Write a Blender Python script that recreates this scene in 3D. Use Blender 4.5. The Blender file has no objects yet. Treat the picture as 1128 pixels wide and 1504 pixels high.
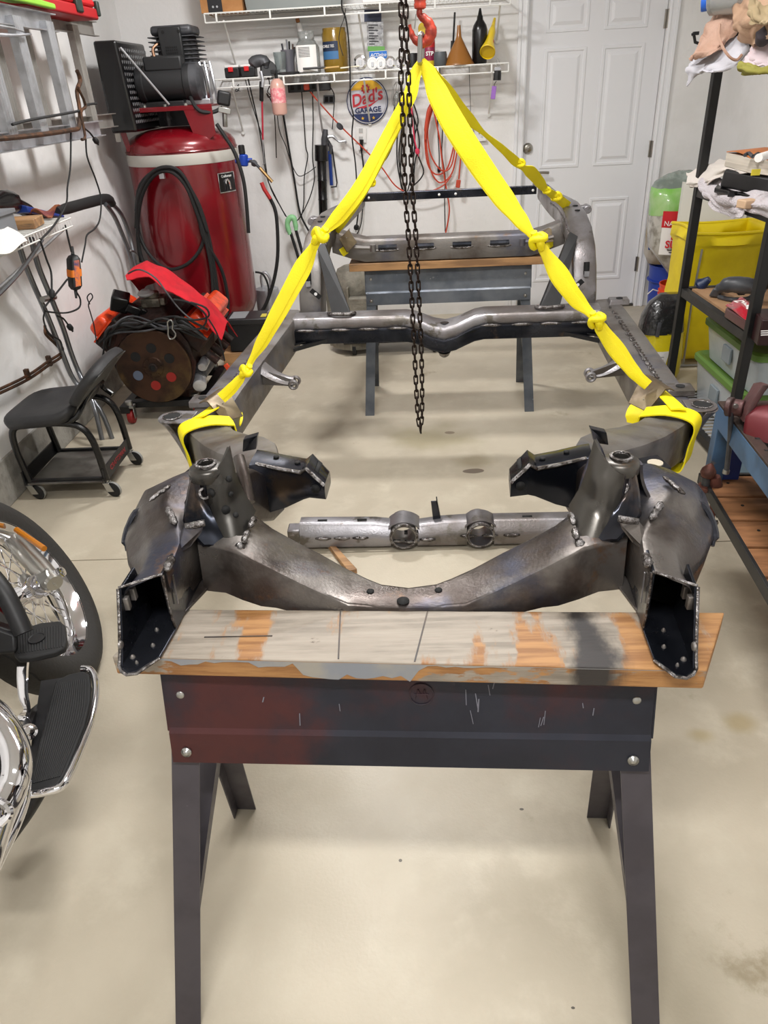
import bpy, bmesh, math, random
from mathutils import Vector, Matrix, noise
V = Vector
R = math.radians
random.seed(7)
C = bpy.context.scene.collection
scene = bpy.context.scene

# ------------------------------------------------------------------ camera
CAM_H, FPX = 1.51, 1070.0
PITCH, YAW, ROLL = R(30.33), R(2.9), math.atan2(0.0575, 0.99835)
fw = V((-math.sin(YAW)*math.cos(PITCH), math.cos(YAW)*math.cos(PITCH), -math.sin(PITCH)))
rt0 = V((math.cos(YAW), math.sin(YAW), 0)); up0 = rt0.cross(fw)
cr, sr = math.cos(ROLL), math.sin(ROLL)
# image x axis and y-up axis after roll (image-right = cr*rt0 + sr*(-up0)...)
rt = rt0*cr - up0*sr
up = up0*cr + rt0*sr
cam_d = bpy.data.cameras.new('camera'); cam = bpy.data.objects.new('camera', cam_d); C.objects.link(cam)
cam.matrix_world = Matrix(((rt.x, up.x, -fw.x, 0), (rt.y, up.y, -fw.y, 0), (rt.z, up.z, -fw.z, CAM_H), (0, 0, 0, 1)))
cam_d.sensor_fit = 'VERTICAL'; cam_d.sensor_height = 36.0; cam_d.lens = 36.0*FPX/1504.0
cam_d.clip_start = 0.02; cam_d.clip_end = 60
scene.camera = cam

def at(x, y, Y=None, z=None, X=None):
    """point of the room seen at photograph pixel (x, y), at depth Y, height z or side X"""
    d = fw + rt*((x-564)/FPX) - up*((y-752)/FPX)
    t = Y/d.y if Y is not None else ((z-CAM_H)/d.z if z is not None else X/d.x)
    return V((0, 0, CAM_H)) + d*t

# ------------------------------------------------------------------ world, lights, exposure
w = bpy.data.worlds.new('world'); scene.world = w; w.use_nodes = True
w.node_tree.nodes['Background'].inputs[0].default_value = (0.8, 0.85, 0.9, 1)
w.node_tree.nodes['Background'].inputs[1].default_value = 0.3
def area(name, loc, sx, sy, power, col, rot=(0, 0, 0)):
    l = bpy.data.lights.new(name, 'AREA'); l.shape = 'RECTANGLE'; l.size = sx; l.size_y = sy
    l.energy = power; l.color = col
    o = bpy.data.objects.new(name, l); C.objects.link(o); o.location = loc; o.rotation_euler = rot
    return o
area('ceiling_lamp_light', (-0.45, 3.9, 2.64), 0.34, 0.20, 27, (1.0, 0.99, 0.98))
area('ceiling_lamp_light', (0.15, 2.3, 2.66), 1.1, 0.30, 30, (1.0, 0.99, 0.98))
area('ceiling_lamp_light', (-0.05, -0.1, 2.66), 1.0, 0.16, 33, (1.0, 0.99, 0.975))
scene.view_settings.view_transform = 'Standard'; scene.view_settings.look = 'None'
scene.view_settings.gamma = 1.0; scene.view_settings.use_curve_mapping = False
scene.view_settings.exposure = 0.66

# ------------------------------------------------------------------ materials
def srgb(h):
    if isinstance(h, str):
        h = [int(h[i:i+2], 16)/255 for i in (0, 2, 4)]
    return tuple((c/12.92 if c <= 0.04045 else ((c+0.055)/1.055)**2.4) for c in h[:3])+(1,)
MATS = {}
def mat(name, col, rough=0.5, metal=0.0, col2=None, nscale=8, nlo=0.4, nhi=0.65, bump=0.0, bscale=60, alpha=1.0,
        trans=0.0, col3=None, n3=3, lo3=0.55, hi3=0.62, coat=0, emit=0, stretch=None, dirt=None, coords='Object', rvar=0.0):
    if name in MATS: return MATS[name]
    m = bpy.data.materials.new(name); m.use_nodes = True; nt = m.node_tree; N = nt.nodes; Lk = nt.links
    b = N['Principled BSDF']
    b.inputs['Roughness'].default_value = rough; b.inputs['Metallic'].default_value = metal
    b.inputs['Base Color'].default_value = srgb(col)
    if coat: b.inputs['Coat Weight'].default_value = coat; b.inputs['Coat Roughness'].default_value = 0.08
    if trans: b.inputs['Transmission Weight'].default_value = trans
    if alpha < 1: b.inputs['Alpha'].default_value = alpha
    if emit:
        b.inputs['Emission Color'].default_value = srgb(col); b.inputs['Emission Strength'].default_value = emit
    tc = N.new('ShaderNodeTexCoord'); vec = tc.outputs[coords]
    if stretch:
        mp = N.new('ShaderNodeMapping'); mp.inputs['Scale'].default_value = stretch
        Lk.new(vec, mp.inputs['Vector']); vec = mp.outputs['Vector']
    def nz(scale, detail=6, r=0.55):
        n = N.new('ShaderNodeTexNoise'); n.inputs['Scale'].default_value = scale
        n.inputs['Detail'].default_value = detail; n.inputs['Roughness'].default_value = r
        Lk.new(vec, n.inputs['Vector']); return n.outputs['Fac']
    def ramp(f, lo, hi):
        r = N.new('ShaderNodeMapRange'); r.inputs['From Min'].default_value = lo; r.inputs['From Max'].default_value = hi
        r.interpolation_type = 'SMOOTHSTEP'
        Lk.new(f, r.inputs['Value']); return r.outputs['Result']
    def mix(f, a, c):
        x = N.new('ShaderNodeMix'); x.data_type = 'RGBA'; Lk.new(f, x.inputs['Factor'])
        if isinstance(a, tuple): x.inputs[6].default_value = a
        else: Lk.new(a, x.inputs[6])
        if isinstance(c, tuple): x.inputs[7].default_value = c
        else: Lk.new(c, x.inputs[7])
        return x.outputs[2]
    cur = srgb(col)
    if col2:
        cur = mix(ramp(nz(nscale), nlo, nhi), cur, srgb(col2))
    if col3:
        cur = mix(ramp(nz(n3, 8, 0.6), lo3, hi3), cur, srgb(col3))
    if dirt:   # (colour, scale, lo, hi)
        cur = mix(ramp(nz(dirt[1], 10, 0.7), dirt[2], dirt[3]), cur, srgb(dirt[0]))
    if not isinstance(cur, tuple): Lk.new(cur, b.inputs['Base Color'])
    if rvar:
        r = N.new('ShaderNodeMapRange'); r.inputs['To Min'].default_value = max(0.03, rough-rvar); r.inputs['To Max'].default_value = min(1, rough+rvar)
        r.inputs['From Min'].default_value = 0.35; r.inputs['From Max'].default_value = 0.65
        Lk.new(nz(nscale*1.7), r.inputs['Value']); Lk.new(r.outputs['Result'], b.inputs['Roughness'])
    if bump:
        bp = N.new('ShaderNodeBump'); bp.inputs['Strength'].default_value = bump; bp.inputs['Distance'].default_value = 0.01
        Lk.new(nz(bscale, 4), bp.inputs['Height']); Lk.new(bp.outputs['Normal'], b.inputs['Normal'])
    MATS[name] = m; return m

m_wall = mat('wall_paint', 'ECEBEA', 0.75, col2='E2E1DF', nscale=2.0, nlo=.45, nhi=.7, bump=0.35, bscale=22)
m_ceil = mat('ceiling_paint', 'E8E8E6', 0.85)
m_floor = mat('floor_concrete', 'BDB3A0', 0.45, col2='AFA592', nscale=1.6, nlo=.38, nhi=.66, col3='C2B9A6', n3=7, lo3=.45, hi3=.75,
              dirt=('93876F', 2.2, .62, .74), bump=0.10, bscale=120, rvar=0.10)
def floor_stains(m, stains):
    nt = m.node_tree; N = nt.nodes; L = nt.links; b = N['Principled BSDF']; src = b.inputs['Base Color'].links[0].from_socket
    g = N.new('ShaderNodeNewGeometry'); nz = N.new('ShaderNodeTexNoise'); nz.inputs['Scale'].default_value = 5; nz.inputs['Detail'].default_value = 6
    L.new(g.outputs['Position'], nz.inputs['Vector'])
    for (x, y, rx, ry, col, hard) in stains:
        s = N.new('ShaderNodeVectorMath'); s.operation = 'SUBTRACT'; L.new(g.outputs['Position'], s.inputs[0]); s.inputs[1].default_value = (x, y, 0)
        d = N.new('ShaderNodeVectorMath'); d.operation = 'DIVIDE'; L.new(s.outputs[0], d.inputs[0]); d.inputs[1].default_value = (rx, ry, 1)
        l = N.new('ShaderNodeVectorMath'); l.operation = 'LENGTH'; L.new(d.outputs[0], l.inputs[0])
        a = N.new('ShaderNodeMath'); a.operation = 'MULTIPLY_ADD'; L.new(nz.outputs['Fac'], a.inputs[0]); a.inputs[1].default_value = 1.4; L.new(l.outputs['Value'], a.inputs[2])
        r = N.new('ShaderNodeMapRange'); r.interpolation_type = 'SMOOTHSTEP'; L.new(a.outputs[0], r.inputs['Value'])
        r.inputs['From Min'].default_value = 1.7; r.inputs['From Max'].default_value = 1.7-(.9 if not hard else .12)
        r.inputs['To Max'].default_value = .85 if hard else .6
        x_ = N.new('ShaderNodeMix'); x_.data_type = 'RGBA'; L.new(r.outputs[0], x_.inputs['Factor']); L.new(src, x_.inputs[6]); x_.inputs[7].default_value = srgb(col); src = x_.outputs[2]
    L.new(src, b.inputs['Base Color'])
floor_stains(m_floor, [(.08, 3.28, .30, .26, '8F8560', 0), (.27, 3.02, .14, .09, '85785A', 0), (.26, 2.915, .045, .022, '5E5044', 1), (.18, 3.34, .03, .02, '7A6A58', 1), (.84, 1.41, .06, .05, '9E8C62', 0),
    (.73, 1.37, .05, .035, 'A08E64', 0), (.45, .85, .22, .3, '99907C', 0), (-.1, 1.75, .25, .2, 'A69B84', 0), (-.06, 1.02, .004, .004, '3A3632', 1), (.20, .68, .003, .003, '1E1C1A', 1), (.18, .665, .003, .003, '1E1C1A', 1), (.265, .715, .0045, .003, '1E1C1A', 1), (.23, 1.15, .006, .004, '3A3632', 1), (-.9, 2.0, .3, .2, 'A2977F', 0)])
m_stem = mat('stem_concrete', 'A29F98', 0.9, col2='8B8881', nscale=14, bump=.4, bscale=80)
m_door = mat('door_paint', 'E9EAEE', 0.38)
m_trim = mat('trim_paint', 'EDEEF1', 0.4)
m_steel = mat('bare_steel', '807C79', 0.44, 0.65, col2='5E5650', nscale=5.5, nlo=.42, nhi=.66, col3='65656E', n3=3.2, lo3=.5, hi3=.66,
              dirt=('74604E', 7, .60, .72), bump=.08, bscale=160, rvar=.10)
m_steel_front = mat('heat_tinted_steel', '6E6965', 0.38, 0.72, col2='453D39', nscale=7, nlo=.40, nhi=.60, col3='3E4150', n3=4.5, lo3=.48, hi3=.64,
              dirt=('6E5642', 9, .56, .68), bump=.08, bscale=160, rvar=.12)
m_steel_light = mat('light_steel', '98969A', 0.38, 0.75, col2='77716F', nscale=4, col3='6A655F', n3=9, bump=.1, bscale=150, rvar=.1)
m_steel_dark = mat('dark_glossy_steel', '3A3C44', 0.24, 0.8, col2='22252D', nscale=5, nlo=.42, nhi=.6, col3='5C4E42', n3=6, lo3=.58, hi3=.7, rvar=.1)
m_black = mat('black_paint', '0E0E10', 0.5, col2='17171A', nscale=20)
m_blackg = mat('black_gloss', '0B0B0D', 0.25)
m_rubber = mat('black_rubber', '141415', 0.7)
m_weld = mat('weld_metal', '8F8C8C', 0.25, 0.95, col2='4A4441', nscale=60, bump=.5, bscale=220)
m_hole = mat('dark_hollow', '0B0B0C', 0.8)
m_saw = mat('sawhorse_steel', '2C2E38', 0.4, 0.45, col2='24252E', nscale=6, col3='4E2A2A', n3=2.6, lo3=.46, hi3=.62,
            dirt=('8D8D95', 26, .70, .74), rvar=.1, bump=.05)
m_sawleg = mat('sawhorse_leg_steel', '4C484E', 0.45, 0.35, col2='433F45', nscale=9, dirt=('A3A0A0', 40, .70, .74), rvar=.1)
m_saw2 = mat('galvanised_sawhorse', '6C7076', 0.38, 0.7, col2='50555D', nscale=5, rvar=.1, dirt=('9B9DA0', 20, .64, .72))
m_yel = mat('yellow_webbing', 'F7E600', 0.6, col2='F0DC00', nscale=8, bump=.15, bscale=300)
m_yplate = mat('zinc_bracket', '635542', 0.42, 0.6, col2='73664E', nscale=14, rvar=.1)
m_chain = mat('oiled_chain', '3E3430', 0.38, 0.9, col2='241D1A', nscale=40)
m_hook = mat('hook_red', 'C2452F', 0.4, 0.1, col2='8E2E22', nscale=30)
m_chrome = mat('chrome', 'E6E6EA', 0.07, 1.0)
m_alu = mat('aluminium', 'C3C5CA', 0.38, 0.75, col2='A9AAAE', nscale=12, dirt=('77746F', 25, .66, .72))
m_bolt = mat('bolt_zinc', 'A9A9A6', 0.3, 0.9)

# ------------------------------------------------------------------ mesh tools
class MB:
    def __init__(s): s.b = bmesh.new(); s.mi = 0
    def face(s, vs):
        try: f = s.b.faces.new(vs); f.material_index = s.mi; return f
        except ValueError: return None
    def vs(s, pts): return [s.b.verts.new(p) for p in pts]
    def hexa(s, p):   # p: 8 points, bottom ring 0-3, top ring 4-7
        v = s.vs(p)
        for q in ((3,2,1,0),(4,5,6,7),(0,1,5,4),(1,2,6,5),(2,3,7,6),(3,0,4,7)): s.face([v[i] for i in q])
        return s
    def box(s, c, size, rot=None):
        c = V(c); h = V(size)/2
        P = [V((x*h.x, y*h.y, z*h.z)) for z in (-1, 1) for x, y in ((-1,-1),(1,-1),(1,1),(-1,1))]
        if rot is not None:
            M = rot if isinstance(rot, Matrix) else Matrix.Rotation(rot[2],3,'Z')@Matrix.Rotation(rot[1],3,'Y')@Matrix.Rotation(rot[0],3,'X')
            P = [M@p for p in P]
        return s.hexa([c+p for p in P])
    def prism(s, poly, ext):
        poly = [V(p) for p in poly]; ext = V(ext)
        a = s.vs(poly); b = s.vs([p+ext for p in poly]); n = len(poly)
        s.face(a[::-1]); s.face(b)
        for i in range(n): s.face([a[i], a[(i+1)%n], b[(i+1)%n], b[i]])
        return s
    def loft(s, rings, cap=True, closed=True, loop=False):
        rs = [s.vs(r) for r in rings]; n = len(rings[0])
        m = len(rs)
        for k in range(m if loop else m-1):
            a, b = rs[k], rs[(k+1)%m]
            for i in range(n if closed else n-1):
                j = (i+1)%n; s.face([a[i], a[j], b[j], b[i]])
        if cap and not loop:
            s.face(rs[0][::-1]); s.face(rs[-1])
        return s
    def tube(s, path, r, seg=8, cap=True, loop=False, smooth=0):
        path = [V(p) for p in path]
        if smooth: path = catmull(path, smooth, loop)
        n = len(path); rr = r if isinstance(r, (list, tuple)) else [r]*n
        if len(rr) != n: rr = [rr[min(len(rr)-1, int(i*(len(rr)-1)/(n-1)+.5))] for i in range(n)]
        T = []
        for i in range(n):
            a = path[i-1] if (i > 0 or loop) else path[i]; b = path[(i+1)%n] if (i < n-1 or loop) else path[i]
            T.append((b-a).normalized())
        up_ = V((0,0,1)) if abs(T[0].z) < .9 else V((1,0,0))
        nn = T[0].cross(up_).normalized(); rings = []
        for i in range(n):
            nn = (nn - T[i]*nn.dot(T[i])).normalized(); bb = T[i].cross(nn)
            rings.append([path[i]+(nn*math.cos(2*math.pi*k/seg)+bb*math.sin(2*math.pi*k/seg))*rr[i] for k in range(seg)])
        return s.loft(rings, cap, True, loop)
    def lathe(s, prof, c=(0,0,0), axis=(0,0,1), seg=24, cap=True):
        c = V(c); ax = V(axis).normalized(); u_ = ax.orthogonal().normalized(); v_ = ax.cross(u_)
        rings = [[c+ax*h+(u_*math.cos(2*math.pi*k/seg)+v_*math.sin(2*math.pi*k/seg))*max(r, 1e-4) for k in range(seg)] for r, h in prof]
        return s.loft(rings, cap)
    def cyl(s, a, b, r, seg=16): 
        a = V(a); b = V(b); return s.lathe([(r, 0), (r, (b-a).length)], a, b-a, seg)
    def grid(s, fn, nu, nv, thick=0.0):
        P = [[V(fn(i/nu, j/nv)) for j in range(nv+1)] for i in range(nu+1)]
        def nrm(i, j):
            a = P[min(i+1, nu)][j]-P[max(i-1, 0)][j]; b = P[i][min(j+1, nv)]-P[i][max(j-1, 0)]
            n = a.cross(b); return n.normalized() if n.length > 1e-12 else V((0,0,1))
        A = [[s.b.verts.new(P[i][j]) for j in range(nv+1)] for i in range(nu+1)]
        for i in range(nu):
            for j in range(nv): s.face([A[i][j], A[i+1][j], A[i+1][j+1], A[i][j+1]])
        if thick:
            B = [[s.b.verts.new(P[i][j]-nrm(i, j)*thick) for j in range(nv+1)] for i in range(nu+1)]
            for i in range(nu):
                for j in range(nv): s.face([B[i][j], B[i][j+1], B[i+1][j+1], B[i+1][j]])
            for i in range(nu):
                s.face([A[i][0], B[i][0], B[i+1][0], A[i+1][0]]); s.face([A[i+1][nv], B[i+1][nv], B[i][nv], A[i][nv]])
            for j in range(nv):
                s.face([A[0][j+1], B[0][j+1], B[0][j], A[0][j]]); s.face([A[nu][j], B[nu][j], B[nu][j+1], A[nu][j+1]])
        return s
    def ribbon(s, pts, wid, wdir, thick=0.003, sub=0):
        """flat strap along pts; wid list, wdir list of width directions"""
        pts = [V(p) for p in pts]; n = len(pts)
        if not isinstance(wid, (list, tuple)): wid = [wid]*n
        if not isinstance(wdir, list): wdir = [V(wdir)]*n
        if sub:
            q = catmull(pts, sub); wid2 = []; wd2 = []
            for i in range(len(q)):
                t = i/sub; k = min(int(t), n-2); f = t-k; f = f*f*(3-2*f)
                wid2.append(wid[k]*(1-f)+wid[k+1]*f); wd2.append(V(wdir[k]).lerp(V(wdir[k+1]), f))
            pts, wid, wdir = q, wid2, wd2
        rings = []
        for i, p in enumerate(pts):
            t = (pts[min(i+1, len(pts)-1)]-pts[max(i-1, 0)]).normalized()
            d = V(wdir[i]); d = (d-t*d.dot(t)).normalized(); nn = t.cross(d)
            h = wid[i]/2; th = thick/2
            rings.append([p-d*h-nn*th, p-nn*th*2.2, p+d*h-nn*th, p+d*h+nn*th, p+nn*th*.4, p-d*h+nn*th])
        return s.loft(rings)
    def merge(s, o, M=None):
        me = bpy.data.meshes.new('tmp'); o.b.to_mesh(me)
        if M is not None: me.transform(M)
        s.b.from_mesh(me); bpy.data.meshes.remove(me); return s
def catmull(P, sub, loop=False):
    out = []; n = len(P)
    for i in range(n if loop else n-1):
        if loop: p0, p1, p2, p3 = P[i-1], P[i], P[(i+1)%n], P[(i+2)%n]
        else: p0, p1, p2, p3 = P[max(i-1,0)], P[i], P[i+1], P[min(i+2,n-1)]
        for k in range(sub):
            t = k/sub
            out.append(0.5*((2*p1)+(-p0+p2)*t+(2*p0-5*p1+4*p2-p3)*t*t+(-p0+3*p1-3*p2+p3)*t*t*t))
    if not loop: out.append(P[-1])
    return out
def rring(c, r=0.012, n=2):
    """rounded ring through the corner points c"""
    out = []; m = len(c)
    for i in range(m):
        p = V(c[i]); a = V(c[i-1])-p; b = V(c[(i+1)%m])-p
        ra = min(r, a.length*.45); rb = min(r, b.length*.45)
        A_ = p+a.normalized()*ra; B_ = p+b.normalized()*rb
        for k in range(n+1):
            t = k/n; out.append(A_*(1-t)**2+p*2*t*(1-t)+B_*t*t)
    return out
def finish(b, angle=38, smooth=True):
    bmesh.ops.recalc_face_normals(b, faces=b.faces)
    if smooth:
        for f in b.faces: f.smooth = True
        a = R(angle)
        for e in b.edges:
            if len(e.link_faces) == 2:
                e.smooth = e.calc_face_angle(3.2) < a
            else: e.smooth = False
def obj(name, mb, m, parent=None, bevel=0, seg=2, angle=38, smooth=True, solid=0, subd=0):
    b = mb.b
    finish(b, angle, smooth)
    me = bpy.data.meshes.new(name)
    # object origin at the mesh's base centre
    if parent is None and len(b.verts):
        xs = [v.co.x for v in b.verts]; ys = [v.co.y for v in b.verts]; zs = [v.co.z for v in b.verts]
        o0 = V(((min(xs)+max(xs))/2, (min(ys)+max(ys))/2, min(zs)))
    else: o0 = V((0,0,0))
    if parent is not None:
        # parents are placed with pure transforms; meshes are given in world space
        par = parent; M = world_of(par).inverted()
        bmesh.ops.transform(b, matrix=M, verts=b.verts)
    else:
        bmesh.ops.translate(b, vec=-o0, verts=b.verts)
    b.to_mesh(me); b.free()
    for x in (m if isinstance(m, (list, tuple)) else [m]): me.materials.append(x)
    o = bpy.data.objects.new(name, me); C.objects.link(o)
    if parent is not None: o.parent = parent
    else: o.location = o0
    if solid:
        md = o.modifiers.new('solid', 'SOLIDIFY'); md.thickness = solid; md.offset = 0
    if bevel:
        md = o.modifiers.new('bevel', 'BEVEL'); md.width = bevel; md.segments = seg; md.limit_method = 'ANGLE'; md.angle_limit = R(30)
        md.harden_normals = False
    if subd:
        md = o.modifiers.new('sub', 'SUBSURF'); md.levels = subd; md.render_levels = subd
    return o
def world_of(o):
    M = Matrix.Identity(4)
    while o is not None: 
        M = Matrix.LocRotScale(o.location, o.rotation_euler, o.scale) @ M; o = o.parent
    return M
def tag(o, label=None, cat=None, group=None, kind=None):
    if label: o['label'] = label
    if cat: o['category'] = cat
    if group: o['group'] = group
    if kind: o['kind'] = kind
    return o
def thing(name, label, cat, loc=(0,0,0), rot=(0,0,0), group=None):
    o = bpy.data.objects.new(name, None); C.objects.link(o); o.location = loc; o.rotation_euler = rot
    o.empty_display_size = .05
    return tag(o, label, cat, group)
def struct(name, mb, m, **k): return tag(obj(name, mb, m, **k), kind='structure')
def inst(name, me, parent, M):
    """another object sharing mesh me, placed by world matrix M under parent"""
    o = bpy.data.objects.new(name, me); C.objects.link(o)
    if parent is not None: o.parent = parent; M = world_of(parent).inverted()@M
    l, r, s_ = M.decompose(); o.location = l; o.rotation_euler = r.to_euler(); o.scale = s_
    return o
def text(name, s, size, M, m, parent, depth=0.0008, align='CENTER', sx=1.0, shear=0.0, bold=0.0):
    cu = bpy.data.curves.new(name, 'FONT'); cu.body = s; cu.size = size; cu.extrude = depth; cu.align_x = align; cu.align_y = 'CENTER'
    cu.shear = shear; cu.offset = bold; cu.resolution_u = 3
    t = bpy.data.objects.new(name, cu); C.objects.link(t)
    dg = bpy.context.evaluated_depsgraph_get(); me = bpy.data.meshes.new_from_object(t.evaluated_get(dg))
    bpy.data.objects.remove(t); bpy.data.curves.remove(cu)
    me.transform(M@Matrix.Diagonal((sx, 1, 1, 1)))
    if parent is not None: me.transform(world_of(parent).inverted())
    me.materials.clear(); me.materials.append(m)
    o = bpy.data.objects.new(name, me); C.objects.link(o); o.parent = parent
    return o
def frameM(o, x, y):
    """matrix with local x, y axes (world vectors) at o; z = x cross y"""
    x = V(x).normalized(); z = x.cross(V(y)).normalized(); y = z.cross(x)
    return Matrix(((x.x, y.x, z.x, o[0]), (x.y, y.y, z.y, o[1]), (x.z, y.z, z.z, o[2]), (0,0,0,1)))

# ------------------------------------------------------------------ the room
XL, XR, YB, YF, ZC = -1.78, 2.02, 5.5, -1.6, 2.72
mb = MB()
YJ = 2.285
mb.box(((XL+XR)/2, (YF+YJ-.0025)/2, -.05), (XR-XL+.3, YJ-.0025-YF, .1)); mb.box(((XL+XR)/2, (YB+YJ+.0025)/2+.05, -.05), (XR-XL+.3, YB-YJ-.0025+.1, .1))
mb.box(((XL+XR)/2, YJ, -.06), (XR-XL, .02, .1))
struct('floor', mb, m_floor, smooth=False)
DX0, DX1, DZ = 0.80, 1.665, 2.03
mb = MB(); T = .12
mb.box(((XL+DX0)/2-.1, YB+T/2, ZC/2), (DX0-XL+.2, T, ZC)); mb.box(((XR+DX1)/2+.1, YB+T/2, ZC/2), (XR-DX1+.2, T, ZC))
mb.box(((DX0+DX1)/2, YB+T/2, (ZC+DZ)/2), (DX1-DX0, T, ZC-DZ))
struct('wall_back', mb, m_wall, smooth=False)
struct('wall_left', MB().box((XL-.06, (YB+YF)/2, ZC/2+.1), (.12, YB-YF+.2, ZC-.2)), m_wall, smooth=False)
struct('wall_right', MB().box((XR+.06, (YB+YF)/2, ZC/2), (.12, YB-YF+.2, ZC)), m_wall, smooth=False)
struct('wall_front', MB().box(((XL+XR)/2, YF-.06, ZC/2), (XR-XL+.2, .12, ZC)), m_wall, smooth=False)
struct('ceiling', MB().box(((XL+XR)/2, (YB+YF)/2, ZC+.05), (XR-XL+.3, YB-YF+.3, .1)), m_ceil, smooth=False)
struct('baseboard_left', MB().box((XL-.05, (YB+YF)/2, .1), (.118, YB-YF+.2, .2)), m_stem, bevel=.004)
# door trim
mb = MB()
for x, sg in ((DX0, -1), (DX1, 1)):
    for (w_, d_, o_) in ((.062, .014, .031), (.02, .022, .052), (.012, .018, .012)):
        mb.box((x+sg*o_, YB-d_/2, DZ/2+.02), (w_, d_, DZ+.04))
mb.box(((DX0+DX1)/2, YB-.009, DZ+.035), (DX1-DX0+.13, .018, .07))
struct('trim_1', mb, m_trim, bevel=.003)
# door slab with raised panels
door = thing('door_1', None, None, ((DX0+DX1)/2, YB+.02, 0)); door['kind'] = 'structure'
obj('door_slab', MB().box(((DX0+DX1)/2, YB+.045, DZ/2+.005), (DX1-DX0-.008, .04, DZ-.012)), m_door, door, smooth=False)
px = [(DX0+.115, DX0+.385), (DX0+.48, DX1-.115)]
for z0, z1 in ((.2, .76), (.96, 1.66), (1.74, 1.93)):
    for x0, x1 in px:
        mb = MB(); y = YB+.0255
        def rr(k, d): return [V((x0+k, y-d, z0+k)), V((x1-k, y-d, z0+k)), V((x1-k, y-d, z1-k)), V((x0+k, y-d, z1-k))]
        mb.loft([rr(0, -.003), rr(.004, .006), rr(.018, .006), rr(.026, -.001), rr(.036, -.001), rr(.058, .008)], cap=False)
        f = mb.vs(rr(.058, .008)); mb.face(f)
        obj('door_panel', mb, m_door, door, smooth=False)
M_nick = mat('satin_nickel', 'A6A29B', 0.28, 1.0)
p = at(775, 218, Y=YB+.02)
kb = obj('deadbolt', MB().lathe([(.034, 0), (.034, .008), (.028, .014), (.024, .02), (.022, .021)], (p.x, YB+.026, p.z), (0,-1,0), 24), M_nick, door)
obj('thumb_turn', MB().box((p.x, YB-.002, p.z), (.008, .014, .03), (0, .5, 0)), M_nick, kb, bevel=.002)
p = at(781, 254, Y=YB+.02)
hd = obj('door_handle', MB().lathe([(.034, 0), (.034, .006), (.026, .014), (.013, .018), (.013, .05)], (p.x, YB+.026, p.z), (0,-1,0), 24).tube([(p.x, YB-.022, p.z), (p.x+.05, YB-.024, p.z+.004), (p.x+.11, YB-.02, p.z)], .009, 8, smooth=3), M_nick, door)
for z in (.3, 1.05, 1.78):
    obj('hinge', MB().cyl((DX1+.002, YB-.004, z-.05), (DX1+.002, YB-.004, z+.05), .008, 10).box((DX1-.006, YB+.02, z), (.02, .012, .1)), M_nick, door)
struct('trim_2', MB().box(((DX0+DX1)/2, YB+.06, .008), (DX1-DX0, .12, .016)), mat('threshold', '4A4640', .6, .3))
# ------------------------------------------------------------------ sawhorses and planks
def sawhorse(name, label, X0, X1, Y, zt, ang, mbeam, mleg, group, splay_y=.24, flare=.03, bh=.175):
    ca, sa = math.cos(ang), math.sin(ang); xc = (X0+X1)/2; Lh = (X1-X0)/2
    t = thing(name, label, 'sawhorse', (xc, Y, 0), (0,0,0), group)
    def W(x, y, z): return V((xc+x*ca-y*sa, Y+x*sa+y*ca, z))
    # folded sheet beam: top flange, two slanting sides with a crease
    prof = [(-.042, zt), (-.066, zt-.105), (-.068, zt-.112), (-.074, zt-.120), (-.086, zt-bh)]
    ring = [(y, z) for y, z in prof]; full = ring[::-1]+[(-y, z) for y, z in ring]
    outer = [(y, z) for y, z in full]; inner = [(y*.93, z-.003 if abs(y) < .04 else z) for y, z in full][::-1]
    sec = outer+inner
    obj('beam', MB().loft([[W(x, y, z) for y, z in sec] for x in (-Lh, Lh)]), mbeam, t, angle=12)
    for sx in (-1, 1):
        for sy in (-1, 1):
            # leg: angle iron from under the beam to the floor
            top = (sx*(Lh-.008), sy*.030, zt-.02); bot = (sx*(Lh+flare), sy*splay_y, 0.0)
            a, b = V(top), V(bot); wx, wy = .048, .030
            mb = MB()
            def P(q, ex, ey): return W(q.x-sx*ex, q.y-sy*ey, q.z)
            # L section
            secs = []
            for q in (a, b):
                secs.append([P(q, 0, 0), P(q, wx, 0), P(q, wx, .003), P(q, .003, .003), P(q, .003, wy), P(q, 0, wy)])
            mb.loft(secs)
            obj('leg', mb, mleg, t, smooth=False)
        # brace between front and back leg (A-frame)
        mb = MB()
        for zz, in ((.30,),):
            def LG(sy, zq, dx):
                f = (zt-.02-zq)/(zt-.02); return W(sx*(Lh-.008+(flare+.008)*f-dx), sy*(.030+(splay_y-.030)*f-.012), zq)
            mb.hexa([LG(1,.47,.006), LG(1,.43,.006), LG(-1,.20,.006), LG(-1,.24,.006), LG(1,.47,.040), LG(1,.43,.040), LG(-1,.20,.040), LG(-1,.24,.040)])
        obj('cross_brace', mb, mleg, t, smooth=False)
        mb = MB()
        for sy in (-1, 1):
            p = W(sx*(Lh-.026), sy*.0855, zt-bh+.022); q = W(sx*(Lh-.026), sy*.057, zt-.052)
            d = W(0, sy, 0)-W(0, 0, 0); d.z = .2
            mb.lathe([(.009, 0), (.009, .003), (.005, .0035), (.005, .006), (.002, .007)], p-d*.004, d, 12)
            mb.lathe([(.008, 0), (.006, .002), (.002, .003)], q-d*.004, d, 12)
        obj('bolts', mb, m_bolt, t)
    for sx in (-1, 1):
        mb = MB()
        pts = [W(sx*(Lh+.001), y, z) for y, z in [(-.068, zt-.12), (-.040, zt-.004), (.040, zt-.004), (.068, zt-.12)]]
        mb.prism(pts, W(sx*.003, 0, 0)-W(0, 0, 0))
        obj('end_plate', mb, mbeam, t, smooth=False)
    return t, W
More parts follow.
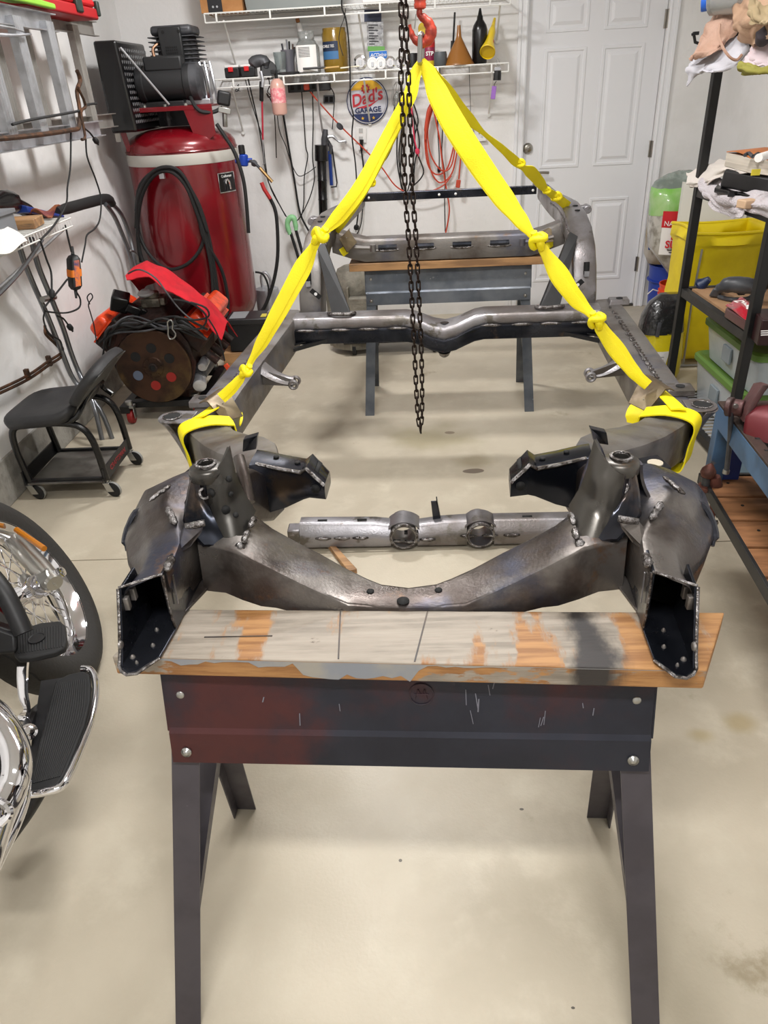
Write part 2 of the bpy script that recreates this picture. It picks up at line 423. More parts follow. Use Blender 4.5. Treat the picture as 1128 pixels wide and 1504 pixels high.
th_, Wf = sawhorse('steel_sawhorse', 'dark steel sawhorse with maroon stains in the foreground under the front end of the frame', -.418, .362, .905, .720, -.045, m_saw, m_sawleg, 'folding steel sawhorses', flare=.055)
# embossed maker's roundel, a ring with a star-like mark, on the front sheet
cy = Wf(-.0, -.0435, .720-.045)
mb = MB(); nd = (Wf(0, -1, 0)-Wf(0, 0, 0)); nd.z = .22; nd.normalize()
cc = Wf(.03, -.0535, .720-.045)
xa = (Wf(1, 0, 0)-Wf(0, 0, 0)).normalized(); ya = xa.cross(nd).normalized()*-1
mb.tube([cc+(xa*math.cos(a*math.pi/12)+ya*math.sin(a*math.pi/12))*.019 for a in range(24)], .0012, 6, loop=True)
mb.tube([cc+xa*-.009-ya*.009, cc+xa*-.005+ya*.009, cc+xa*0-ya*.002, cc+xa*.005+ya*.009, cc+xa*.009-ya*.009], .001, 5)
mb.tube([cc+xa*-.012+ya*.0, cc+xa*.012-ya*.0], .001, 5)
obj('embossed_roundel', mb, m_saw, th_)
# pale paint drips and scratches on the front sheet
rnd = random.Random(6); md_ = mat('paint_drip', '6E6E78', .6)
for k in range(14):
    x = -.37+.74*rnd.random(); d0 = .01+.09*rnd.random(); L_ = .006+.022*rnd.random(); sk = (rnd.random()-.5)*.01
    y0, y1 = -(.0427+.2286*d0), -(.0427+.2286*(d0+L_)); w_ = .0005+.0005*rnd.random()
    obj('paint_drip', MB().prism([Wf(x-w_, y0, .720-d0), Wf(x+w_, y0, .720-d0), Wf(x+w_+sk, y1, .720-d0-L_), Wf(x-w_+sk, y1, .720-d0-L_)], (0, -.0006, 0)), md_, th_, smooth=False)
sawhorse('steel_sawhorse', 'pale galvanised sawhorse holding up the rear of the frame by the back wall', -.215, .61, 3.80, .722, -.03, m_saw2, m_saw2, 'folding steel sawhorses', splay_y=.22)

m_wood2 = mat('pine_plank_rear', 'B48A5E', .6, col2='8A6848', nscale=4, stretch=(1, 8, 8), dirt=('6A5A4A', 6, .6, .7))

def plank_material():
    m = bpy.data.materials.new('weathered_pine'); m.use_nodes = True; nt = m.node_tree; N = nt.nodes; L = nt.links
    b = N['Principled BSDF']; b.inputs['Roughness'].default_value = .55
    tc = N.new('ShaderNodeTexCoord'); sp = N.new('ShaderNodeSeparateXYZ'); L.new(tc.outputs['Object'], sp.inputs[0])
    def noise_(sc, st, det=6):
        mp = N.new('ShaderNodeMapping'); mp.inputs['Scale'].default_value = st; L.new(tc.outputs['Object'], mp.inputs['Vector'])
        n = N.new('ShaderNodeTexNoise'); n.inputs['Scale'].default_value = sc; n.inputs['Detail'].default_value = det; n.inputs['Roughness'].default_value = .62
        L.new(mp.outputs[0], n.inputs['Vector']); return n.outputs['Fac']
    def ramp(f, lo, hi):
        r = N.new('ShaderNodeMapRange'); r.inputs['From Min'].default_value = lo; r.inputs['From Max'].default_value = hi; r.interpolation_type = 'SMOOTHSTEP'; L.new(f, r.inputs['Value']); return r.outputs['Result']
    def mix(f, a, c):
        x = N.new('ShaderNodeMix'); x.data_type = 'RGBA'; L.new(f, x.inputs['Factor'])
        for k, v in ((6, a), (7, c)):
            if isinstance(v, tuple): x.inputs[k].default_value = v
            else: L.new(v, x.inputs[k])
        return x.outputs[2]
    def mth(op, a, c):
        x = N.new('ShaderNodeMath'); x.operation = op
        for k, v in ((0, a), (1, c)):
            if isinstance(v, (int, float)): x.inputs[k].default_value = v
            else: L.new(v, x.inputs[k])
        return x.outputs[0]
    grain = noise_(3, (2, 30, 30), 8)
    grey = mix(ramp(noise_(5, (1.2, 3, 1)), .4, .62), srgb('8F8578'), srgb('7B7266'))
    grey = mix(ramp(grain, .35, .7), grey, srgb('9C9285'))
    bare = mix(ramp(grain, .35, .65), srgb('A97C4C'), srgb('875C34'))
    # scraped places, streaks running across the board
    sc = noise_(9, (1.0, .28, .28), 7)
    xr = ramp(sp.outputs[0], .18, .42)          # more bare wood toward the right-hand end
    msk = ramp(mth('ADD', sc, mth('MULTIPLY', xr, .12)), .535, .60)
    c = mix(msk, grey, bare)
    # narrow edges: more bare wood, grey paint streaks
    ed = ramp(sp.outputs[2], .0352, .0345)
    c = mix(ed, c, mix(ramp(noise_(6, (1, 1, 3)), .56, .60), bare, grey))
    # burnt patch
    bx = mth('SUBTRACT', sp.outputs[0], .255); bx = mth('ABSOLUTE', bx, 0)
    bm_ = mth('ADD', mth('MULTIPLY', bx, -11), mth('MULTIPLY', noise_(11, (1, .6, .3)), 1.6))
    c = mix(ramp(bm_, .28, .75), c, srgb('2E2A29'))
    c = mix(ramp(noise_(16, (1, 1.5, 1)), .67, .74), c, srgb('4A3B30'))
    L.new(c, b.inputs['Base Color'])
    bp = N.new('ShaderNodeBump'); bp.inputs['Strength'].default_value = .25; bp.inputs['Distance'].default_value = .004
    L.new(grain, bp.inputs['Height']); L.new(bp.outputs[0], b.inputs['Normal'])
    return m
m_wood = plank_material()
def plank(name, c4, t, m, label):
    """c4: four bottom corners front-left, front-right, back-right, back-left"""
    c4 = [V(c) for c in c4]
    mb = MB().hexa(c4+[c+V((0,0,t)) for c in c4])
    o = obj(name, mb, m, bevel=.0025, smooth=False); tag(o, label, 'plank')
    return o
def hz(p, z): q = V(p); q.z = z; return q
fl, fr = at(172, 990, z=.7205), at(1032, 1012, z=.7205)
fl2, fr2 = at(268, 893, z=.7585), at(1008, 900, z=.7585)
pk = plank('pine_plank', [hz(fl, .7205), hz(fr, .7205), hz(fr2+V((.06, .0, 0)), .7205), hz(fl2+V((-.035, .0, 0)), .7205)], .037, m_wood,
      'weathered paint-stained pine plank across the front sawhorse under the frame horns')
# painted patches, scribed lines and the burnt mark on the plank's top are thin films of their own colour
mburn = mat('burnt_wood', '2C2624', .5, col2='4A3A2C', nscale=14)
mgrey = mat('grey_primer', '84888F', .55, col2='9A958C', nscale=12)
mb = MB()
for a, b in (((500, 898), (497, 968)), ((628, 898), (609, 972)), ((300, 936), (400, 934))):
    p, q = at(*a, z=.7577), at(*b, z=.7577); d = (q-p).normalized().cross(V((0,0,1)))*.0012
    mb.prism([p-d, p+d, q+d, q-d], (0, 0, .0007))
obj('scribed_line', mb, mburn, pk, smooth=False)
mb = MB()
rnd = random.Random(4)
p0, p1 = at(205, 972, z=.7577), at(1000, 990, z=.7577)
top = []; bot = []
n = 60
for i in range(n+1):
    f = i/n; q = p0.lerp(p1, f)
    q = hz(fl.lerp(fr, .03+f*.92), 0)
    dep = (.003+.012*rnd.random()**2) if not .33 < f < .55 else .022+.014*rnd.random()
    if f > .55: dep *= .35
    if f > .75: dep = .001
    top.append(V((q.x, q.y-.0006, .7555))); bot.append(V((q.x, q.y-.0006, .7555-dep)))
a = mb.vs(top); b_ = mb.vs(bot)
for i in range(n): mb.face([a[i], a[i+1], b_[i+1], b_[i]])
obj('grey_paint_edge', mb, mgrey, pk, smooth=False)

rl, rr_ = at(528, 383, Y=3.70), at(801, 372, Y=3.70)
plank('pine_plank', [(-.29, 3.70, .7225), (.665, 3.67, .7225), (.67, 3.84, .7225), (-.285, 3.87, .7225)], .036, m_wood2,
      'clean pine plank lying across the rear sawhorse beneath the rear crossmember')

# ------------------------------------------------------------------ the car frame
def FW(u, v, z): return V((-.096+.999*u+.078*v, -.040*u+.997*v, z))
def at_uv(x, y, **k):
    p = at(x, y, **k); a, b, c_, d = .999, .078, -.040, .997; det = a*d-b*c_
    X, Y = p.x+.096, p.y
    return V(((d*X-b*Y)/det, (a*Y-c_*X)/det, p.z))
def LQ(x, y, z):
    q = at_uv(x, y, z=z); q.x = abs(q.x); return q
def LP(s, x, y, z):
    q = LQ(x, y, z); return FW(s*q.x, q.y, z)
frame = thing('car_chassis', 'bare steel car chassis frame resting on two sawhorses across the middle of the garage', 'chassis', tuple(FW(0, 2.4, .0)))
frame.location.z = .51
def beads(mb, path, nrm, n, ln=.03, r=.0045, jit=.3, rnd=random.Random(3)):
    """stitch welds: short lumpy beads laid on a path"""
    for k in range(n):
        f = (k+.5)/n*(len(path)-1); i = min(int(f), len(path)-2); t = f-i
        p = V(path[i]).lerp(V(path[i+1]), t); d = (V(path[i+1])-V(path[i])).normalized()
        p = p+V(nrm)*.001; L = ln*(1-jit*rnd.random()); q = 7
        pts = [p+d*L*(j/(q-1)-.5)+V(nrm).cross(d)*(rnd.random()-.5)*.003 for j in range(q)]
        mb.tube(pts, [r*.4, r*.9, r*1.1, r, r*1.15, r*.9, r*.4], 6)
for s in (-1, 1):
    S = lambda u, v, z: FW(s*u, v, z)
    # ---- front rail: horn top, bulge, sweep behind the tower, torque-box elbow, side rail
    secs = [((.315,1.43),(.405,1.42),.68,.80,.795),
        ((.33,1.50),(.42,1.47),.67,.79,.785), ((.36,1.59),(.455,1.53),.65,.78,.77), ((.415,1.685),(.52,1.61),.62,.755,.745),
        ((.49,1.79),(.60,1.73),.59,.715,.71), ((.565,1.90),(.68,1.86),.555,.68,.68), ((.62,2.0),(.74,1.97),.53,.66,.655),
        ((.65,2.12),(.77,2.10),.515,.65,.65), ((.655,2.30),(.775,2.30),.51,.65,.65), ((.652,2.8),(.77,2.8),.51,.65,.65), ((.648,3.27),(.755,3.29),.51,.655,.655)]
    rings = []
    for (ui, vi), (uo, vo), zb, zi, zo in secs:
        rings.append(rring([S(ui, vi, zb), S(ui, vi, zi), S(uo, vo, zo), S(uo, vo, zb)], .016, 2))
    fr_ = [ # ib, im, it, ridge, outer, ob
        ((.372,.905,.764),(.372,.905,.82),(.372,.905,.873),(.42,.872,.868),(.425,.868,.82),(.425,.866,.764)),
        ((.372,.95,.764),(.370,.95,.82),(.366,.95,.875),(.417,.93,.866),(.432,.925,.82),(.430,.92,.764)),
        ((.372,.99,.764),(.370,.99,.84),(.370,.99,.879),(.420,.98,.868),(.452,.97,.82),(.448,.97,.762)),
        ((.370,1.03,.764),(.366,1.03,.85),(.383,1.023,.882),(.437,1.02,.870),(.485,1.015,.825),(.478,1.02,.758)),
        ((.365,1.07,.764),(.355,1.07,.86),(.405,1.06,.888),(.458,1.067,.872),(.514,1.075,.828),(.508,1.08,.756)),
        ((.355,1.11,.764),(.345,1.11,.868),(.436,1.10,.894),(.487,1.115,.876),(.528,1.13,.832),(.522,1.13,.758)),
        ((.345,1.16,.765),(.335,1.16,.880),(.452,1.15,.900),(.500,1.17,.880),(.532,1.19,.838),(.525,1.19,.765)),
        ((.335,1.22,.77),(.328,1.22,.885),(.430,1.215,.895),(.476,1.23,.872),(.505,1.24,.832),(.495,1.24,.765)),
        ((.325,1.28,.74),(.322,1.28,.865),(.385,1.275,.865),(.425,1.28,.848),(.455,1.285,.81),(.448,1.285,.745)),
        ((.318,1.35,.70),(.317,1.35,.81),(.35,1.345,.83),(.395,1.345,.82),(.415,1.35,.79),(.41,1.35,.70)),
        ((.315,1.43,.68),(.315,1.43,.77),(.325,1.43,.80),(.39,1.42,.795),(.405,1.42,.77),(.405,1.42,.68))]
    rf_ = [rring([S(*q) for q in sec], .009, 2) for sec in fr_]
    obj('front_rail', MB().loft(rf_, cap=False), m_steel_front, frame, angle=50)
    obj('side_rail', MB().loft(rings), m_steel, frame, angle=50)
    # pressed dent (long teardrop) on the bulge
    mb = MB()
    pts = [S(.492, 1.125, .868), S(.512, 1.12, .845), S(.522, 1.10, .815), S(.518, 1.085, .80)]
    mb.tube(pts, [.003, .008, .009, .004], 8, smooth=4)
    obj('pressed_rib', mb, m_steel_dark, frame)
    # ---- horn: open channel, outer wall, inner wall, floor and lips
    th = .0045
    o_top, o_f0, o_f1 = (.425,.868,.872), (.428,.826,.850), (.427,.806,.775)
    mb = MB()
    mb.prism([S(.427,.90,.764), S(.427,.815,.764), S(.427,.828,.785), S(.427,.848,.825), S(.425,.868,.874), S(.43,.93,.870), S(.43, .95, .766)], S(-th, 0, 0)-S(0, 0, 0))
    obj('horn_outer_plate', mb, m_steel_dark, frame, bevel=.001, smooth=False)
    mb = MB().prism([S(.370,.905,.764), S(.370,.902,.790), S(.370,.903,.862), S(.370,.905,.875), S(.372,.96,.876), S(.372,1.06,.764)], S(th, 0, 0)-S(0, 0, 0))
    hp = obj('horn_inner_plate', mb, m_steel_dark, frame, bevel=.001, smooth=False)
    mb = MB()
    mb.prism([S(.368,.925,.80), S(.368,.928,.80), S(.368,.934,.853), S(.368,.930,.853)], S(-.0015, 0, 0)-S(0, 0, 0))
    obj('slot', mb, m_steel_light, hp, smooth=False)
    mb = MB().prism([S(.427,.815,.762), S(.408,.800,.762), S(.395,.805,.762), S(.372,.838,.762), S(.370,.905,.762), S(.372,1.0,.762), S(.43,.96,.762)], (0, 0, th))
    obj('horn_floor_plate', mb, m_steel_dark, frame, bevel=.001, smooth=False)
    mb = MB()
    mb.tube([S(.426,.868,.873), S(.427,.848,.825), S(.427,.828,.785), S(.427,.815,.767), S(.42,.805,.765), S(.41,.799,.764), S(.395,.802,.764), S(.373,.836,.764)], .0026, 6)
    mb.tube([S(.370,.905,.872), S(.371,.903,.84), S(.371,.902,.79), S(.371,.906,.768)], .0022, 6)
    mb.tube([S(.371,.905,.874), S(.425,.868,.875)], .0022, 6)
    obj('cut_edge', mb, m_weld, frame)
    mb = MB()
    rnd = random.Random(9)
    for (u_, v_, z_, r_) in ((.392,.862,.768,.004),(.414,.835,.768,.005),(.402,.822,.768,.003),(.40,.90,.768,.004)):
        mb.lathe([(r_, 0), (r_*.8, .004), (r_*.3, .007)], S(u_, v_, z_-.003), (0,0,1), 8)
    for (u_, v_) in ((.419,.87),(.419,.895)):
        mb.box(S(u_, v_, .845), (.008, .010, .022))
    mb.lathe([(.008, 0), (.006, .004)], S(.4225, .825, .80), S(-1,0,0)-S(0,0,0), 10)
    obj('weld_nuts', mb, m_steel, frame, bevel=.001)
    # gusset between horn and tower (leaf shaped plate)
    mb = MB()
    g = [LP(s,266,785,.872), LP(s,272,775,.885), LP(s,300,771,.885), LP(s,296,783,.872), LP(s,280,803,.855), LP(s,262,814,.862)]
    mb.prism(g, (0, 0, .005)); obj('gusset_plate', mb, m_steel_front, frame, bevel=.001, smooth=False)
    # lower diagonal plate from horn to crossmember
    mb = MB().prism([S(.372,.945,.760), LP(s,308,864,.760), S(.335,1.07,.760), S(.40,1.08,.760)], (0,0,.005))
    obj('lower_gusset', mb, m_steel_front, frame, bevel=.001, smooth=False)
    # ---- half of the front crossmember
    cs = [(590,893,862,.764),(560,892,857,.764),(540,890,849,.765),(511,888,835,.769),(470,870,812,.785),(440,856,797,.80),(400,836,775,.82),(376,824,757,.838),(347,810,740,.85),(322,803,725,.848),(290,800,722,.848)]
    rings = []; zbs = [.73,.73,.73,.73,.735,.74,.745,.75,.755,.757,.757]
    for k, (x, yc, yb, z_) in enumerate(cs):
        c = LQ(x, yc, z_); bk = LQ(x, yb, z_+.004)
        if k == 0: c.x = bk.x = 0
        rings.append(rring([S(c.x, c.y-.012*min(1, k/4), zbs[k]), S(c.x, c.y, z_), S(bk.x, bk.y, z_+.004), S(bk.x, bk.y+.012, zbs[k])], .006, 2))
    obj('front_crossmember', MB().loft(rings), m_steel_front, frame, angle=45)
    # ---- spring tower
    m1, m2 = m_steel_front, m_steel_dark
    dome = S(.353, 1.115, .955)
    # dome cup
    mb = MB().lathe([(.031, -.022), (.032, -.010), (.030, -.003), (.025, .001), (.020, .001), (.0165, .004), (.0135, .003), (.0135, -.02)], dome, (0,0,1), 28, cap=False)
    dm = obj('tower_cup', mb, MATS.get('blackened_steel') or mat('blackened_steel', '55524E', .34, .75, col2='3E3C39', nscale=5, dirt=('6E563E', 6, .62, .74), rvar=.1), frame, angle=60)
    obj('bushing_ring', MB().lathe([(.019,.002),(.019,.006),(.0145,.007),(.0135,.002)], dome, (0,0,1), 28, cap=False), m_weld, dm)
    obj('cup_hole', MB().lathe([(.0136,-.006),(.001,-.0061)], dome, (0,0,1), 20), m_hole, dm)
    # inner wing plate: broad curved sheet from the peak down to the crossmember
    rows = [[LP(s,337,656,.978), LP(s,318,689,.955), LP(s,297,704,.943)], [LP(s,347,697,.93), LP(s,326,717,.926), LP(s,300,730,.905)],
            [LP(s,358,722,.895), LP(s,338,747,.886), LP(s,316,765,.868)], [LP(s,376,750,.858), LP(s,358,786,.847), LP(s,341,813,.832)]]
    def wing(a, b):
        k = b*3; i = min(int(k), 2); t = k-i; t = t*t*(3-2*t)*.4+t*.6
        q = lambda row: row[0]*(1-a)*(1-2*a)+row[1]*4*a*(1-a)+row[2]*a*(2*a-1)
        return q(rows[i]).lerp(q(rows[i+1]), t)
    mb = MB().grid(wing, 10, 9, .006); wg = obj('tower_inner_plate', mb, mat('blackened_steel', '55524E', .34, .75, col2='3E3C39', nscale=5, dirt=('6E563E', 6, .62, .74), rvar=.1), frame, angle=60)
    mb = MB()
    for a, b, r_ in ((.25,.28,.006),(.35,.50,.005),(.62,.62,.008),(.45,.78,.005),(.80,.30,.008)):
        p = wing(a, b); dn = (wing(a+.02, b)-p).cross(wing(a, b+.02)-p).normalized()
        if dn.z < 0: dn = -dn
        mb.lathe([(r_, -.001), (r_, .0012)], p+dn*.001, dn, 12)
    obj('holes', mb, m_hole, wg)
    mb = MB().lathe([(.012, 0), (.011, .003), (.007, .003)], wing(.97,.26)+V((0,0,.001)), S(-.3,-1,.3)-S(0,0,0), 14, cap=False)
    obj('slot_rim', mb, m_weld, wg)
    # front face plate of tower
    fr2_ = [[LP(s,298,703,.945), LP(s,282,700,.943)], [LP(s,303,735,.902), LP(s,276,730,.912)], [LP(s,318,768,.865), LP(s,270,768,.885)], [LP(s,341,814,.831), LP(s,300,800,.855)]]
    def face_(a, b):
        k = b*3; i = min(int(k), 2); t = k-i
        p = fr2_[i][0].lerp(fr2_[i][1], a).lerp(fr2_[i+1][0].lerp(fr2_[i+1][1], a), t); return p+V((0,.010*math.sin(a*math.pi),0))
    obj('tower_front_plate', MB().grid(face_, 6, 8, .006), m2, frame, angle=60)
    # outer back wall and saddle of tower down to the rail
    def wall_(a, b):
        ang = R(60+150*a); r_ = .031+.020*b*b
        p = S(.353+math.cos(ang-1.2)*r_*(1.0+.2*b), 1.115+math.sin(ang-1.2)*r_, .945-.075*b); return p
    obj('tower_shell', MB().grid(wall_, 14, 6, .005), m_steel_front, frame, angle=60)
    # blade flange rising behind the cup (sharp ear)
    mb = MB().prism([LP(s,337,655,.980), LP(s,330,668,.966), LP(s,322,684,.955), LP(s,330,700,.935), LP(s,345,695,.932)], (0, .006, 0))
    obj('tower_ear', mb, m_steel_front, frame, bevel=.002, smooth=False)
    # bar step welded on front
    mb = MB().tube([LP(s,272,774,.886), LP(s,301,768,.888)], .0065, 8)
    beads(mb, [LP(s,245,838,.877), LP(s,252,818,.879)], (0,0,1), 1, .04, .007)
    beads(mb, [LP(s,247,749,.893), LP(s,257,769,.885)], (0,0,1), 2, .035, .006)
    beads(mb, [LP(s,225,732,.90), LP(s,247,716,.905)], (0,0,1), 3, .035, .004)
    beads(mb, [LP(s,357,800,.852), LP(s,375,757,.862)], (0,0,1), 2, .04, .006)
    beads(mb, [LP(s,350,806,.845), LP(s,356,802,.847)], (0,0,1), 1, .016, .008)
    obj('weld_beads', mb, m_weld, frame)
    # ---- engine mount arm reaching inward
    z0 = .848
    A0, A1 = S(.335,1.335,z0), S(.335,1.405,z0); B0, B1 = S(.236,1.30,z0-.004), S(.236,1.37,z0-.004)
    C0, C1 = S(.220,1.285,z0+.012), S(.220,1.36,z0+.012); D0, D1 = S(.184,1.272,z0-.020), S(.184,1.34,z0-.020)
    dz = lambda p, h: V((p.x, p.y, p.z-h))
    rings = [rring([dz(a, h1), a, b, dz(b, h2)], .009, 2) for a, b, h1, h2 in ((S(.35,1.33,z0), S(.35,1.41,z0), .13, .13), (A0, A1, .125, .12), (S(.28,1.315,z0-.003), S(.28,1.385,z0-.003), .095, .09), (B0, B1, .066, .06), (C0, C1, .070, .06), (D0, D1, .035, .03))]
    am = obj('engine_mount_arm', MB().loft(rings), m_steel_dark, frame, angle=45)
    mb = MB()
    for u_, v_, zz in ((.30,1.365,z0-.001),(.250,1.34,z0-.003)): mb.lathe([(.006,0),(.006,.003)], S(u_, v_, zz), (0,0,1), 10)
    mb.lathe([(.009,0),(.009,.004)], S(.203,1.276,z0-.028), S(0,-1,0)-S(0,0,0), 12)
    mb.hexa([S(.206,1.30,z0-.004), S(.206,1.345,z0-.004), S(.199,1.345,z0-.011), S(.199,1.30,z0-.011), S(.206,1.30,z0+.001), S(.206,1.345,z0+.001), S(.199,1.345,z0-.006), S(.199,1.30,z0-.006)])
    obj('holes', mb, m_hole, am)
    obj('arm_lip', MB().tube([S(.335,1.334,z0), S(.28,1.314,z0-.003), B0, C0, D0], .004, 6), m_weld, am)
    # upright dark box behind arm, round reinforcement at the rail
    mb = MB()
    q = S(.375,1.545,.80)
    e0, e1, e2, e3 = LP(s,356,664,.815), LP(s,376,660,.815), LP(s,378,640,.862), LP(s,357,646,.85); dd = V((0,.022,0)); mb.hexa([e0, e1, e1+dd, e0+dd, e3, e2, e2+dd, e3+dd])
    obj('stop_bracket', mb, m_steel_dark, frame, bevel=.002, smooth=False)
    obj('round_gusset', MB().tube([LP(s,351,672,.905), LP(s,360,705,.88), LP(s,366,738,.85)], .011, 12), m_steel_front, frame)
    # flat tab with slot outside the bulge
    mb = MB().prism([S(.42,1.40,.80), S(.50,1.43,.80), S(.515,1.37,.80), S(.44,1.34,.80)], (0,0,.006))
    tb = obj('flat_tab', mb, m_steel_dark, frame, smooth=False)
    obj('hole', MB().lathe([(.016,0),(.016,.003)], S(.487,1.39,.805), (0,0,1), 14), m_floor, tb)
    # ---- body mount bracket outside the elbow
    def hornb(a, b):
        # a around U, b downwards
        w0 = .046*(1-b)+.026*b; ang = math.pi*(a-.5)
        uc = .785-.050*b**.6-(.02 if s > 0 else 0); vc = 2.0-.02*b
        return S(uc+math.cos(ang)*w0*(.9-.55*b), vc+math.sin(ang)*w0, .676-.16*b)
    mb = MB().grid(hornb, 14, 8, .004); bm_ = obj('body_mount_bracket', mb, m_steel_light, frame, angle=60)
    top_r = [S(.785-(.02 if s > 0 else 0)+math.cos(math.pi*(k/14-.5))*.0415, 2.0+math.sin(math.pi*(k/14-.5))*.046, .676) for k in range(15)]+[S(.72,2.045,.674), S(.72,1.955,.674)]
    obj('mount_top', MB().prism(top_r, (0,0,.005)), m_steel_light, bm_, bevel=.002, smooth=False)
    obj('mount_hole', MB().lathe([(.024,0),(.024,.0012)], S(.785-(.02 if s > 0 else 0),2.0,.681), (0,0,1), 20), m_hole, bm_)
    obj('mount_rim', MB().lathe([(.024,0),(.026,.003),(.030,.001)], S(.785-(.02 if s > 0 else 0),2.0,.681), (0,0,1), 20, cap=False), m_weld, bm_)
    # small body mounts on the rail's top
    for v_, nm in ((2.17, 'rail_pad'), (3.22, 'rail_pad')):
        mb = MB().hexa([S(.700,v_-.035,.65), S(.785,v_-.035,.65), S(.785,v_+.035,.65), S(.700,v_+.035,.65), S(.705,v_-.03,.672), S(.785,v_-.03,.672), S(.785,v_+.03,.672), S(.705,v_+.03,.672)])
        pd = obj(nm, mb, m_steel_light, frame, bevel=.004, smooth=False)
        obj('hole', MB().lathe([(.014,0),(.014,.0015)], S(.747, v_, .6725), (0,0,1), 14), m_hole, pd)
    # stitched weld seam along the top of the side rail
    mb = MB(); beads(mb, [S(.706,2.24,.652), S(.704,2.6,.652), S(.698,3.18,.652)], (0,0,1), 16, .052, .0055)
    ob = obj('stitch_weld', mb, m_weld, frame); ob['kind'] = 'stuff'
    mb = MB()
    rnd = random.Random(5)
    for k in range(15):
        v_ = 2.26+k*.057; mb.grid(lambda a, b: S(.708+.014*(a-.5)+.004*math.sin(b*9), v_+.038*(b-.5), .652+.003*math.sin(a*math.pi)*math.sin(b*math.pi)), 4, 5, .001)
    ob = obj('weld_scale', mb, mat('weld_scale', '4A4340', .5, .6), frame); ob['kind'] = 'stuff'
    # inner rail bracket with two eyes
    mb = MB()
    def br(a, b):
        w0 = .05*(1-b)+.022*b
        return S(.655-.115*b, 2.58+w0*(a-.5)*2-.02*b, .640-.05*b*(2-b)-.022*abs(2*a-1)**3*(1-.2*b))
    mb.grid(br, 10, 8, .0035)
    ib = obj('eye_bracket', mb, m_steel_light, frame, angle=60)
    for dv in (-.022, .022):
        c0 = S(.540, 2.56+dv, .572)
        ax = (S(0,1,0)-S(0,0,0)).normalized(); ux = (S(1,0,0)-S(0,0,0)).normalized()
        mb = MB(); pts = [c0+(ux*math.cos(2*math.pi*k/16)+V((0,0,1))*math.sin(2*math.pi*k/16))*.0145 for k in range(16)]
        mb.tube(pts, .006, 6, loop=True)
        obj('eye', mb, m_steel_light, ib)
    mb = MB().prism([S(.66,2.54,.645), S(.66,2.60,.648), S(.66,2.60,.57)], S(-.003,0,0)-S(0,0,0))
    mb.hexa([S(.656,2.54,.575), S(.54,2.54,.565), S(.54,2.543,.565), S(.656,2.543,.575), S(.656,2.55,.63), S(.54,2.54,.590), S(.54,2.543,.590), S(.656,2.553,.63)])
    obj('bracket_web', mb, m_steel, ib, smooth=False)
    # ---- rail end closing wall and kick-up
    kk = [ # v front, v back, z centre line  (front-bottom-left etc.)
        ((3.26,.60),(3.40,.60),.585,.700), ((3.27,.68),(3.41,.66),.583,.698), ((3.30,.78),(3.44,.74),.578,.693), ((3.35,.86),(3.48,.80),.572,.688),
        ((3.44,.925),(3.55,.845),.565,.68), ((3.58,.965),(3.64,.87),.555,.67), ((3.76,.985),(3.78,.885),.545,.655), ((3.92,.985),(3.94,.89),.53,.635), ((4.10,.985),(4.12,.90),.515,.60), ((4.36,1.0),(4.37,.915),.50,.565)]
    rings = []
    for (v0, z0_), (v1, z1_), ui, uo in kk:
        v0 += .07; v1 += .07; ui -= .018; uo -= .028
        rings.append(rring([S(ui, v1, z1_), S(ui, v0, z0_), S(uo, v0, z0_), S(uo, v1, z1_)], .018, 2))
    kr = obj('kickup_rail', MB().loft(rings), m_steel_light if s > 0 else m_steel, frame, angle=50)
    obj('slot_hole', MB().tube([S(.618,3.349,.748), S(.618,3.363,.797)], .0125, 10), m_hole, kr)
    obj('slot_plate', MB().box(S(.618,3.338,.752), (.02, .01, .022)), m_alu, kr)
    mb = MB()
    for u_, v_ in ((.60,3.66),(.60,3.74)): mb.lathe([(.012,0),(.012,.005)], S(u_, v_, .964+(v_-3.65)*.11), (0,0,1), 12)
    obj('holes', mb, m_hole, kr)
    obj('rail_seam', MB().tube([S(.556,3.43,.86), S(.55,3.52,.905), S(.538,3.67,.94), S(.53,3.84,.955), S(.513,4.0,.955)], .006, 6, smooth=3), m_weld, kr)
    obj('side_bracket', MB().box(S(.65,3.78,.955), (.05,.05,.03)).cyl(S(.66,3.74,.955), S(.66,3.82,.955), .018), m_steel_light, kr, bevel=.003)
    # black channel brace from crossmember up to the kick-up
    a0, a1 = S(.405,3.16,.655), S(.49,3.17,.655); b0, b1 = S(.575,3.42,.915), S(.575,3.40,.90)
    n_ = V((0,.0,0)); dpt = V((0, .055, -.02))
    mb = MB().hexa([a0, a1, a1+V((0,.004,0)), a0+V((0,.004,0)), b0-S(.03,0,0)+S(0,0,0), b1, b1+V((0,.004,0)), b0-S(.03,0,0)+S(0,0,0)+V((0,.004,0))])
    mb.hexa([a0, a0+(S(.004,0,0)-S(0,0,0)), a0+dpt+(S(.004,0,0)-S(0,0,0)), a0+dpt, b0-S(.03,0,0)+S(0,0,0), b0-S(.026,0,0)+S(0,0,0), b0-S(.026,0,0)+S(0,0,0)+dpt, b0-S(.03,0,0)+S(0,0,0)+dpt])
    mb.hexa([a1, a1-(S(.004,0,0)-S(0,0,0)), a1+dpt-(S(.004,0,0)-S(0,0,0)), a1+dpt, b1, b1-S(.004,0,0)+S(0,0,0), b1-S(.004,0,0)+S(0,0,0)+dpt, b1+dpt])
    dg_ = obj('diagonal_brace', mb, m_black, frame, smooth=False)
    mb = MB(); mb.tube([S(.39,3.17,.66), S(.405,3.145,.663), S(.445,3.142,.664), S(.49,3.15,.664), S(.505,3.17,.66)], .009, 6, smooth=2)
    obj('brace_weld', mb, m_weld, dg_)
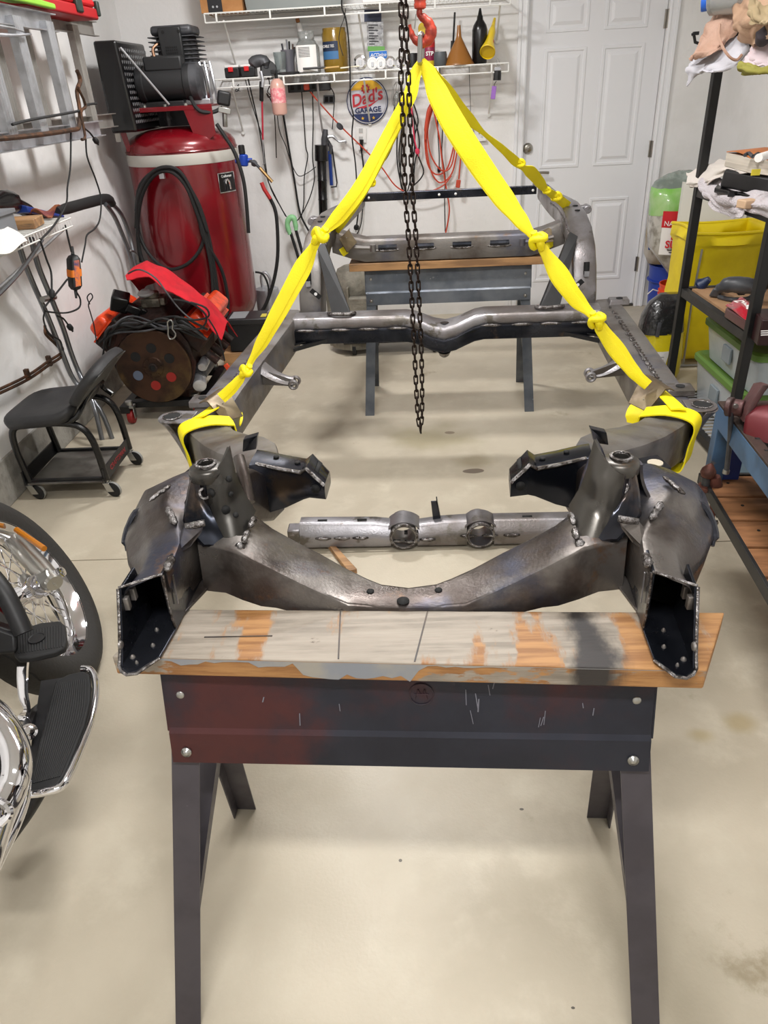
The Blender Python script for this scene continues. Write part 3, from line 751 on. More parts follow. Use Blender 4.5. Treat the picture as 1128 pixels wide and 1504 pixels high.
    # small drilled tab and pad behind
    mb = MB().prism([S(.56,3.26,.70), S(.60,3.26,.735), S(.585,3.26,.75), S(.545,3.26,.715)], (0,.004,0)); tb = obj('drilled_tab', mb, m_black, frame, smooth=False)
    obj('hole', MB().lathe([(.007,0),(.007,.001)], S(.572,3.2585,.7255), (0,-1,0), 12), m_wall, tb)
    # thin strut under crossmember
    mb = MB(); mb.hexa([S(.655,3.05,.53), S(.655,3.07,.53), S(.42,3.15,.568), S(.42,3.13,.568), S(.655,3.05,.545), S(.655,3.07,.545), S(.42,3.15,.583), S(.42,3.13,.583)])
    obj('flat_strut', mb, m_black, frame, smooth=False)
    obj('strut_gusset', MB().prism([S(.655,3.08,.548), S(.655,3.19,.56), S(.50,3.14,.575)], (0,0,.004)), m_black, frame, smooth=False)

mb = MB()
for x, y, r_ in ((592,883,.0105),(544,869,.0065),(644,867,.0065)):
    q = at(x, y, z=.7665); mb.lathe([(r_,0),(r_,.0018)], q, (0,0,1), 18)
obj('holes', mb, m_hole, frame)
# kick-up crossmember with the V dip, two-tone: bright top channel over dark lower channel
def xm2(u):
    a = abs(u); dip = max(0, 1-a/.17); dip = dip*dip*(3-2*dip)
    return dip
Us = [-.66,-.5,-.35,-.25,-.17,-.13,-.09,-.05,0,.05,.09,.13,.17,.25,.35,.5,.66]
rt_, rb_ = [], []
for u_ in Us:
    d = xm2(u_); w_ = .015*d
    rt_.append(rring([FW(u_, 3.115-.03*d, .605-.055*d), FW(u_, 3.125-.03*d, .652-.050*d), FW(u_, 3.24, .655-.050*d), FW(u_, 3.245, .605-.055*d)], .014, 2))
    rb_.append(rring([FW(u_, 3.10-.035*d, .545-.045*d), FW(u_, 3.10-.035*d, .607-.052*d), FW(u_, 3.245, .607-.052*d), FW(u_, 3.245, .545-.045*d)], .008, 2))
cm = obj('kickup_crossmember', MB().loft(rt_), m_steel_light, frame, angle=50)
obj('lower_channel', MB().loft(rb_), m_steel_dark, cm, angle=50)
mb = MB()
for u_ in (-.60,-.45,-.33,-.20,.20,.33,.45,.58):
    mb.tube([FW(u_-.045, 3.10, .606), FW(u_-.02, 3.096, .609), FW(u_+.02, 3.096, .608), FW(u_+.045, 3.10, .606)], [.002,.006,.006,.002], 6)
ob = obj('stitch_weld', mb, m_weld, cm)
obj('centre_boss', MB().lathe([(.012,-.03),(.022,-.02),(.03,.0)], FW(0, 3.11, .50), (0,-.3,1), 14), m_weld, cm)
obj('hat_hole', MB().lathe([(.02,0),(.02,.003)], FW(0, 3.16, .6045), (0,0,1), 14), m_steel_dark, cm)
# rear crossmember on the plank
Us = [-.56,-.46,-.40,.40,.46,.56]
rings = [rring([FW(u_, 3.70, .762+zz), FW(u_, 3.71, .868+zz), FW(u_, 3.80, .872+zz), FW(u_, 3.82, .762+zz)], .012, 2) for u_, zz in zip(Us, (.05,.015,0,0,.015,.05))]
rx = obj('rear_crossmember', MB().loft(rings), m_steel, frame, angle=50)
for u_ in (-.29,-.11,.07,.25):
    mb = MB().tube([FW(u_-.045, 3.708, .83), FW(u_+.045, 3.708, .83)], [.012,.012], 8)
    k_ = obj('pressed_slot', mb, m_steel_dark, rx)
    mb = MB(); mb.tube([FW(u_-.055,3.706,.818), FW(u_-.02,3.703,.814), FW(u_+.03,3.703,.815), FW(u_+.055,3.706,.819)], .005, 6); obj('slot_weld', mb, m_weld, k_)
for s in (-1, 1):
    mb = MB().tube([FW(s*.36, 3.67, .835), FW(s*.44, 3.665, .842), FW(s*.50, 3.66, .855)], [.008,.010,.010], 8)
    obj('control_arm_stub', mb.cyl(FW(s*.355, 3.66, .822), FW(s*.355, 3.66, .852), .014), m_steel, rx)
    # corner protector at the rear: zinc angle with webbing seen below
# rear tie bar
Yb = 4.36
mb = MB().hexa([FW(-.50, Yb, .955), FW(.47, Yb, .955), FW(.47, Yb+.03, .955), FW(-.50, Yb+.03, .955), FW(-.50, Yb, .998), FW(.47, Yb, .998), FW(.47, Yb+.03, .998), FW(-.50, Yb+.03, .998)])
rb2 = obj('rear_tie_bar', mb, m_steel_dark, frame, bevel=.003, smooth=False)
mb = MB()
for u_ in (-.45, -.06, .03, .45): mb.lathe([(.007, 0), (.007, .0015)], FW(u_, Yb-.0008, .975), (0,-1,0), 12)
obj('holes', mb, m_wall, rb2)
for s in (-1, 1):
    obj('end_plate', MB().box(FW(s*.49, Yb+.0, 1.0), (.07, .12, .006)), m_steel, rb2)

# ------------------------------------------------------------------ loose crossmember on the floor
lx = thing('loose_crossmember', 'loose steel crossmember with two welded tube rings lying on the floor under the frame', 'crossmember', (.03, 2.40, 0))
a_, b_ = at(445, 800, z=.03), at(890, 792, z=.03)
lx_dir = (b_-a_); lx_dir.z = 0; lx_dir.normalize(); lx_n = V((-lx_dir.y, lx_dir.x, 0)); lx_o = V((a_.x, a_.y, 0))
def LW(u, v, z): return lx_o+lx_dir*u+lx_n*v+V((0,0,z))
ln_ = (b_-a_).length
def zoff(u):
    f = (u-.44)
    return -.022*max(0, min(1, 1-abs(u-.40)/.16))
us = [-.01, .02, .24, .30, .36, .45, .51, .57, ln_]
ringu = []
for px_, py_ in ((593, 783), (706, 781)):
    c = at(px_, py_, Y=LW(.3, 0, 0).y-.01); ringu.append((c-lx_o).dot(lx_dir))
def lring(u): return rring([LW(u, 0, .012), LW(u, 0, .062+zoff(u)), LW(u, .03, .105+zoff(u)), LW(u, .085, .105+zoff(u)), LW(u, .10, .012)], .010, 2)
r1, r2 = ringu; mb = MB()
mb.loft([lring(u) for u in (-.01, .02, r1-.11, r1-.05)]); mb.loft([lring(u) for u in (r1+.05, (r1+r2)/2, r2-.05)]); mb.loft([lring(u) for u in (r2+.05, r2+.11, ln_)])
lb = obj('channel_bar', mb, m_steel_light, lx, angle=50)
mb = MB(); rnd = random.Random(2)
for u in (.08,.15,.22,.36,.41,.47,.62,.70,.78):
    mb.tube([LW(u-.03, -.002, .057+zoff(u)), LW(u-.01, -.005, .058+zoff(u)), LW(u+.01, -.005, .057+zoff(u)), LW(u+.03, -.002, .057+zoff(u))], [.003,.0075,.0075,.003], 6)
obj('stitch_weld', mb, m_weld, lb)
for u_ in ringu:
    ax = V((-.04, 1, .0)).normalized()
    c = LW(u_, -.012, .062)
    mb = MB().lathe([(.043, 0), (.048, .0), (.048, .118), (.043, .118), (.043, .0)], c, ax, 28, cap=False)
    tr = obj('tube_ring', mb, m_steel, lx, angle=50)
    obj('ring_saddle', MB().grid(lambda a, b: LW(u_+(a-.5)*.115, .01+.085*b, .088+.026*math.sin(a*math.pi)**.8), 12, 2, .004), m_steel_light, lx, angle=60)
    b2 = [c+ax*.004+(ax.orthogonal().normalized()*math.cos(k*math.pi/10)+ax.cross(ax.orthogonal().normalized())*math.sin(k*math.pi/10))*.049 for k in range(20)]
    obj('ring_weld', MB().tube(b2, .006, 6, loop=True), m_weld, tr)
mb = MB()
for u in (.075, .225, .84): mb.hexa([LW(u-.018,.045,.1055), LW(u+.018,.045,.1055), LW(u+.018,.055,.1055), LW(u-.018,.055,.1055), LW(u-.018,.045,.1065), LW(u+.018,.045,.1065), LW(u+.018,.055,.1065), LW(u-.018,.055,.1065)])
for u in (.39, .43): mb.box(LW(u, .012, .069), (.012, .012, .012))
obj('slots', mb, m_hole, lb)
c = LW(.505, .06, .09)
mb = MB().hexa([c+V((-.013,-.004,0)), c+V((.013,-.004,0)), c+V((.013,0,0)), c+V((-.013,0,0)), c+V((-.020,-.004,.085)), c+V((.004,-.004,.085)), c+V((.004,0,.085)), c+V((-.020,0,.085))])
ub = obj('upright_bracket', mb, m_steel_dark, lx, bevel=.001)
obj('bracket_flange', MB().hexa([c+V((.013,-.004,0)), c+V((.017,-.004,0)), c+V((.017,.03,0)), c+V((.013,.03,0)), c+V((.000,-.004,.085)), c+V((.004,-.004,.085)), c+V((.004,.03,.085)), c+V((.0,.03,.085))]), m_steel_dark, ub)
obj('end_tongue', MB().box(LW(-.035, .05, .045), (.05, .06, .07)), m_steel_light, lx, bevel=.006)
tag(obj('wood_offcut', MB().prism([at(478, 800, z=.0), at(512, 845, z=0), at(525, 842, z=0), at(492, 806, z=0)], (0,0,.02)), m_wood2, bevel=.002), 'small pale wood offcut on the floor just behind the front crossmember', 'wood offcut')
# ------------------------------------------------------------------ lifting slings, hook and chain
CAMP = V((0, 0, CAM_H))
def on_line(A_, B_, px, py):
    """point on the pixel's sight line at the depth of the nearest point of segment A-B"""
    d = fw + rt*((px-564)/FPX) - up*((py-752)/FPX); d.normalize(); e = (B_-A_); L = e.length; e.normalize()
    w0 = CAMP-A_; b = d.dot(e); t = (e.dot(w0)*1 - b*d.dot(w0))/(1-b*b); t = max(0, min(L, t))
    q = A_+e*t; s_ = (q-CAMP).dot(d); return CAMP+d*s_
HK = at(619, 95, Y=2.45)
def knot(mb, p, d, w, sz):
    d = d.normalized(); w = (w-d*w.dot(d)).normalized(); n = d.cross(w)
    pts = []
    for k in range(20):
        a = 2*math.pi*k/20
        pts.append(p+(w*math.cos(a)*1.0+n*math.sin(a)*.75)*sz*(1+.12*math.sin(2*a))+d*math.sin(a*2)*sz*.45)
    mb.tube(pts, sz*.52, 8, loop=True)
    pts = [p+d*sz*1.3-w*sz*.3, p+d*sz*.6+n*sz*.5, p+w*sz*.2, p-d*sz*.6-n*sz*.5, p-d*sz*1.3+w*sz*.2]
    mb.tube(pts, [sz*.5, sz*.62, sz*.66, sz*.62, sz*.5], 8, smooth=3)
def sling(label, end, way, knots, tail=None, wf=.86):
    A_ = HK; pts = []; ws = []
    for x, y, w_ in way: pts.append(on_line(A_, end, x, y)); ws.append(w_*wf)
    wd = []
    for i, p in enumerate(pts):
        t = (pts[min(i+1, len(pts)-1)]-pts[max(i-1, 0)]).normalized(); wd.append(t.cross((CAMP-p).normalized()).normalized()+V((0,.12*math.sin(i*1.9),0)))
    t_ = thing('lifting_sling', label, 'sling', tuple(pts[0]), group='yellow lifting slings')
    mb = MB().ribbon(pts, ws, wd, .004, sub=6)
    # a second ply, slightly offset, gives the doubled webbing its fold
    mb.ribbon([p+wd[i]*ws[i]*.12+(CAMP-p).normalized()*.004 for i, p in enumerate(pts)], [w_*.62 for w_ in ws], wd, .003, sub=6)
    obj('webbing', mb, m_yel, t_, angle=60)
    for x, y, sz in knots:
        p = on_line(A_, end, x, y); mb = MB(); knot(mb, p+(CAMP-p).normalized()*.01, end-A_, V((1,0,.4)), sz); obj('knot', mb, m_yel, t_, angle=80)
    if tail:
        for pth, w_, wdr in tail:
            obj('wrap', MB().ribbon(pth, w_, wdr, .004, sub=4), m_yel, t_, angle=60)
    return t_
def loopring(s):
    S = lambda u, v, z: FW(s*u, v, z)
    pts = [S(.600,1.985,.668), S(.66,1.955,.684), S(.715,1.925,.679), S(.735,1.915,.655), S(.728,1.918,.60), S(.722,1.92,.535), S(.70,1.93,.517), S(.63,1.965,.517), S(.600,1.985,.53), S(.594,1.988,.60), S(.600,1.985,.668)]
    return pts, (S(.55,1,0)-S(0,0,0)).normalized()
lp, ld = loopring(-1); 
endL = at(325, 597, z=.68)
sling('yellow sling from the hook to the front left corner of the frame, knotted twice', endL,
      [(619,88,.02),(609,112,.040),(602,140,.045),(585,172,.044),(560,220,.046),(530,275,.052),(500,315,.050),(478,338,.030),(470,347,.020),(462,360,.030),(443,396,.062),(415,448,.058),(388,497,.046),(370,528,.022),(361,546,.015),(350,560,.034),(338,573,.040),(325,585,.040)],
      [(470,346,.020),(361,545,.016)],
      tail=[(lp, .075, ld), ([at(331,583,z=.672), at(318,596,z=.678), at(303,606,z=.684), at(291,613,z=.690)], .042, V((.6,.8,0))),
            ([at(343,600,z=.60), at(346,610,z=.585), at(343,622,z=.57), at(338,632,z=.55)], [.045,.05,.05,.045], V((.6,.8,0)))])
lp, ld = loopring(1)
endR = at(958, 578, z=.68)
sling('broad yellow sling from the hook to the front right corner of the frame, knotted twice', endR,
      [(620,88,.02),(631,110,.050),(645,142,.072),(668,185,.080),(700,235,.078),(735,285,.072),(762,320,.052),(780,343,.028),(791,354,.022),(799,368,.034),(822,405,.066),(845,438,.055),(866,459,.030),(876,470,.022),(884,484,.044),(905,513,.058),(928,543,.046),(940,556,.038),(952,566,.036)],
      [(790,353,.020),(876,470,.019)],
      tail=[(lp, .075, ld), ([at(958,567,z=.672), at(975,580,z=.68), at(988,592,z=.688), at(997,602,z=.692)], .042, V((-.6,.8,0))),
            ([at(940,594,z=.60), at(934,602,z=.585), at(932,612,z=.57), at(930,622,z=.55)], [.045,.055,.06,.045], V((-.6,.8,0)))])
endRR = LP(1, 478, 338, .9); endRR = at(832, 301, Y=3.72)
sling('thin twisted yellow sling from the hook to the rear right corner, before the door', endRR,
      [(622,90,.02),(636,112,.045),(655,138,.062),(684,170,.045),(712,197,.018),(738,219,.030),(756,236,.040),(768,246,.025),(780,253,.055),(793,268,.050),(802,279,.030),(812,286,.040),(822,293,.045),(834,303,.05)],
      [(764,240,.014),(803,280,.013),(817,289,.018)])
endRL = at(497, 338, Y=3.72)
sling('yellow sling mostly hidden behind the front left one, going to the rear left corner', endRL,
      [(617,90,.02),(606,122,.035),(594,160,.036),(572,210,.034),(546,262,.030),(526,296,.034),(508,322,.034),(495,340,.03)],
      [(545,268,.014)])
# zinc corner protectors
def protector(name, label, tl, tr, br, bl, lip):
    t_ = thing(name, label, 'bracket', tuple(bl), group='zinc corner protectors under the slings')
    n = (tr-tl).cross(bl-tl).normalized()
    if n.dot(CAMP-tl) < 0: n = -n
    off = n*.008
    up_ = V(lip)
    ring = lambda p, q: [p+up_, p+up_*.5+off*.9, p+off, q+off, q+off-n*.004, p+off-n*.004, p+up_*.5+off*.4, p+up_-V((0,0,.004))]
    mb = MB().loft([ring(tl, bl), ring(tr, br)]); b = obj('angle_plate', mb, m_yplate, t_, angle=50)
    cen = (bl*.65+tl*.35).lerp(br*.65+tr*.35, .5)+off+n*.0005; ax = (tr-tl).normalized(); ay = (bl-tl).normalized()
    mb = MB(); mb.tube([cen+ax*.006*math.cos(k*.6)+ay*.006*math.sin(k*.6) for k in range(10)], .0008, 4)
    mb.tube([cen-ay*.018-ax*.004, cen-ay*.018+ax*.004], .001, 4); mb.tube([cen-ay*.026-ax*.003, cen-ay*.026+ax*.004], .001, 4)
    obj('stamped_mark', mb, m_alu, b)
    return t_
protector('corner_protector', 'brown zinc angle plate under the sling on the front left rail', at(303,592,z=.700), at(331,572,z=.700), at(355,613,z=.640), at(327,621,z=.645), FW(-.022,0,.002)-FW(0,0,0))
protector('corner_protector', 'brown zinc angle plate under the sling on the front right rail', at(946,553,z=.700), at(979,574,z=.700), at(952,607,z=.640), at(925,594,z=.645), FW(.022,0,.002)-FW(0,0,0))
protector('corner_protector', 'coppery zinc angle plate on the rear left rail above the plank', at(497,352,Y=3.62), at(510,339,Y=3.70), at(523,357,Y=3.66), at(509,372,Y=3.6), V((.012,.02,.008)))
protector('corner_protector', 'coppery zinc angle plate on the rear right rail above the plank', at(797,344,Y=3.66), at(810,338,Y=3.66), at(813,356,Y=3.62), at(802,357,Y=3.62), V((-.012,.02,.008)))
for a, b in (((502,364),(508,374)), ((803,361),(812,357))):
    p, q = at(*a, Y=3.66), at(*b, Y=3.66)
    tag(obj('webbing_end', MB().ribbon([p, p.lerp(q,.5)+V((0,-.006,0)), q], .03, V((.5,0,.8)), .008, sub=3), m_yel), 'rounded yellow end of webbing peeking out below the '+('rear left' if a[0] < 600 else 'rear right')+' angle plate', 'webbing', 'sling ends at the rear')
# hoist hook
hk = thing('hoist_hook', 'red forged hoist hook with a swivel hanging above the frame, holding all slings', 'hook', tuple(HK))
Yh = 2.45
pts = [at(x, y, Y=Yh) for x, y in ((616.5,12),(616.5,22),(624,28),(631,37),(633,48),(629,58),(620,63.5),(611.5,60),(605,51),(601.5,36))]
obj('hook', MB().tube(pts, [.007,.0085,.011,.014,.0165,.0155,.013,.0105,.0085,.0045], 12, smooth=4), m_hook, hk, angle=70)
p0, p1 = at(617, 14, Y=Yh), at(617, -60, Y=Yh)
obj('swivel', MB().lathe([(.010,0),(.016,.003),(.017,.012),(.0155,.016),(.0165,.02),(.0165,.032),(.0145,.036),(.0145,.12)], p0, p1-p0, 20), m_hook, hk)
obj('latch', MB().tube([at(611,21,Y=Yh-.01), at(610,30,Y=Yh-.012), at(609,42,Y=Yh-.005)], .0018, 6, smooth=3), m_bolt, hk)
a, b = at(619, 50, Y=Yh), at(618, 93, Y=Yh); d = (b-a).normalized(); L_ = (b-a).length
wv = V((.22,.97,0)); wv = (wv-d*wv.dot(d)).normalized(); pts = []
for k in range(28):
    an = 2*math.pi*k/28; pts.append((a+b)/2+d*(L_/2-.014)*(1 if math.cos(an) > 0 else -1)*min(1, abs(math.cos(an))*3)+d*.014*math.cos(an)+wv*.017*max(-1, min(1, math.sin(an)*1.3)))
tag(obj('master_link', MB().tube(pts, .0072, 8, loop=True), m_bolt), 'oblong plain steel ring hanging on the red hook and carrying the slings', 'ring')
# hand chain, link by link
ch = thing('hand_chain', 'dark oily loop of hand chain hanging beside the hook in the middle of the frame', 'chain', tuple(at(617, 632, Y=2.38)))
lm = MB(); hl, hw = .0115, .0062
pp = [V((hw*math.cos(a_), hl*(1 if math.sin(a_) >= 0 else -1)*.9+hw*math.sin(a_)*1.1, 0)) for a_ in [2*math.pi*k/14 for k in range(14)]]
lm.tube(pp, .0026, 6, loop=True)
lkm = None
strands = [[(588,-30),(589,0),(590,60),(589,120),(592,180),(594,250),(597,310),(600,350),(607,480),(613,600),(617,630)], [(596,-30),(596,0),(597,60),(600,120),(603,200),(605,260),(608,310),(611,350),(615,430),(619,520),(620,600),(618,628)]]
for si, st in enumerate(strands):
    P_ = [at(x, y, Y=2.38+.02*si) for x, y in st]
    path = catmull(P_, 12); acc = [0]
    for i in range(1, len(path)): acc.append(acc[-1]+(path[i]-path[i-1]).length)
    n = int(acc[-1]/.0262); j = 0
    for k in range(n+1):
        s_ = acc[-1]-k*.0262
        i = max(0, min(len(path)-2, next((q for q in range(len(acc)-1) if acc[q+1] >= s_), len(path)-2)))
        f = (s_-acc[i])/max(1e-6, acc[i+1]-acc[i]); p = path[i].lerp(path[i+1], f); t = (path[i]-path[i+1]).normalized()
        xa = V((1, .25, 0)) if k % 2 else V((-.25, 1, 0))
        za = xa.cross(t).normalized(); xa = t.cross(za)
        M = Matrix(((xa.x, t.x, za.x, p.x), (xa.y, t.y, za.y, p.y), (xa.z, t.z, za.z, p.z), (0,0,0,1)))
        if lkm is None:
            b_ = lm.b; finish(b_, 60); lkm = bpy.data.meshes.new('chain_link'); b_.to_mesh(lkm); b_.free(); lkm.materials.append(m_chain)
        inst('chain_link', lkm, ch, M)
# the hoist itself hangs from the ceiling above the picture
hb = thing('chain_hoist', 'red chain hoist body hanging from the ceiling above the frame', 'hoist', (.06, 2.42, 2.3))
obj('body', MB().cyl((-.02,2.42,2.38), (.14,2.42,2.38), .085, 24), m_hook, hb, bevel=.01)
obj('hanger', MB().tube([(.06,2.42,2.44), (.06,2.42,2.72)], .012, 8), m_chain, hb)
obj('load_chain', MB().tube([(p1.x,p1.y,p1.z), (.05,2.43,2.33)], .008, 8), m_chain, hb)
# ------------------------------------------------------------------ air compressor
m_red = mat('compressor_red', '7A0D19', .25, .15, coat=.45, col2='690A15', nscale=3)
m_castgrey = mat('cast_grey', '55565A', .5, .4, col2='3E3F43', nscale=12)
m_dkgrey = mat('dark_grey_plastic', '1D1E20', .5)
m_band = mat('band_paper', 'B9B6AE', .5)
TX, TY = -1.36, 4.95
ac = thing('air_compressor', 'tall red upright air compressor with a black belt guard in the back left corner', 'air compressor', (TX, TY, 0))
Tn = lambda x, y, z: V((TX+x, TY+y, z))
prof = [(.02,.16),(.14,.165),(.24,.19),(.30,.235),(.325,.29),(.332,.34),(.332,1.235),(.326,1.27),(.305,1.30),(.26,1.325),(.18,1.345),(.08,1.355),(.0,1.357)]
tank = obj('tank', MB().lathe([(r_, h) for r_, h in prof], (TX, TY, 0), seg=56), m_red, ac, angle=60)
obj('band', MB().lathe([(.3335,1.165),(.3345,1.168),(.3345,1.222),(.3335,1.225)], (TX, TY, 0), seg=56, cap=False), m_band, tank)
obj('weld_ring', MB().tube([Tn(.333*math.cos(k*math.pi/24), .333*math.sin(k*math.pi/24), 1.236) for k in range(48)], .004, 6, loop=True), m_red, tank)
for k in range(3):
    a = R(-90+120*k+30)
    obj('leg', MB().hexa([Tn(math.cos(a+d)*r_, math.sin(a+d)*r_, z) for z, rr2 in ((0, (.26,.37)), (.34, (.28,.335))) for d, r_ in ((-.16, rr2[0]), (-.16, rr2[1]), (.16, rr2[1]), (.16, rr2[0]))]), m_red, ac, bevel=.004, smooth=False)
ZD = -.085
Tn0 = Tn
Tn = lambda x, y, z: V((TX+x, TY+y, z+ZD))
# saddle platform on top
px0, px1 = -.27, .26
mb = MB().box(Tn(-.03,0,1.545), (.60,.42,.012)); obj('platform', mb, m_red, ac, bevel=.002, smooth=False)
mb = MB().hexa([Tn(-.27,-.21,1.33), Tn(-.24,-.21,1.33), Tn(-.24,-.205,1.33), Tn(-.27,-.205,1.33), Tn(-.31,-.21,1.545), Tn(-.27,-.21,1.545), Tn(-.27,-.205,1.545), Tn(-.31,-.205,1.545)])
mb.prism([Tn(.10,-.215,1.545), Tn(.27,-.215,1.545), Tn(.27,-.215,1.40), Tn(.17,-.215,1.33), Tn(.14,-.215,1.40)], (0,.006,0))
mb.box(Tn(-.03,-.213,1.538), (.6,.006,.022))
pf = obj('platform_skirt', mb, m_red, ac, bevel=.002, smooth=False)
obj('backplate', MB().box(Tn(-.05,.12,1.49), (.42,.006,.10)), m_castgrey, ac, smooth=False)
for x in (-.24,-.12,.0,.12): obj('bolt', MB().cyl(Tn(x,-.20,1.551), Tn(x,-.20,1.562), .011, 8), m_bolt, pf)
obj('drain_fitting', MB().cyl(Tn(-.02,-.12,1.45), Tn(-.02,-.12,1.545), .014, 12).cyl(Tn(-.02,-.12,1.48), Tn(-.02,-.12,1.50), .022, 8), m_black, ac)
obj('warning_label', MB().box(Tn(-.305,-.214,1.42), (.03,.003,.07)), m_band, pf); 
Tn = Tn0
# belt guard: big black box on the left, perforated inner side
gx0, gx1 = -.285, -.165
gy0, gy1, gz0, gz1 = -.36, .16, 1.35, 1.79
gd = obj('belt_guard', MB().hexa([Tn(gx0,gy0,gz0), Tn(gx1+.02,gy0+.02,gz0), Tn(gx1+.02,gy1,gz0), Tn(gx0,gy1,gz0), Tn(gx0,gy0,gz1), Tn(gx1,gy0+.02,gz1), Tn(gx1,gy1,gz1), Tn(gx0,gy1,gz1)]), m_blackg, ac, bevel=.012, smooth=False)
mb = MB(); n_ = 0
for i in range(15):
    for j in range(13):
        y = gy0+.05+.033*i+(.016 if j % 2 else 0); z = gz0+.05+.029*j
        mb.lathe([(.009,0),(.009,.0015)], Tn(gx1+.022*(1-(z-gz0)/(gz1-gz0))-.0012,y,z), (1,0,0), 6)
ob = obj('perforated_mesh', mb, m_alu, gd); ob['kind'] = 'stuff'
obj('guard_stay', MB().tube([Tn(-.15,-.33,1.755), Tn(.03,-.22,1.475)], .006, 8), m_alu, gd)
Tn = lambda x, y, z: V((TX+x, TY+y, z+ZD))
# motor
mo = obj('motor', MB().lathe([(.05,-.005),(.088,.0),(.094,.01),(.094,.04),(.088,.045),(.088,.27),(.094,.275),(.094,.32),(.085,.345),(.045,.355),(.02,.36)], Tn(-.15,-.12,1.665), (1,0,0), 32), m_dkgrey, ac, angle=45)
obj('capacitor_box', MB().box(Tn(.02,-.14,1.76), (.22,.09,.075)), m_dkgrey, mo, bevel=.012)
obj('end_bell', MB().lathe([(.095,0),(.095,.04),(.075,.06)], Tn(.16,-.12,1.665), (1,0,0), 28), m_castgrey, mo)
obj('motor_foot', MB().box(Tn(.0,-.12,1.562), (.22,.16,.03)), m_black, mo, bevel=.004)
# pump with fins
pm = obj('pump', MB().box(Tn(.05,.10,1.73), (.20,.20,.34)).lathe([(.10,0),(.10,.05)], Tn(.05,.10,1.555), (0,0,1), 24), m_castgrey, ac, bevel=.02)
for z in [1.74+.022*k for k in range(8)]:
    obj('fin', MB().box(Tn(.05,.10,z), (.27,.25,.006)), m_castgrey, pm, bevel=.002)
obj('head', MB().box(Tn(.05,.10,1.925), (.24,.22,.05)), m_castgrey, pm, bevel=.018)
hd_ = obj('shroud', MB().box(Tn(.05,-.03,1.86), (.13,.03,.16)), m_dkgrey, pm, bevel=.008)
mb = MB()
for i in range(6):
    for j in range(4): mb.box(Tn(.02+.012*i,-.047,1.80+.014*j), (.007,.002,.008))
ob = obj('shroud_vents', mb, m_hole, hd_, smooth=False); ob['kind'] = 'stuff'
for x in (.015,.105): obj('shroud_hole', MB().lathe([(.009,0),(.009,.002)], Tn(x,-.045,1.915), (0,-1,0), 12), m_hole, hd_)
obj('copper_pipe', MB().tube([Tn(-.02,.0,1.87), Tn(-.06,-.03,1.84), Tn(-.055,-.05,1.79), Tn(-.05,-.06,1.75)], .010, 8, smooth=4), mat('copper_pipe','8A6A55',.35,.9), pm)
obj('crankcase', MB().lathe([(.085,0),(.085,.06),(.06,.09)], Tn(.14,.04,1.66), (1,0,0), 24), m_alu, pm)
for k in range(3): obj('crank_rib', MB().tube([Tn(.215+.03*k,-.07,1.57), Tn(.215+.03*k,-.09,1.66), Tn(.20+.03*k,-.06,1.76)], .008, 8, smooth=3), m_alu, pm)
obj('pump_foot', MB().box(Tn(.17,-.10,1.565), (.16,.08,.03)), m_alu, pm, bevel=.005)
# pressure switch with its cord and the hose down the right of the tank
ps = obj('pressure_switch', MB().box(Tn(.335,-.16,1.575), (.075,.06,.075), (0,.25,.2)), m_black, ac, bevel=.012)
obj('switch_base', MB().box(Tn(.33,-.165,1.515), (.07,.05,.03), (0,.25,.2)).cyl(Tn(.32,-.16,1.43), Tn(.33,-.16,1.52), .015, 10), m_bolt, ps, bevel=.003)
obj('motor_cord', MB().tube([Tn(.13,-.12,1.63), Tn(.16,-.2,1.57), Tn(.20,-.22,1.52), Tn(.27,-.2,1.51), Tn(.32,-.17,1.53)], .011, 8, smooth=4), m_rubber, ac)
pts = [at(x, y, Y=4.62) for x, y in ((318,182),(330,200),(345,225),(357,262),(362,300),(365,342))]
obj('power_cord', MB().tube(pts, .011, 8, smooth=4), m_rubber, ac)
Tn = Tn0
# chrome model plate: white lettering, a number plate look
c = Tn(0, 0, 1.045); ang = R(-31)
pn = V((math.cos(ang), math.sin(ang), 0)); pt = V((-pn.y, pn.x, 0))
mb = MB(); 
def plate(a, b, k=0): 
    t = (a-.5)*.40; return V((TX, TY, 0))+V((math.cos(ang+t)*(.337+k), math.sin(ang+t)*(.337+k), 1.0+.105*b))
pl_ = obj('model_plate', MB().grid(lambda a, b: plate(a, b, 0), 6, 1, .003), mat('plate_black','1C1C1E',.3,.3), ac)
mb = MB().tube([plate(a, b, .001) for a, b in ((0,0),(.5,0),(1,0),(1,.5),(1,1),(.5,1),(0,1),(0,.5))], .003, 6, loop=True); obj('plate_rim', mb, m_chrome, pl_)
M_ = frameM(plate(.45,.83,.004), pt, (0,0,1)); text('plate_text', 'Craftsman', .021, M_, mat('white_print','E8E8E6',.5), pl_)
mb = MB().tube([plate(.32,.12,.004), plate(.36,.5,.004), plate(.45,.66,.004), plate(.58,.5,.004), plate(.62,.12,.004)], .006, 6, smooth=3); obj('plate_emblem', mb, m_chrome, pl_)
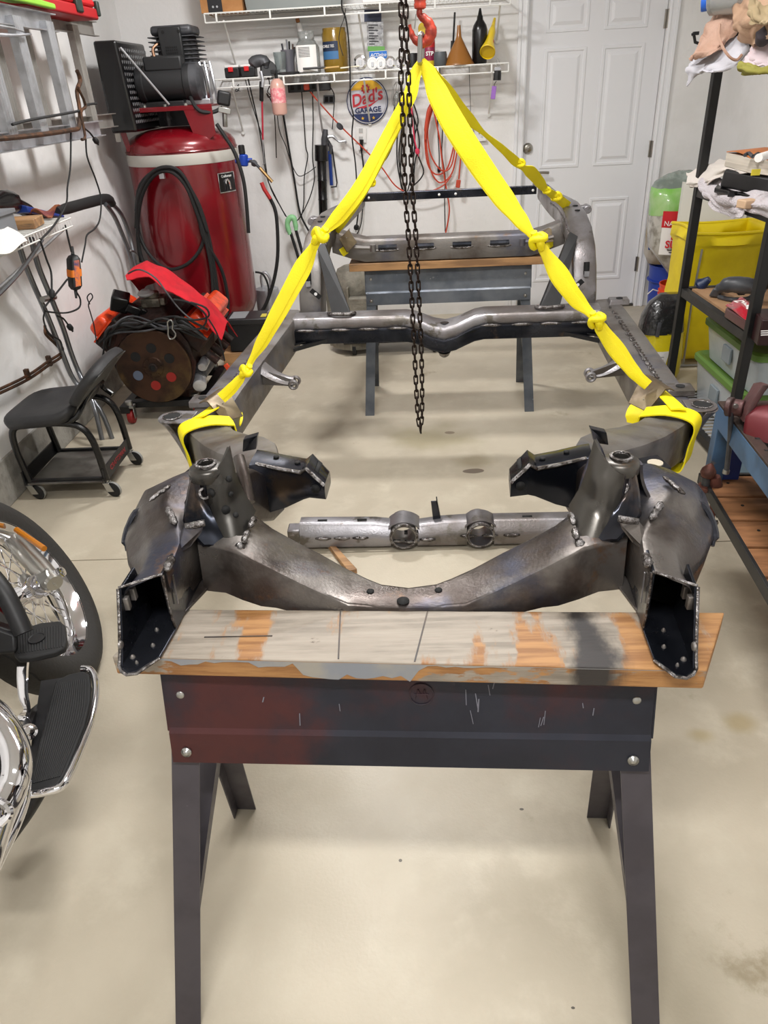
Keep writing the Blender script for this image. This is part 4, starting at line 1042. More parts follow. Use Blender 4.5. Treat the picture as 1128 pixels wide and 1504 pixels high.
# regulator: blue body, black knob, valve and red-sleeved hose
rg = thing('air_regulator', 'blue air regulator with black knob and a valve beside the red tank', 'regulator', tuple(at(358, 236, Y=4.75)))
c = at(358, 236, Y=4.75)
obj('body', MB().lathe([(.018,-.03),(.026,-.025),(.028,0),(.026,.03),(.016,.035)], c, (.1,0,1), 16).cyl(c+V((-.05,0,0)), c+V((.05,0,-.0)), .013, 10), mat('regulator_blue','1B3FA0',.4,.2), rg, bevel=.002)
obj('knob', MB().lathe([(.016,0),(.02,.005),(.019,.045),(.014,.05)], c+V((-.004,0,.034)), (0,0,1), 16), m_black, rg)
obj('valve', MB().lathe([(.012,0),(.018,.005),(.018,.02),(.012,.03)], c+V((.05,-.01,-.01)), (1,-.2,-.5), 12).tube([c+V((.04,-.02,.0)), c+V((.07,-.03,-.012)), c+V((.11,-.03,-.06))], .009, 8), m_castgrey, rg)
obj('brass_fitting', MB().tube([c+V((.095,-.03,-.04)), c+V((.16,-.03,-.12))], .010, 8), mat('brass','9A7E55',.35,.9), rg)
ps_ = [at(384,268,Y=4.72), at(388,278,Y=4.72), at(397,292,Y=4.73)]
obj('red_sleeve', MB().tube(ps_, .012, 8), mat('red_sleeve','A82A2A',.5), rg)
hp = [at(x, y, Y=4.75) for x, y in ((397,292),(405,312),(408,350),(407,385),(400,420),(388,452),(376,462))]
tag(obj('air_hose', MB().tube(hp, .011, 8, smooth=4), m_rubber), 'black air hose dropping from the blue regulator behind the battery', 'hose')
# coil of hose on the tank front
hc = thing('hose_coil', 'black rubber hose coiled over a hook on the front of the red tank', 'hose', tuple(at(240, 260, Y=4.55)))
rnd = random.Random(12)
loops = [[(205,300),(212,268),(235,250),(260,256),(282,290),(298,330),(296,362),(275,388),(245,395),(218,372),(203,338)],
         [(200,310),(206,272),(232,249),(262,255),(288,292),(302,330),(312,375),(320,430),(325,455)],
         [(203,320),(206,280),(228,252),(258,251),(280,282),(295,318),(306,360),(316,420),(320,458)],
         [(200,335),(203,290),(222,256),(250,249),(276,278),(292,322),(300,352),(325,395),(335,440),(333,465)],
         [(206,385),(202,340),(208,290),(226,258),(250,252),(272,272),(288,310),(300,345),(311,400),(313,450)],
         [(212,390),(204,360),(202,300),(216,262),(238,246),(264,252),(286,290),(304,340)]]
for k, L_ in enumerate(loops):
    pts = []
    for i, (x, y) in enumerate(L_):
        q = at(x, y, Y=4.62-.012*k)
        # keep hoses just proud of the tank's round front
        dx = q.x-TX; yy = TY-math.sqrt(max(.0, .352**2-min(abs(dx), .30)**2))-.006*k if abs(dx) < .35 else TY-.15
        pts.append(at(x, y, Y=yy-.012))
    obj('coil_loop', MB().tube(pts, .0105, 8, smooth=4, loop=(k == 0)), m_rubber, hc)
c = at(238, 257, Y=4.58); obj('hook', MB().box(c, (.03,.03,.04)), m_alu, hc, bevel=.003)
# steel gas bottle behind the tank
gb = thing('steel_cylinder', 'small bare steel cylinder with a carrying handle, half hidden behind the compressor tank', 'cylinder', tuple(at(382, 440, Y=5.25)))
c = at(379, 372, Y=5.25)
obj('bottle', MB().lathe([(.085,0.02),(.085,c.z-.04),(.08,c.z-.01),(.05,c.z),(.02,c.z+.002)], (c.x+.03, c.y, 0), seg=28), m_alu, gb)
obj('handle', MB().tube([V((c.x+.0,c.y,c.z)), V((c.x-.0,c.y,c.z+.07)), V((c.x+.03,c.y,c.z+.10)), V((c.x+.06,c.y,c.z+.06)), V((c.x+.06,c.y,c.z))], .010, 8, smooth=4), m_alu, gb)
obj('hose', MB().tube([at(x,y,Y=5.15) for x, y in ((368,348),(380,352),(388,372),(386,395),(378,412))], .007, 8, smooth=4), m_rubber, gb)
gb.location.z = 0.0

# ------------------------------------------------------------------ engine on its dolly
m_orange = mat('engine_orange', 'E8491B', .35, .05, col2='C23A14', nscale=18, coat=.2)
m_iron = mat('greasy_iron', '2B2220', .55, .5, col2='3B2018', nscale=9, dirt=('4A4540', 14, .58, .7), bump=.4, bscale=60)
m_fly = mat('flywheel_rust', '4A3326', .5, .6, col2='2E211C', nscale=7, col3='5E4A2E', n3=4, lo3=.5, hi3=.66)
ex, ey, ez = -1.333, 3.60, .31
en = thing('engine', 'greasy car engine with orange valve covers and big rusty flywheel, left of the frame', 'engine', (ex, ey+.25, .08))
E_ = lambda x, y, z: V((ex+x, ey+y, ez+z))
obj('block', MB().hexa([E_(-.17,.06,-.16), E_(.17,.06,-.16), E_(.17,.60,-.16), E_(-.17,.60,-.16), E_(-.20,.06,.10), E_(.20,.06,.10), E_(.20,.60,.10), E_(-.20,.60,.10)]).hexa([E_(-.20,.06,.08), E_(.20,.06,.08), E_(.20,.60,.08), E_(-.20,.60,.08), E_(-.14,.08,.22), E_(.14,.08,.22), E_(.14,.58,.22), E_(-.14,.58,.22)]), m_iron, en, bevel=.02)
for s in (-1, 1):
    # cylinder head and valve cover, tilted 45 degrees
    c = E_(s*.205, .31, .15); ux = V((s*.72, 0, -.69)); uz = V((s*.69, 0, .72))
    def q(a, y, b): return c+ux*a+uz*b+V((0, y, 0))
    obj('cylinder_head', MB().hexa([q(-.09,-.25,-.06), q(.09,-.25,-.06), q(.09,.25,-.06), q(-.09,.25,-.06), q(-.09,-.25,.05), q(.09,-.25,.05), q(.09,.25,.05), q(-.09,.25,.05)]), m_iron, en, bevel=.012)
    obj('valve_cover', MB().hexa([q(-.055,-.25,.05), q(.065,-.25,.05), q(.065,.25,.05), q(-.055,.25,.05), q(-.045,-.24,.115), q(.05,-.24,.115), q(.05,.24,.115), q(-.045,.24,.115)]), m_orange, en, bevel=.02, seg=3)
    obj('cover_flange', MB().hexa([q(-.07,-.26,.045), q(.08,-.26,.045), q(.08,.26,.045), q(-.07,.26,.045), q(-.07,-.26,.053), q(.08,-.26,.053), q(.08,.26,.053), q(-.07,.26,.053)]), m_orange, en, smooth=False)
    for k in range(4):
        obj('exhaust_port', MB().cyl(E_(s*.26,.12+.12*k,.03), E_(s*.31,.12+.12*k,-.02), .022, 12), m_iron, en)
# bell housing outline plate and flywheel
bp = [E_(math.cos(R(a))*r_, .055, math.sin(R(a))*r_) for a, r_ in ((-150,.205),(-120,.20),(-90,.19),(-60,.20),(-30,.21),(0,.215),(30,.225),(50,.24),(70,.215),(90,.235),(110,.215),(130,.24),(150,.225),(180,.215))]
obj('bell_plate', MB().prism(bp, (0,-.02,0)), m_iron, en, bevel=.004)
fl_ = obj('flywheel', MB().lathe([(.02,-.012),(.05,-.012),(.055,-.006),(.085,-.004),(.15,.0),(.178,-.006),(.192,-.006),(.196,0),(.196,.018),(.186,.02)], E_(0,.012,0), (0,1,0), 56), m_fly, en, angle=30)
obj('ring_gear', MB().lathe([(.196+(.003 if k % 1 == 0 else 0), .002*k) for k in range(8)], E_(0,.016,0), (0,1,0), 72, cap=False), m_iron, fl_)
for k in range(6):
    a = R(60*k+25); hm = m_hole if k not in (4, 5, 3) else (mat('rag_red','8E1C14',.7) if k != 3 else mat('blue_grey','5A6478',.5))
    obj('flywheel_hole', MB().lathe([(.026,0),(.026,.002)], E_(math.cos(a)*.10,.009,math.sin(a)*.10), (0,-1,0), 20), hm, fl_)
for k in range(6):
    a = R(60*k); obj('flywheel_bolt', MB().lathe([(.009,0),(.008,.006)], E_(math.cos(a)*.045,.002,math.sin(a)*.045), (0,-1,0), 6), m_fly, fl_)
obj('crank_hub', MB().lathe([(.024,0),(.024,.010),(.015,.012),(.013,.0)], E_(0,.004,0), (0,-1,0), 20), m_iron, fl_)
obj('hub_bore', MB().lathe([(.0135,0),(.0135,.002)], E_(0,-.004,0), (0,-1,0), 16), m_hole, fl_)
# intake, carburettor, distributor
obj('intake_manifold', MB().hexa([E_(-.12,.10,.20), E_(.12,.10,.20), E_(.12,.52,.20), E_(-.12,.52,.20), E_(-.06,.16,.27), E_(.06,.16,.27), E_(.06,.46,.27), E_(-.06,.46,.27)]), m_iron, en, bevel=.01)
cb = obj('carburettor', MB().box(E_(-.005,.22,.285), (.10,.11,.05)).cyl(E_(-.005,.22,.30), E_(-.005,.22,.335), .038, 20).box(E_(.055,.20,.29), (.03,.05,.04)), mat('zinc_cast','8B8578',.5,.6, col2='5A554C', nscale=30), en, bevel=.006)
obj('air_horn_cap', MB().lathe([(.040,0),(.044,.006),(.040,.014),(.030,.018),(.020,.026),(.0,.026)], E_(-.02,.18,.330), (0,-.1,1), 24), mat('pale_grey','A9ABAB',.5), cb)
dt = obj('ignition_box', MB().box(E_(-.14,.12,.315), (.085,.10,.08), (.2,.35,.25)).box(E_(-.075,.11,.275), (.075,.05,.045), (0,.5,.2)).box(E_(-.06,.15,.26), (.08,.04,.035), (0,.5,.2)), m_blackg, en, bevel=.008)
# plug wires and hoses: a tangle across the top
rnd = random.Random(21)
for k in range(8):
    x0 = -.27+.02*rnd.random(); x1 = .26+.05*rnd.random()
    pts = [E_(x0, .02+.1*rnd.random(), .05+.08*rnd.random()), E_(-.2+.1*rnd.random(), .0, .17+.06*rnd.random()), E_(-.08+.1*rnd.random(), -.02+.06*rnd.random(), .19+.08*rnd.random()), E_(.08+.05*rnd.random(), -.02+.05*rnd.random(), .17+.09*rnd.random()), E_(.2, .0, .16+.09*rnd.random()), E_(x1, .04, .12+.06*rnd.random())]
    obj('wire', MB().tube(pts, .0045+.002*rnd.random(), 6, smooth=4), m_rubber if k % 3 else m_castgrey, en)
obj('wire', MB().tube([at(x,y,Y=3.56) for x, y in ((188,402),(205,396),(228,408),(245,430),(262,452),(280,468),(292,470))], .004, 6, smooth=4), m_castgrey, en)
obj('coiled_cord', MB().tube([at(x,y,Y=3.55) for x, y in ((255,440),(280,445),(302,462),(300,478),(285,484),(262,478),(258,466),(285,470),(306,465),(302,452),(280,444))], .005, 6, smooth=4), m_rubber, en)
obj('hanging_strap', MB().tube([at(x,y,Y=3.55) for x, y in ((306,468),(318,488),(326,512),(330,530))], .004, 6, smooth=3), m_rubber, en)
obj('strap_end', MB().box(at(334,539,Y=3.55), (.025,.012,.035), (0,-.5,0)), m_orange, en, bevel=.004)
# carabiner hanging at the front
p = [at(x,y,Y=3.57) for x, y in ((246,473),(251,470),(254,476),(253,483),(258,490),(256,496),(250,498),(247,492),(247,483))]
obj('spring_hook', MB().tube(p, .0035, 6, loop=True, smooth=2), m_bolt, en)
# alternator / starter at the right, oil pan, side pipes
obj('starter', MB().lathe([(.03,0),(.042,.01),(.042,.16),(.03,.18)], E_(.20,.10,-.08), (.1,1,.1), 20), m_castgrey, en)
obj('solenoid', MB().lathe([(.02,0),(.026,.01),(.026,.09),(.015,.10)], E_(.235,.06,-.03), (0,1,.1), 16), m_alu, en)
obj('oil_filter', MB().lathe([(.02,-.005),(.034,0),(.036,.01),(.036,.08)], E_(.215,.03,-.12), (-.2,1,.2), 20), m_alu, en)
obj('oil_pan', MB().box(E_(0,.34,-.19), (.24,.46,.07)), m_iron, en, bevel=.02)
obj('dipstick', MB().tube([at(x,y,Y=3.62) for x, y in ((132,447),(128,437),(133,431),(136,437),(130,447),(133,460),(138,478),(142,505))], .003, 6, smooth=4), m_rubber, en)
# dolly
dl = thing('engine_dolly', 'low steel dolly with red caster wheels carrying the greasy engine', 'dolly', (ex, ey+.3, 0))
for s in (-1, 1):
    obj('side_rail', MB().box(E_(s*.20,.30,-.225), (.05,.62,.04)), m_black, dl, bevel=.003)
obj('cross_rail', MB().box(E_(0,.08,-.222), (.42,.05,.035)), m_black, dl, bevel=.003)
obj('cross_rail', MB().box(E_(0,.55,-.222), (.42,.05,.035)), m_black, dl, bevel=.003)
mred = mat('caster_red','8C1B1B',.45)
for s, y in ((-1,.02),(1,.10),(-1,.58),(1,.58)):
    c = E_(s*(.18 if s < 0 else .16), y, -.27)
    k_ = obj('caster_fork', MB().box(c+V((0,0,.055)), (.055,.05,.012)).box(c+V((-.022,0,.02)), (.004,.035,.06)).box(c+V((.022,0,.02)), (.004,.035,.06)).cyl(c+V((0,0,.05)), c+V((0,0,.085)), .02, 10), m_bolt, dl, bevel=.002)
    obj('caster_wheel', MB().lathe([(.010,0),(.036,.002),(.0385,.008),(.0385,.024),(.036,.030),(.01,.032)], (c.x-.016, c.y, .0385), (1,0,0), 22), mred, k_)
# red shop cloth over the engine
rg_ = [(186,408),(196,395),(216,385),(240,391),(262,408),(285,424),(306,441),(322,458),(335,474)]
lo_ = [(187,412),(200,408),(219,409),(240,422),(258,436),(280,442),(296,458),(308,482),(326,500)]
def cloth_(a, b):
    k = a*(len(rg_)-1); i = min(int(k), len(rg_)-2); t = k-i
    xt = rg_[i][0]*(1-t)+rg_[i+1][0]*t, rg_[i][1]*(1-t)+rg_[i+1][1]*t
    xl = lo_[i][0]*(1-t)+lo_[i+1][0]*t, lo_[i][1]*(1-t)+lo_[i+1][1]*t
    T_ = at(xt[0], xt[1], Y=3.86); L_ = at(xl[0], xl[1], Y=3.63)
    if b < .25: 
        p = T_+V((0,.16,-.12))*(1-b/.25)+V((0,0,.0)); 
    else: p = T_.lerp(L_, (b-.25)/.75)+V((0,0,.018*math.sin((b-.25)/.75*math.pi)))
    return p+V((0,.008*math.sin(a*31+b*5),.006*math.sin(a*23+b*9)))
clo = obj('shop_cloth', MB().grid(cloth_, 36, 14, .004), mat('red_cloth','C4081F',.85,col2='A8061A',nscale=10,bump=.3,bscale=200), angle=80)
tag(clo, 'bright red cloth draped over the top of the greasy engine', 'cloth')
# car battery on wood blocks beside the engine
bt = thing('car_battery', 'black car battery with a grey top label standing right of the engine', 'battery', (-.98, 4.50, .10))
b0 = at(330, 470, z=.34)
B_ = lambda x, y, z: V((-1.0+x, 4.52+y, z))
obj('case', MB().box(B_(0,0,.20), (.25,.19,.17)), m_black, bt, bevel=.006)
obj('lid', MB().box(B_(0,0,.30), (.26,.20,.035)), mat('lid_black','242426',.4), bt, bevel=.006)
obj('top_label', MB().box(B_(-.06,0,.319), (.10,.15,.002)), mat('label_grey','8B8F92',.4), bt, smooth=False)
obj('corner_label', MB().box(B_(.10,-.03,.319), (.035,.07,.002)), mat('label_yellow','C9B84A',.5), bt, smooth=False)
tag(obj('wood_block', MB().box(B_(.0,-.02,.055), (.36,.16,.11)), m_wood2, bevel=.004, smooth=False), 'rough timber block on the floor under the black car battery', 'wood block')
# grey gearbox casting standing behind the rear of the frame
gx = thing('gearbox', 'dusty grey gearbox casting standing on the floor behind the rear left kick-up', 'gearbox', (-.36, 4.75, 0))
m_dust = mat('dusty_casting','8C877B',.75,.2,col2='6A665C',nscale=9,bump=.5,bscale=40)
obj('housing', MB().lathe([(.06,0),(.16,.02),(.17,.10),(.14,.16),(.12,.34),(.13,.40),(.09,.50),(.05,.52)], (-.36,4.75,.02), (0,0,1), 20), m_dust, gx, angle=50)
for k in range(5): obj('rib', MB().box((-.36+.15*math.cos(k*1.2-2.9), 4.75+.15*math.sin(k*1.2-2.9), .24), (.012,.05,.40), (0,0,k*1.2-2.9+math.pi/2)), m_dust, gx, bevel=.004)
obj('side_cover', MB().box((-.30,4.60,.30), (.16,.05,.16)), m_dust, gx, bevel=.012)
obj('tail_shaft', MB().cyl((-.30,4.62,.14), (-.12,4.60,.14), .035, 16).cyl((-.14,4.6,.14), (-.08,4.6,.14), .05, 16), m_iron, gx)
cr_ = thing('parts_creeper', 'low black trolley with a small wheel behind the rear of the frame', 'trolley', (-.1, 4.65, 0))
obj('deck', MB().box((-.12,4.72,.10), (.62,.30,.03)), m_black, cr_, bevel=.005)
for x in (-.38,.14): obj('caster_wheel', MB().lathe([(.01,0),(.04,.004),(.04,.026),(.01,.03)], (x,4.62,.041), (1,0,0), 20).box((x+.015,4.62,.075), (.03,.03,.03)), m_rubber, cr_)

# ------------------------------------------------------------------ rolling mechanic's seat
st = thing('rolling_stool', 'low black padded mechanic stool with a backrest and four casters by the left wall', 'stool', (-1.53, 2.945, 0))
m_vinyl = mat('black_vinyl','232325',.55,col2='2E2E30',nscale=10,bump=.15,bscale=220)
X0, X1, Y0, Y1 = -1.70, -1.345, 2.77, 3.12
def seat_(a, b):
    x = -1.725+.33*a; y = Y0-.02+.38*b; return V((x, y, .395+.02*a+.03*max(0,a-.8)*5-.012*math.sin(a*math.pi)*math.sin(b*math.pi)))
def slab(fn, th, nu=14, nv=12):
    """thick padded slab with rounded rim"""
    mb = MB()
    def f(k):
        def g(a, b):
            p = V(fn(a, b)); e = min(a, 1-a, b, 1-b); r_ = max(0, 1-e/.09); return p-V((0,0,1))*0
        return g
    rings = []
    def outline(sh, dz):
        pts = []
        for i in range(32):
            t = 2*math.pi*i/32; cx, cy = math.cos(t), math.sin(t)
            m_ = (abs(cx)**6+abs(cy)**6)**(1/6); a = .5+.5*cx/m_*sh; b = .5+.5*cy/m_*sh
            pts.append((a, b, dz))
        return pts
    return outline
def pad(name, fn, nrm, th, m, parent):
    n = V(nrm).normalized(); rings = []
    for sh, dz in ((.86,-th), (.97,-th*.92), (1.0,-th*.6), (1.0,-th*.35), (.97,-th*.1), (.88,0), (.6,.002), (.25,.0), (.02,0)):
        pts = []
        for i in range(36):
            t = 2*math.pi*i/36; cx, cy = math.cos(t), math.sin(t); m_ = (abs(cx)**5+abs(cy)**5)**(1/5)
            pts.append(V(fn(.5+.5*cx/m_*sh, .5+.5*cy/m_*sh))+n*dz)
        rings.append(pts)
    return obj(name, MB().loft(rings), m, parent, angle=70)
pad('seat_pad', seat_, (0,0,1), .055, m_vinyl, st)
def back_(a, b):
    return V((-1.42+.10*b+.04*b*b, Y0-.02+.37*a, .435+.155*b+.012*math.cos((a-.5)*3)))
pad('backrest', back_, (-.8,0,.45), .045, m_vinyl, st)
obj('backrest_shell', MB().grid(lambda a, b: back_(.05+.9*a, .1+.85*b)+V((.035,0,-.028)), 8, 6, .004), mat('shell_grey','4A4A48',.45), st)
for y in (Y0+.02, Y1-.02):
    pts = [V((X0+.015, y, .085)), V((X0-.0, y, .24)), V((X0+.015, y, .335)), V((X0+.09, y, .355)), V((X1-.13, y, .357)), V((X1-.05, y, .335)), V((X1-.012, y, .26)), V((X1+.0, y, .085))]
    obj('leg_tube', MB().tube(pts, .0145, 10, smooth=5), m_blackg, st)
obj('back_support', MB().tube([V((-1.47,Y0+.02,.358)), V((-1.40,Y0+.02,.38)), V((-1.36,Y0+.1,.45)), V((-1.36,Y1-.1,.45)), V((-1.40,Y1-.02,.40)), V((-1.36,Y1-.02,.36))], .011, 8, smooth=4), m_blackg, st)
tr = obj('tray', MB().box((-1.52,2.945,.083), (.33,.35,.004)), mat('tray_grey','6B6862',.5,.2,col2='4A4540',nscale=6), st, smooth=False)
for (c, s_) in (((-1.52,Y0+.02,.088),(.35,.014,.02)), ((-1.52,Y1-.02,.088),(.35,.014,.02)), ((X1,2.945,.11),(.006,.35,.065)), ((X0,2.945,.11),(.006,.35,.065))):
    rl_ = obj('tray_rim', MB().box(c, s_), m_black, tr, smooth=False)
text('tray_text', 'CRAFTSMAN', .034, frameM((X1+.004, 2.945, .11), (0,1,0), (0,0,1)), mat('faded_red','8A2A2E',.6), tr)
for x, y in ((X0+.01,Y0+.02),(X1-.005,Y0+.02),(X0+.01,Y1-.02),(X1-.005,Y1-.02)):
    k_ = obj('caster_fork', MB().cyl((x,y,.07), (x,y,.09), .012, 10).hexa([V((x+.0,y-.014,.03)), V((x+.03,y-.014,.03)), V((x+.03,y-.010,.03)), V((x,y-.010,.03)), V((x-.012,y-.014,.072)), V((x+.014,y-.014,.072)), V((x+.014,y-.010,.072)), V((x-.012,y-.010,.072))]).box((x+.002,y,.072), (.028,.032,.004)), m_bolt, st, bevel=.001)
    w_ = obj('caster_wheel', MB().lathe([(.008,0),(.026,.001),(.0335,.004),(.035,.008),(.035,.014),(.0335,.018),(.026,.021),(.008,.022)], (x+.022,y-.009,.035), (.25,1,0), 22), m_rubber, k_)
    obj('wheel_tread', MB().lathe([(.0352,.005),(.0362,.008),(.0362,.014),(.0352,.017)], (x+.022,y-.009,.035), (.25,1,0), 22, cap=False), mat('grey_tread','8A8A86',.6), w_)

# ------------------------------------------------------------------ ladders on the left wall, bracket and things on top
def ladder(name, label, X, y0, y1, ztop, zbot, rungs, m, ytop=None):
    t = thing(name, label, 'ladder', (X, (y0+y1)/2, zbot), group='aluminium ladders on the left wall')
    for z, yy in ((ztop, ytop or y1), (zbot, y1)):
        mb = MB(); s_ = 1 if z == ztop else -1
        mb.prism([V((X-.014, y0, z-.032)), V((X+.014, y0, z-.032)), V((X+.014, y0, z-.028)), V((X-.010, y0, z-.028)), V((X-.010, y0, z+.028)), V((X+.014, y0, z+.028)), V((X+.014, y0, z+.032)), V((X-.014, y0, z+.032))], (0, yy-y0, 0))
        obj('rail', mb, m, t, smooth=False)
    for y in rungs:
        sec = []
        for k in range(8):   # ribbed front face
            sec.append((.020 if k % 2 else .0175, -.032+.064*k/7))
        sec = sec+[(-.014,.032),(-.014,-.032)]
        obj('rung', MB().prism([V((X+a, y+b, zbot)) for a, b in sec], (0, 0, ztop-zbot)), m, t, smooth=False)
    return t
XA = -1.44
yr = [at(x, 37, X=XA+.02).y for x in (-22, 28, 74)]
ladder('aluminium_ladder', 'front aluminium ladder hung sideways on the left wall, shorter top rail', XA, 2.2, at(150,190,X=XA).y, 1.80, 1.40, [yr[0]-.28]+yr, m_alu, ytop=at(80,35,X=XA).y)
XB = -1.56
yb = at(112, 45, X=XB+.02).y
m_alu2 = mat('dull_aluminium','A5A29D',.45,.6,col2='8F8A84',nscale=9)  # darker aluminium copy, unlit tone of the rear rungs put into the colour
ladder('aluminium_ladder', 'rear aluminium ladder hung sideways against the left wall, behind the other', XB, 2.2, at(170,184,X=XB).y, 1.83, 1.42, [yb-.28*k for k in range(6)], m_alu2, ytop=at(140,42,X=XB).y)
# step ladder shelf seen at top left
sl_ = thing('ladder_bracket', 'folded aluminium brace lying across the front ladder at the top left', 'brace', tuple(at(25, 50, X=-1.40)))
obj('brace_bar', MB().tube([at(-20,35,X=-1.40), at(20,42,X=-1.40), at(44,50,X=-1.40), at(20,52,X=-1.40), at(-20,50,X=-1.40)], .006, 8), m_alu, sl_)
# red case and green board on top of the ladders
rc = thing('red_case', 'flat red plastic tool case with dark latches lying on top of the ladders', 'case', tuple(at(110, 30, X=-1.5)))
a, b = at(35, 22, X=-1.43), at(149, 28, X=-1.43)
zc = 1.865
obj('case_lid', MB().box((-1.56, (a.y+b.y)/2+.0, zc+.042), (.26, b.y-a.y-.1, .034)), mat('case_red','C41A22',.4), rc, bevel=.012)
bs = obj('case_base', MB().box((-1.56, (a.y+b.y)/2+.0, zc+.0), (.27, b.y-a.y-.09, .045)), mat('case_red2','A8141C',.45), rc, bevel=.008)
for y in (b.y-.28, b.y-.045): obj('latch', MB().box((-1.425, y, zc+.022), (.02, .07 if y < b.y-.1 else .03, .06)), mat('latch_green','26332E',.5), rc, bevel=.006)
gbp = [at(-25,14,X=-1.42), at(78,22,X=-1.42)]
tag(obj('green_board', MB().hexa([V((-1.50,gbp[0].y,1.855)), V((-1.40,gbp[0].y,1.845)), V((-1.40,gbp[1].y,1.842)), V((-1.50,gbp[1].y,1.852)), V((-1.50,gbp[0].y,1.885)), V((-1.40,gbp[0].y,1.875)), V((-1.40,gbp[1].y,1.862)), V((-1.50,gbp[1].y,1.872))]), mat('lime_green','8DC63C',.5), bevel=.006), 'lime green plastic strip lying on the top rail of the front ladder', 'plastic strip')
# iron hanger rod with a lever, cords
m_rust = mat('rusty_iron','4A3A30',.55,.7,col2='6B4A35',nscale=22)
ir = thing('iron_hanger', 'rusty iron rod hanger hooked under the ladders on the left wall', 'hanger', tuple(at(60, 195, X=-1.40)))
obj('rod', MB().tube([at(-30,206,X=-1.40), at(40,200,X=-1.40), at(105,191,X=-1.40), at(116,186,X=-1.40), at(117,160,X=-1.40), at(113,135,X=-1.40), at(118,118,X=-1.40), at(113,104,X=-1.40)], .009, 8, smooth=3), m_rust, ir)
obj('tie', MB().tube([at(114,128,X=-1.39), at(126,155,X=-1.39), at(119,165,X=-1.39), at(125,200,X=-1.39), at(120,205,X=-1.39)], .006, 8, smooth=3), m_rust, ir)
tag(obj('bungee_cord', MB().tube([at(x,y,X=-1.40) for x, y in ((18,183),(45,176),(95,167),(118,162),(128,154),(142,152))], .005, 8, smooth=4), m_rubber), 'dark elastic cord stretched across the ladder rungs', 'cord')
def cord(label, pts, Y=None, X=None, r=.004, m=None, cat='cord', plug=None, name='cord', group=None):
    P_ = [at(q[0], q[1], Y=(q[2] if len(q) > 2 else Y) if X is None else None, X=X) for q in pts]
    if plug:
        t = thing(name, label, cat, tuple(P_[-1]), group=group)
        obj('wire', MB().tube(P_, r, 6, smooth=5), m or m_rubber, t)
        d = (P_[-1]-P_[-2]).normalized(); obj('plug', MB().lathe([(r*1.3,0),(r*3,.008),(r*3.2,.025),(r*2.2,.035)], P_[-1], d, 10).box(P_[-1]+d*.042, (.004,.010,.014)), m or m_rubber, t)
        return t
    return tag(obj(name, MB().tube(P_, r, 6, smooth=5), m or m_rubber), label, cat, group)
cord('brown lamp cord with a plug hanging from the iron hanger near the belt guard', [(118,165),(122,185),(132,195),(138,203)], X=-1.40, plug=True)
cord('long dark cord hanging from the ladder down behind the wire shelf', [(104,195),(104,220),(103,250),(99,275),(97,300),(80,330),(60,352)], X=-1.42)
cord('black cord from the ladder looping down to the battery charger', [(126,200),(128,230),(140,262),(148,290),(147,320),(140,335),(128,345),(125,360),(120,385)], X=-1.46)
# battery charger hanging in its cord
bc = thing('battery_charger', 'small black and orange battery charger hanging by its cord at the left wall', 'charger', tuple(at(108, 425, X=-1.46)))
c0, c1 = at(107, 374, X=-1.46), at(111, 426, X=-1.46); d = (c1-c0).normalized(); wv = V((.7,-.7,0)).normalized()
def bcr(p, w1, w2): return rring([p+wv*w1+V((.7,.7,0)).normalized()*w2, p-wv*w1+V((.7,.7,0)).normalized()*w2, p-wv*w1-V((.7,.7,0)).normalized()*w2, p+wv*w1-V((.7,.7,0)).normalized()*w2], .012, 3)
L_ = (c1-c0).length
obj('case', MB().loft([bcr(c0+d*L_*t, a, b) for t, a, b in ((0,.010,.008),(.03,.022,.016),(.12,.03,.022),(.5,.031,.023),(.88,.03,.022),(.97,.022,.016),(1,.010,.008))]), m_black, bc)
obj('orange_band', MB().loft([bcr(c0+d*L_*t, .032, .024) for t in (.40,.60)]), mat('charger_orange','E07818',.5), bc)
fpn = (wv-V((.7,.7,0)).normalized()*-.0)
cc = c0+d*L_*.5+wv*.0325
def lab(t, w_): return cc+d*t+V((.7,.7,0)).normalized()*w_
obj('label', MB().prism([lab(-.055,-.012), lab(-.055,.012), lab(.055,.012), lab(.055,-.012)], wv*.0015), mat('charger_label','D8701C',.5,col2='4A3A60',nscale=40), bc, smooth=False)
obj('strain_relief', MB().tube([c0-d*.035, c0], [.005,.008], 8).tube([c1, c1+d*.035], [.008,.005], 8), m_black, bc)
cord('black cord holding up the battery charger', [(96,330),(99,345),(103,362),(105,370)], X=-1.46)
cord('black cord looping from the bottom of the battery charger to the tubes', [(113,430),(118,440),(116,452),(100,459),(80,459),(66,456),(68,448),(85,428),(99,410)], X=-1.48)
cord('black lamp cord with a small plug in front of the leaning tubes', [(58,350),(68,380),(75,400),(76,425)], X=-1.47, plug=True)
cord('black cord ending in a small connector below the charger', [(66,458),(64,470),(72,490),(88,500),(92,515)], X=-1.50)
cord('short cord with a two-way connector hanging by the tubes', [(84,464),(93,468),(100,477)], X=-1.5, plug=True)
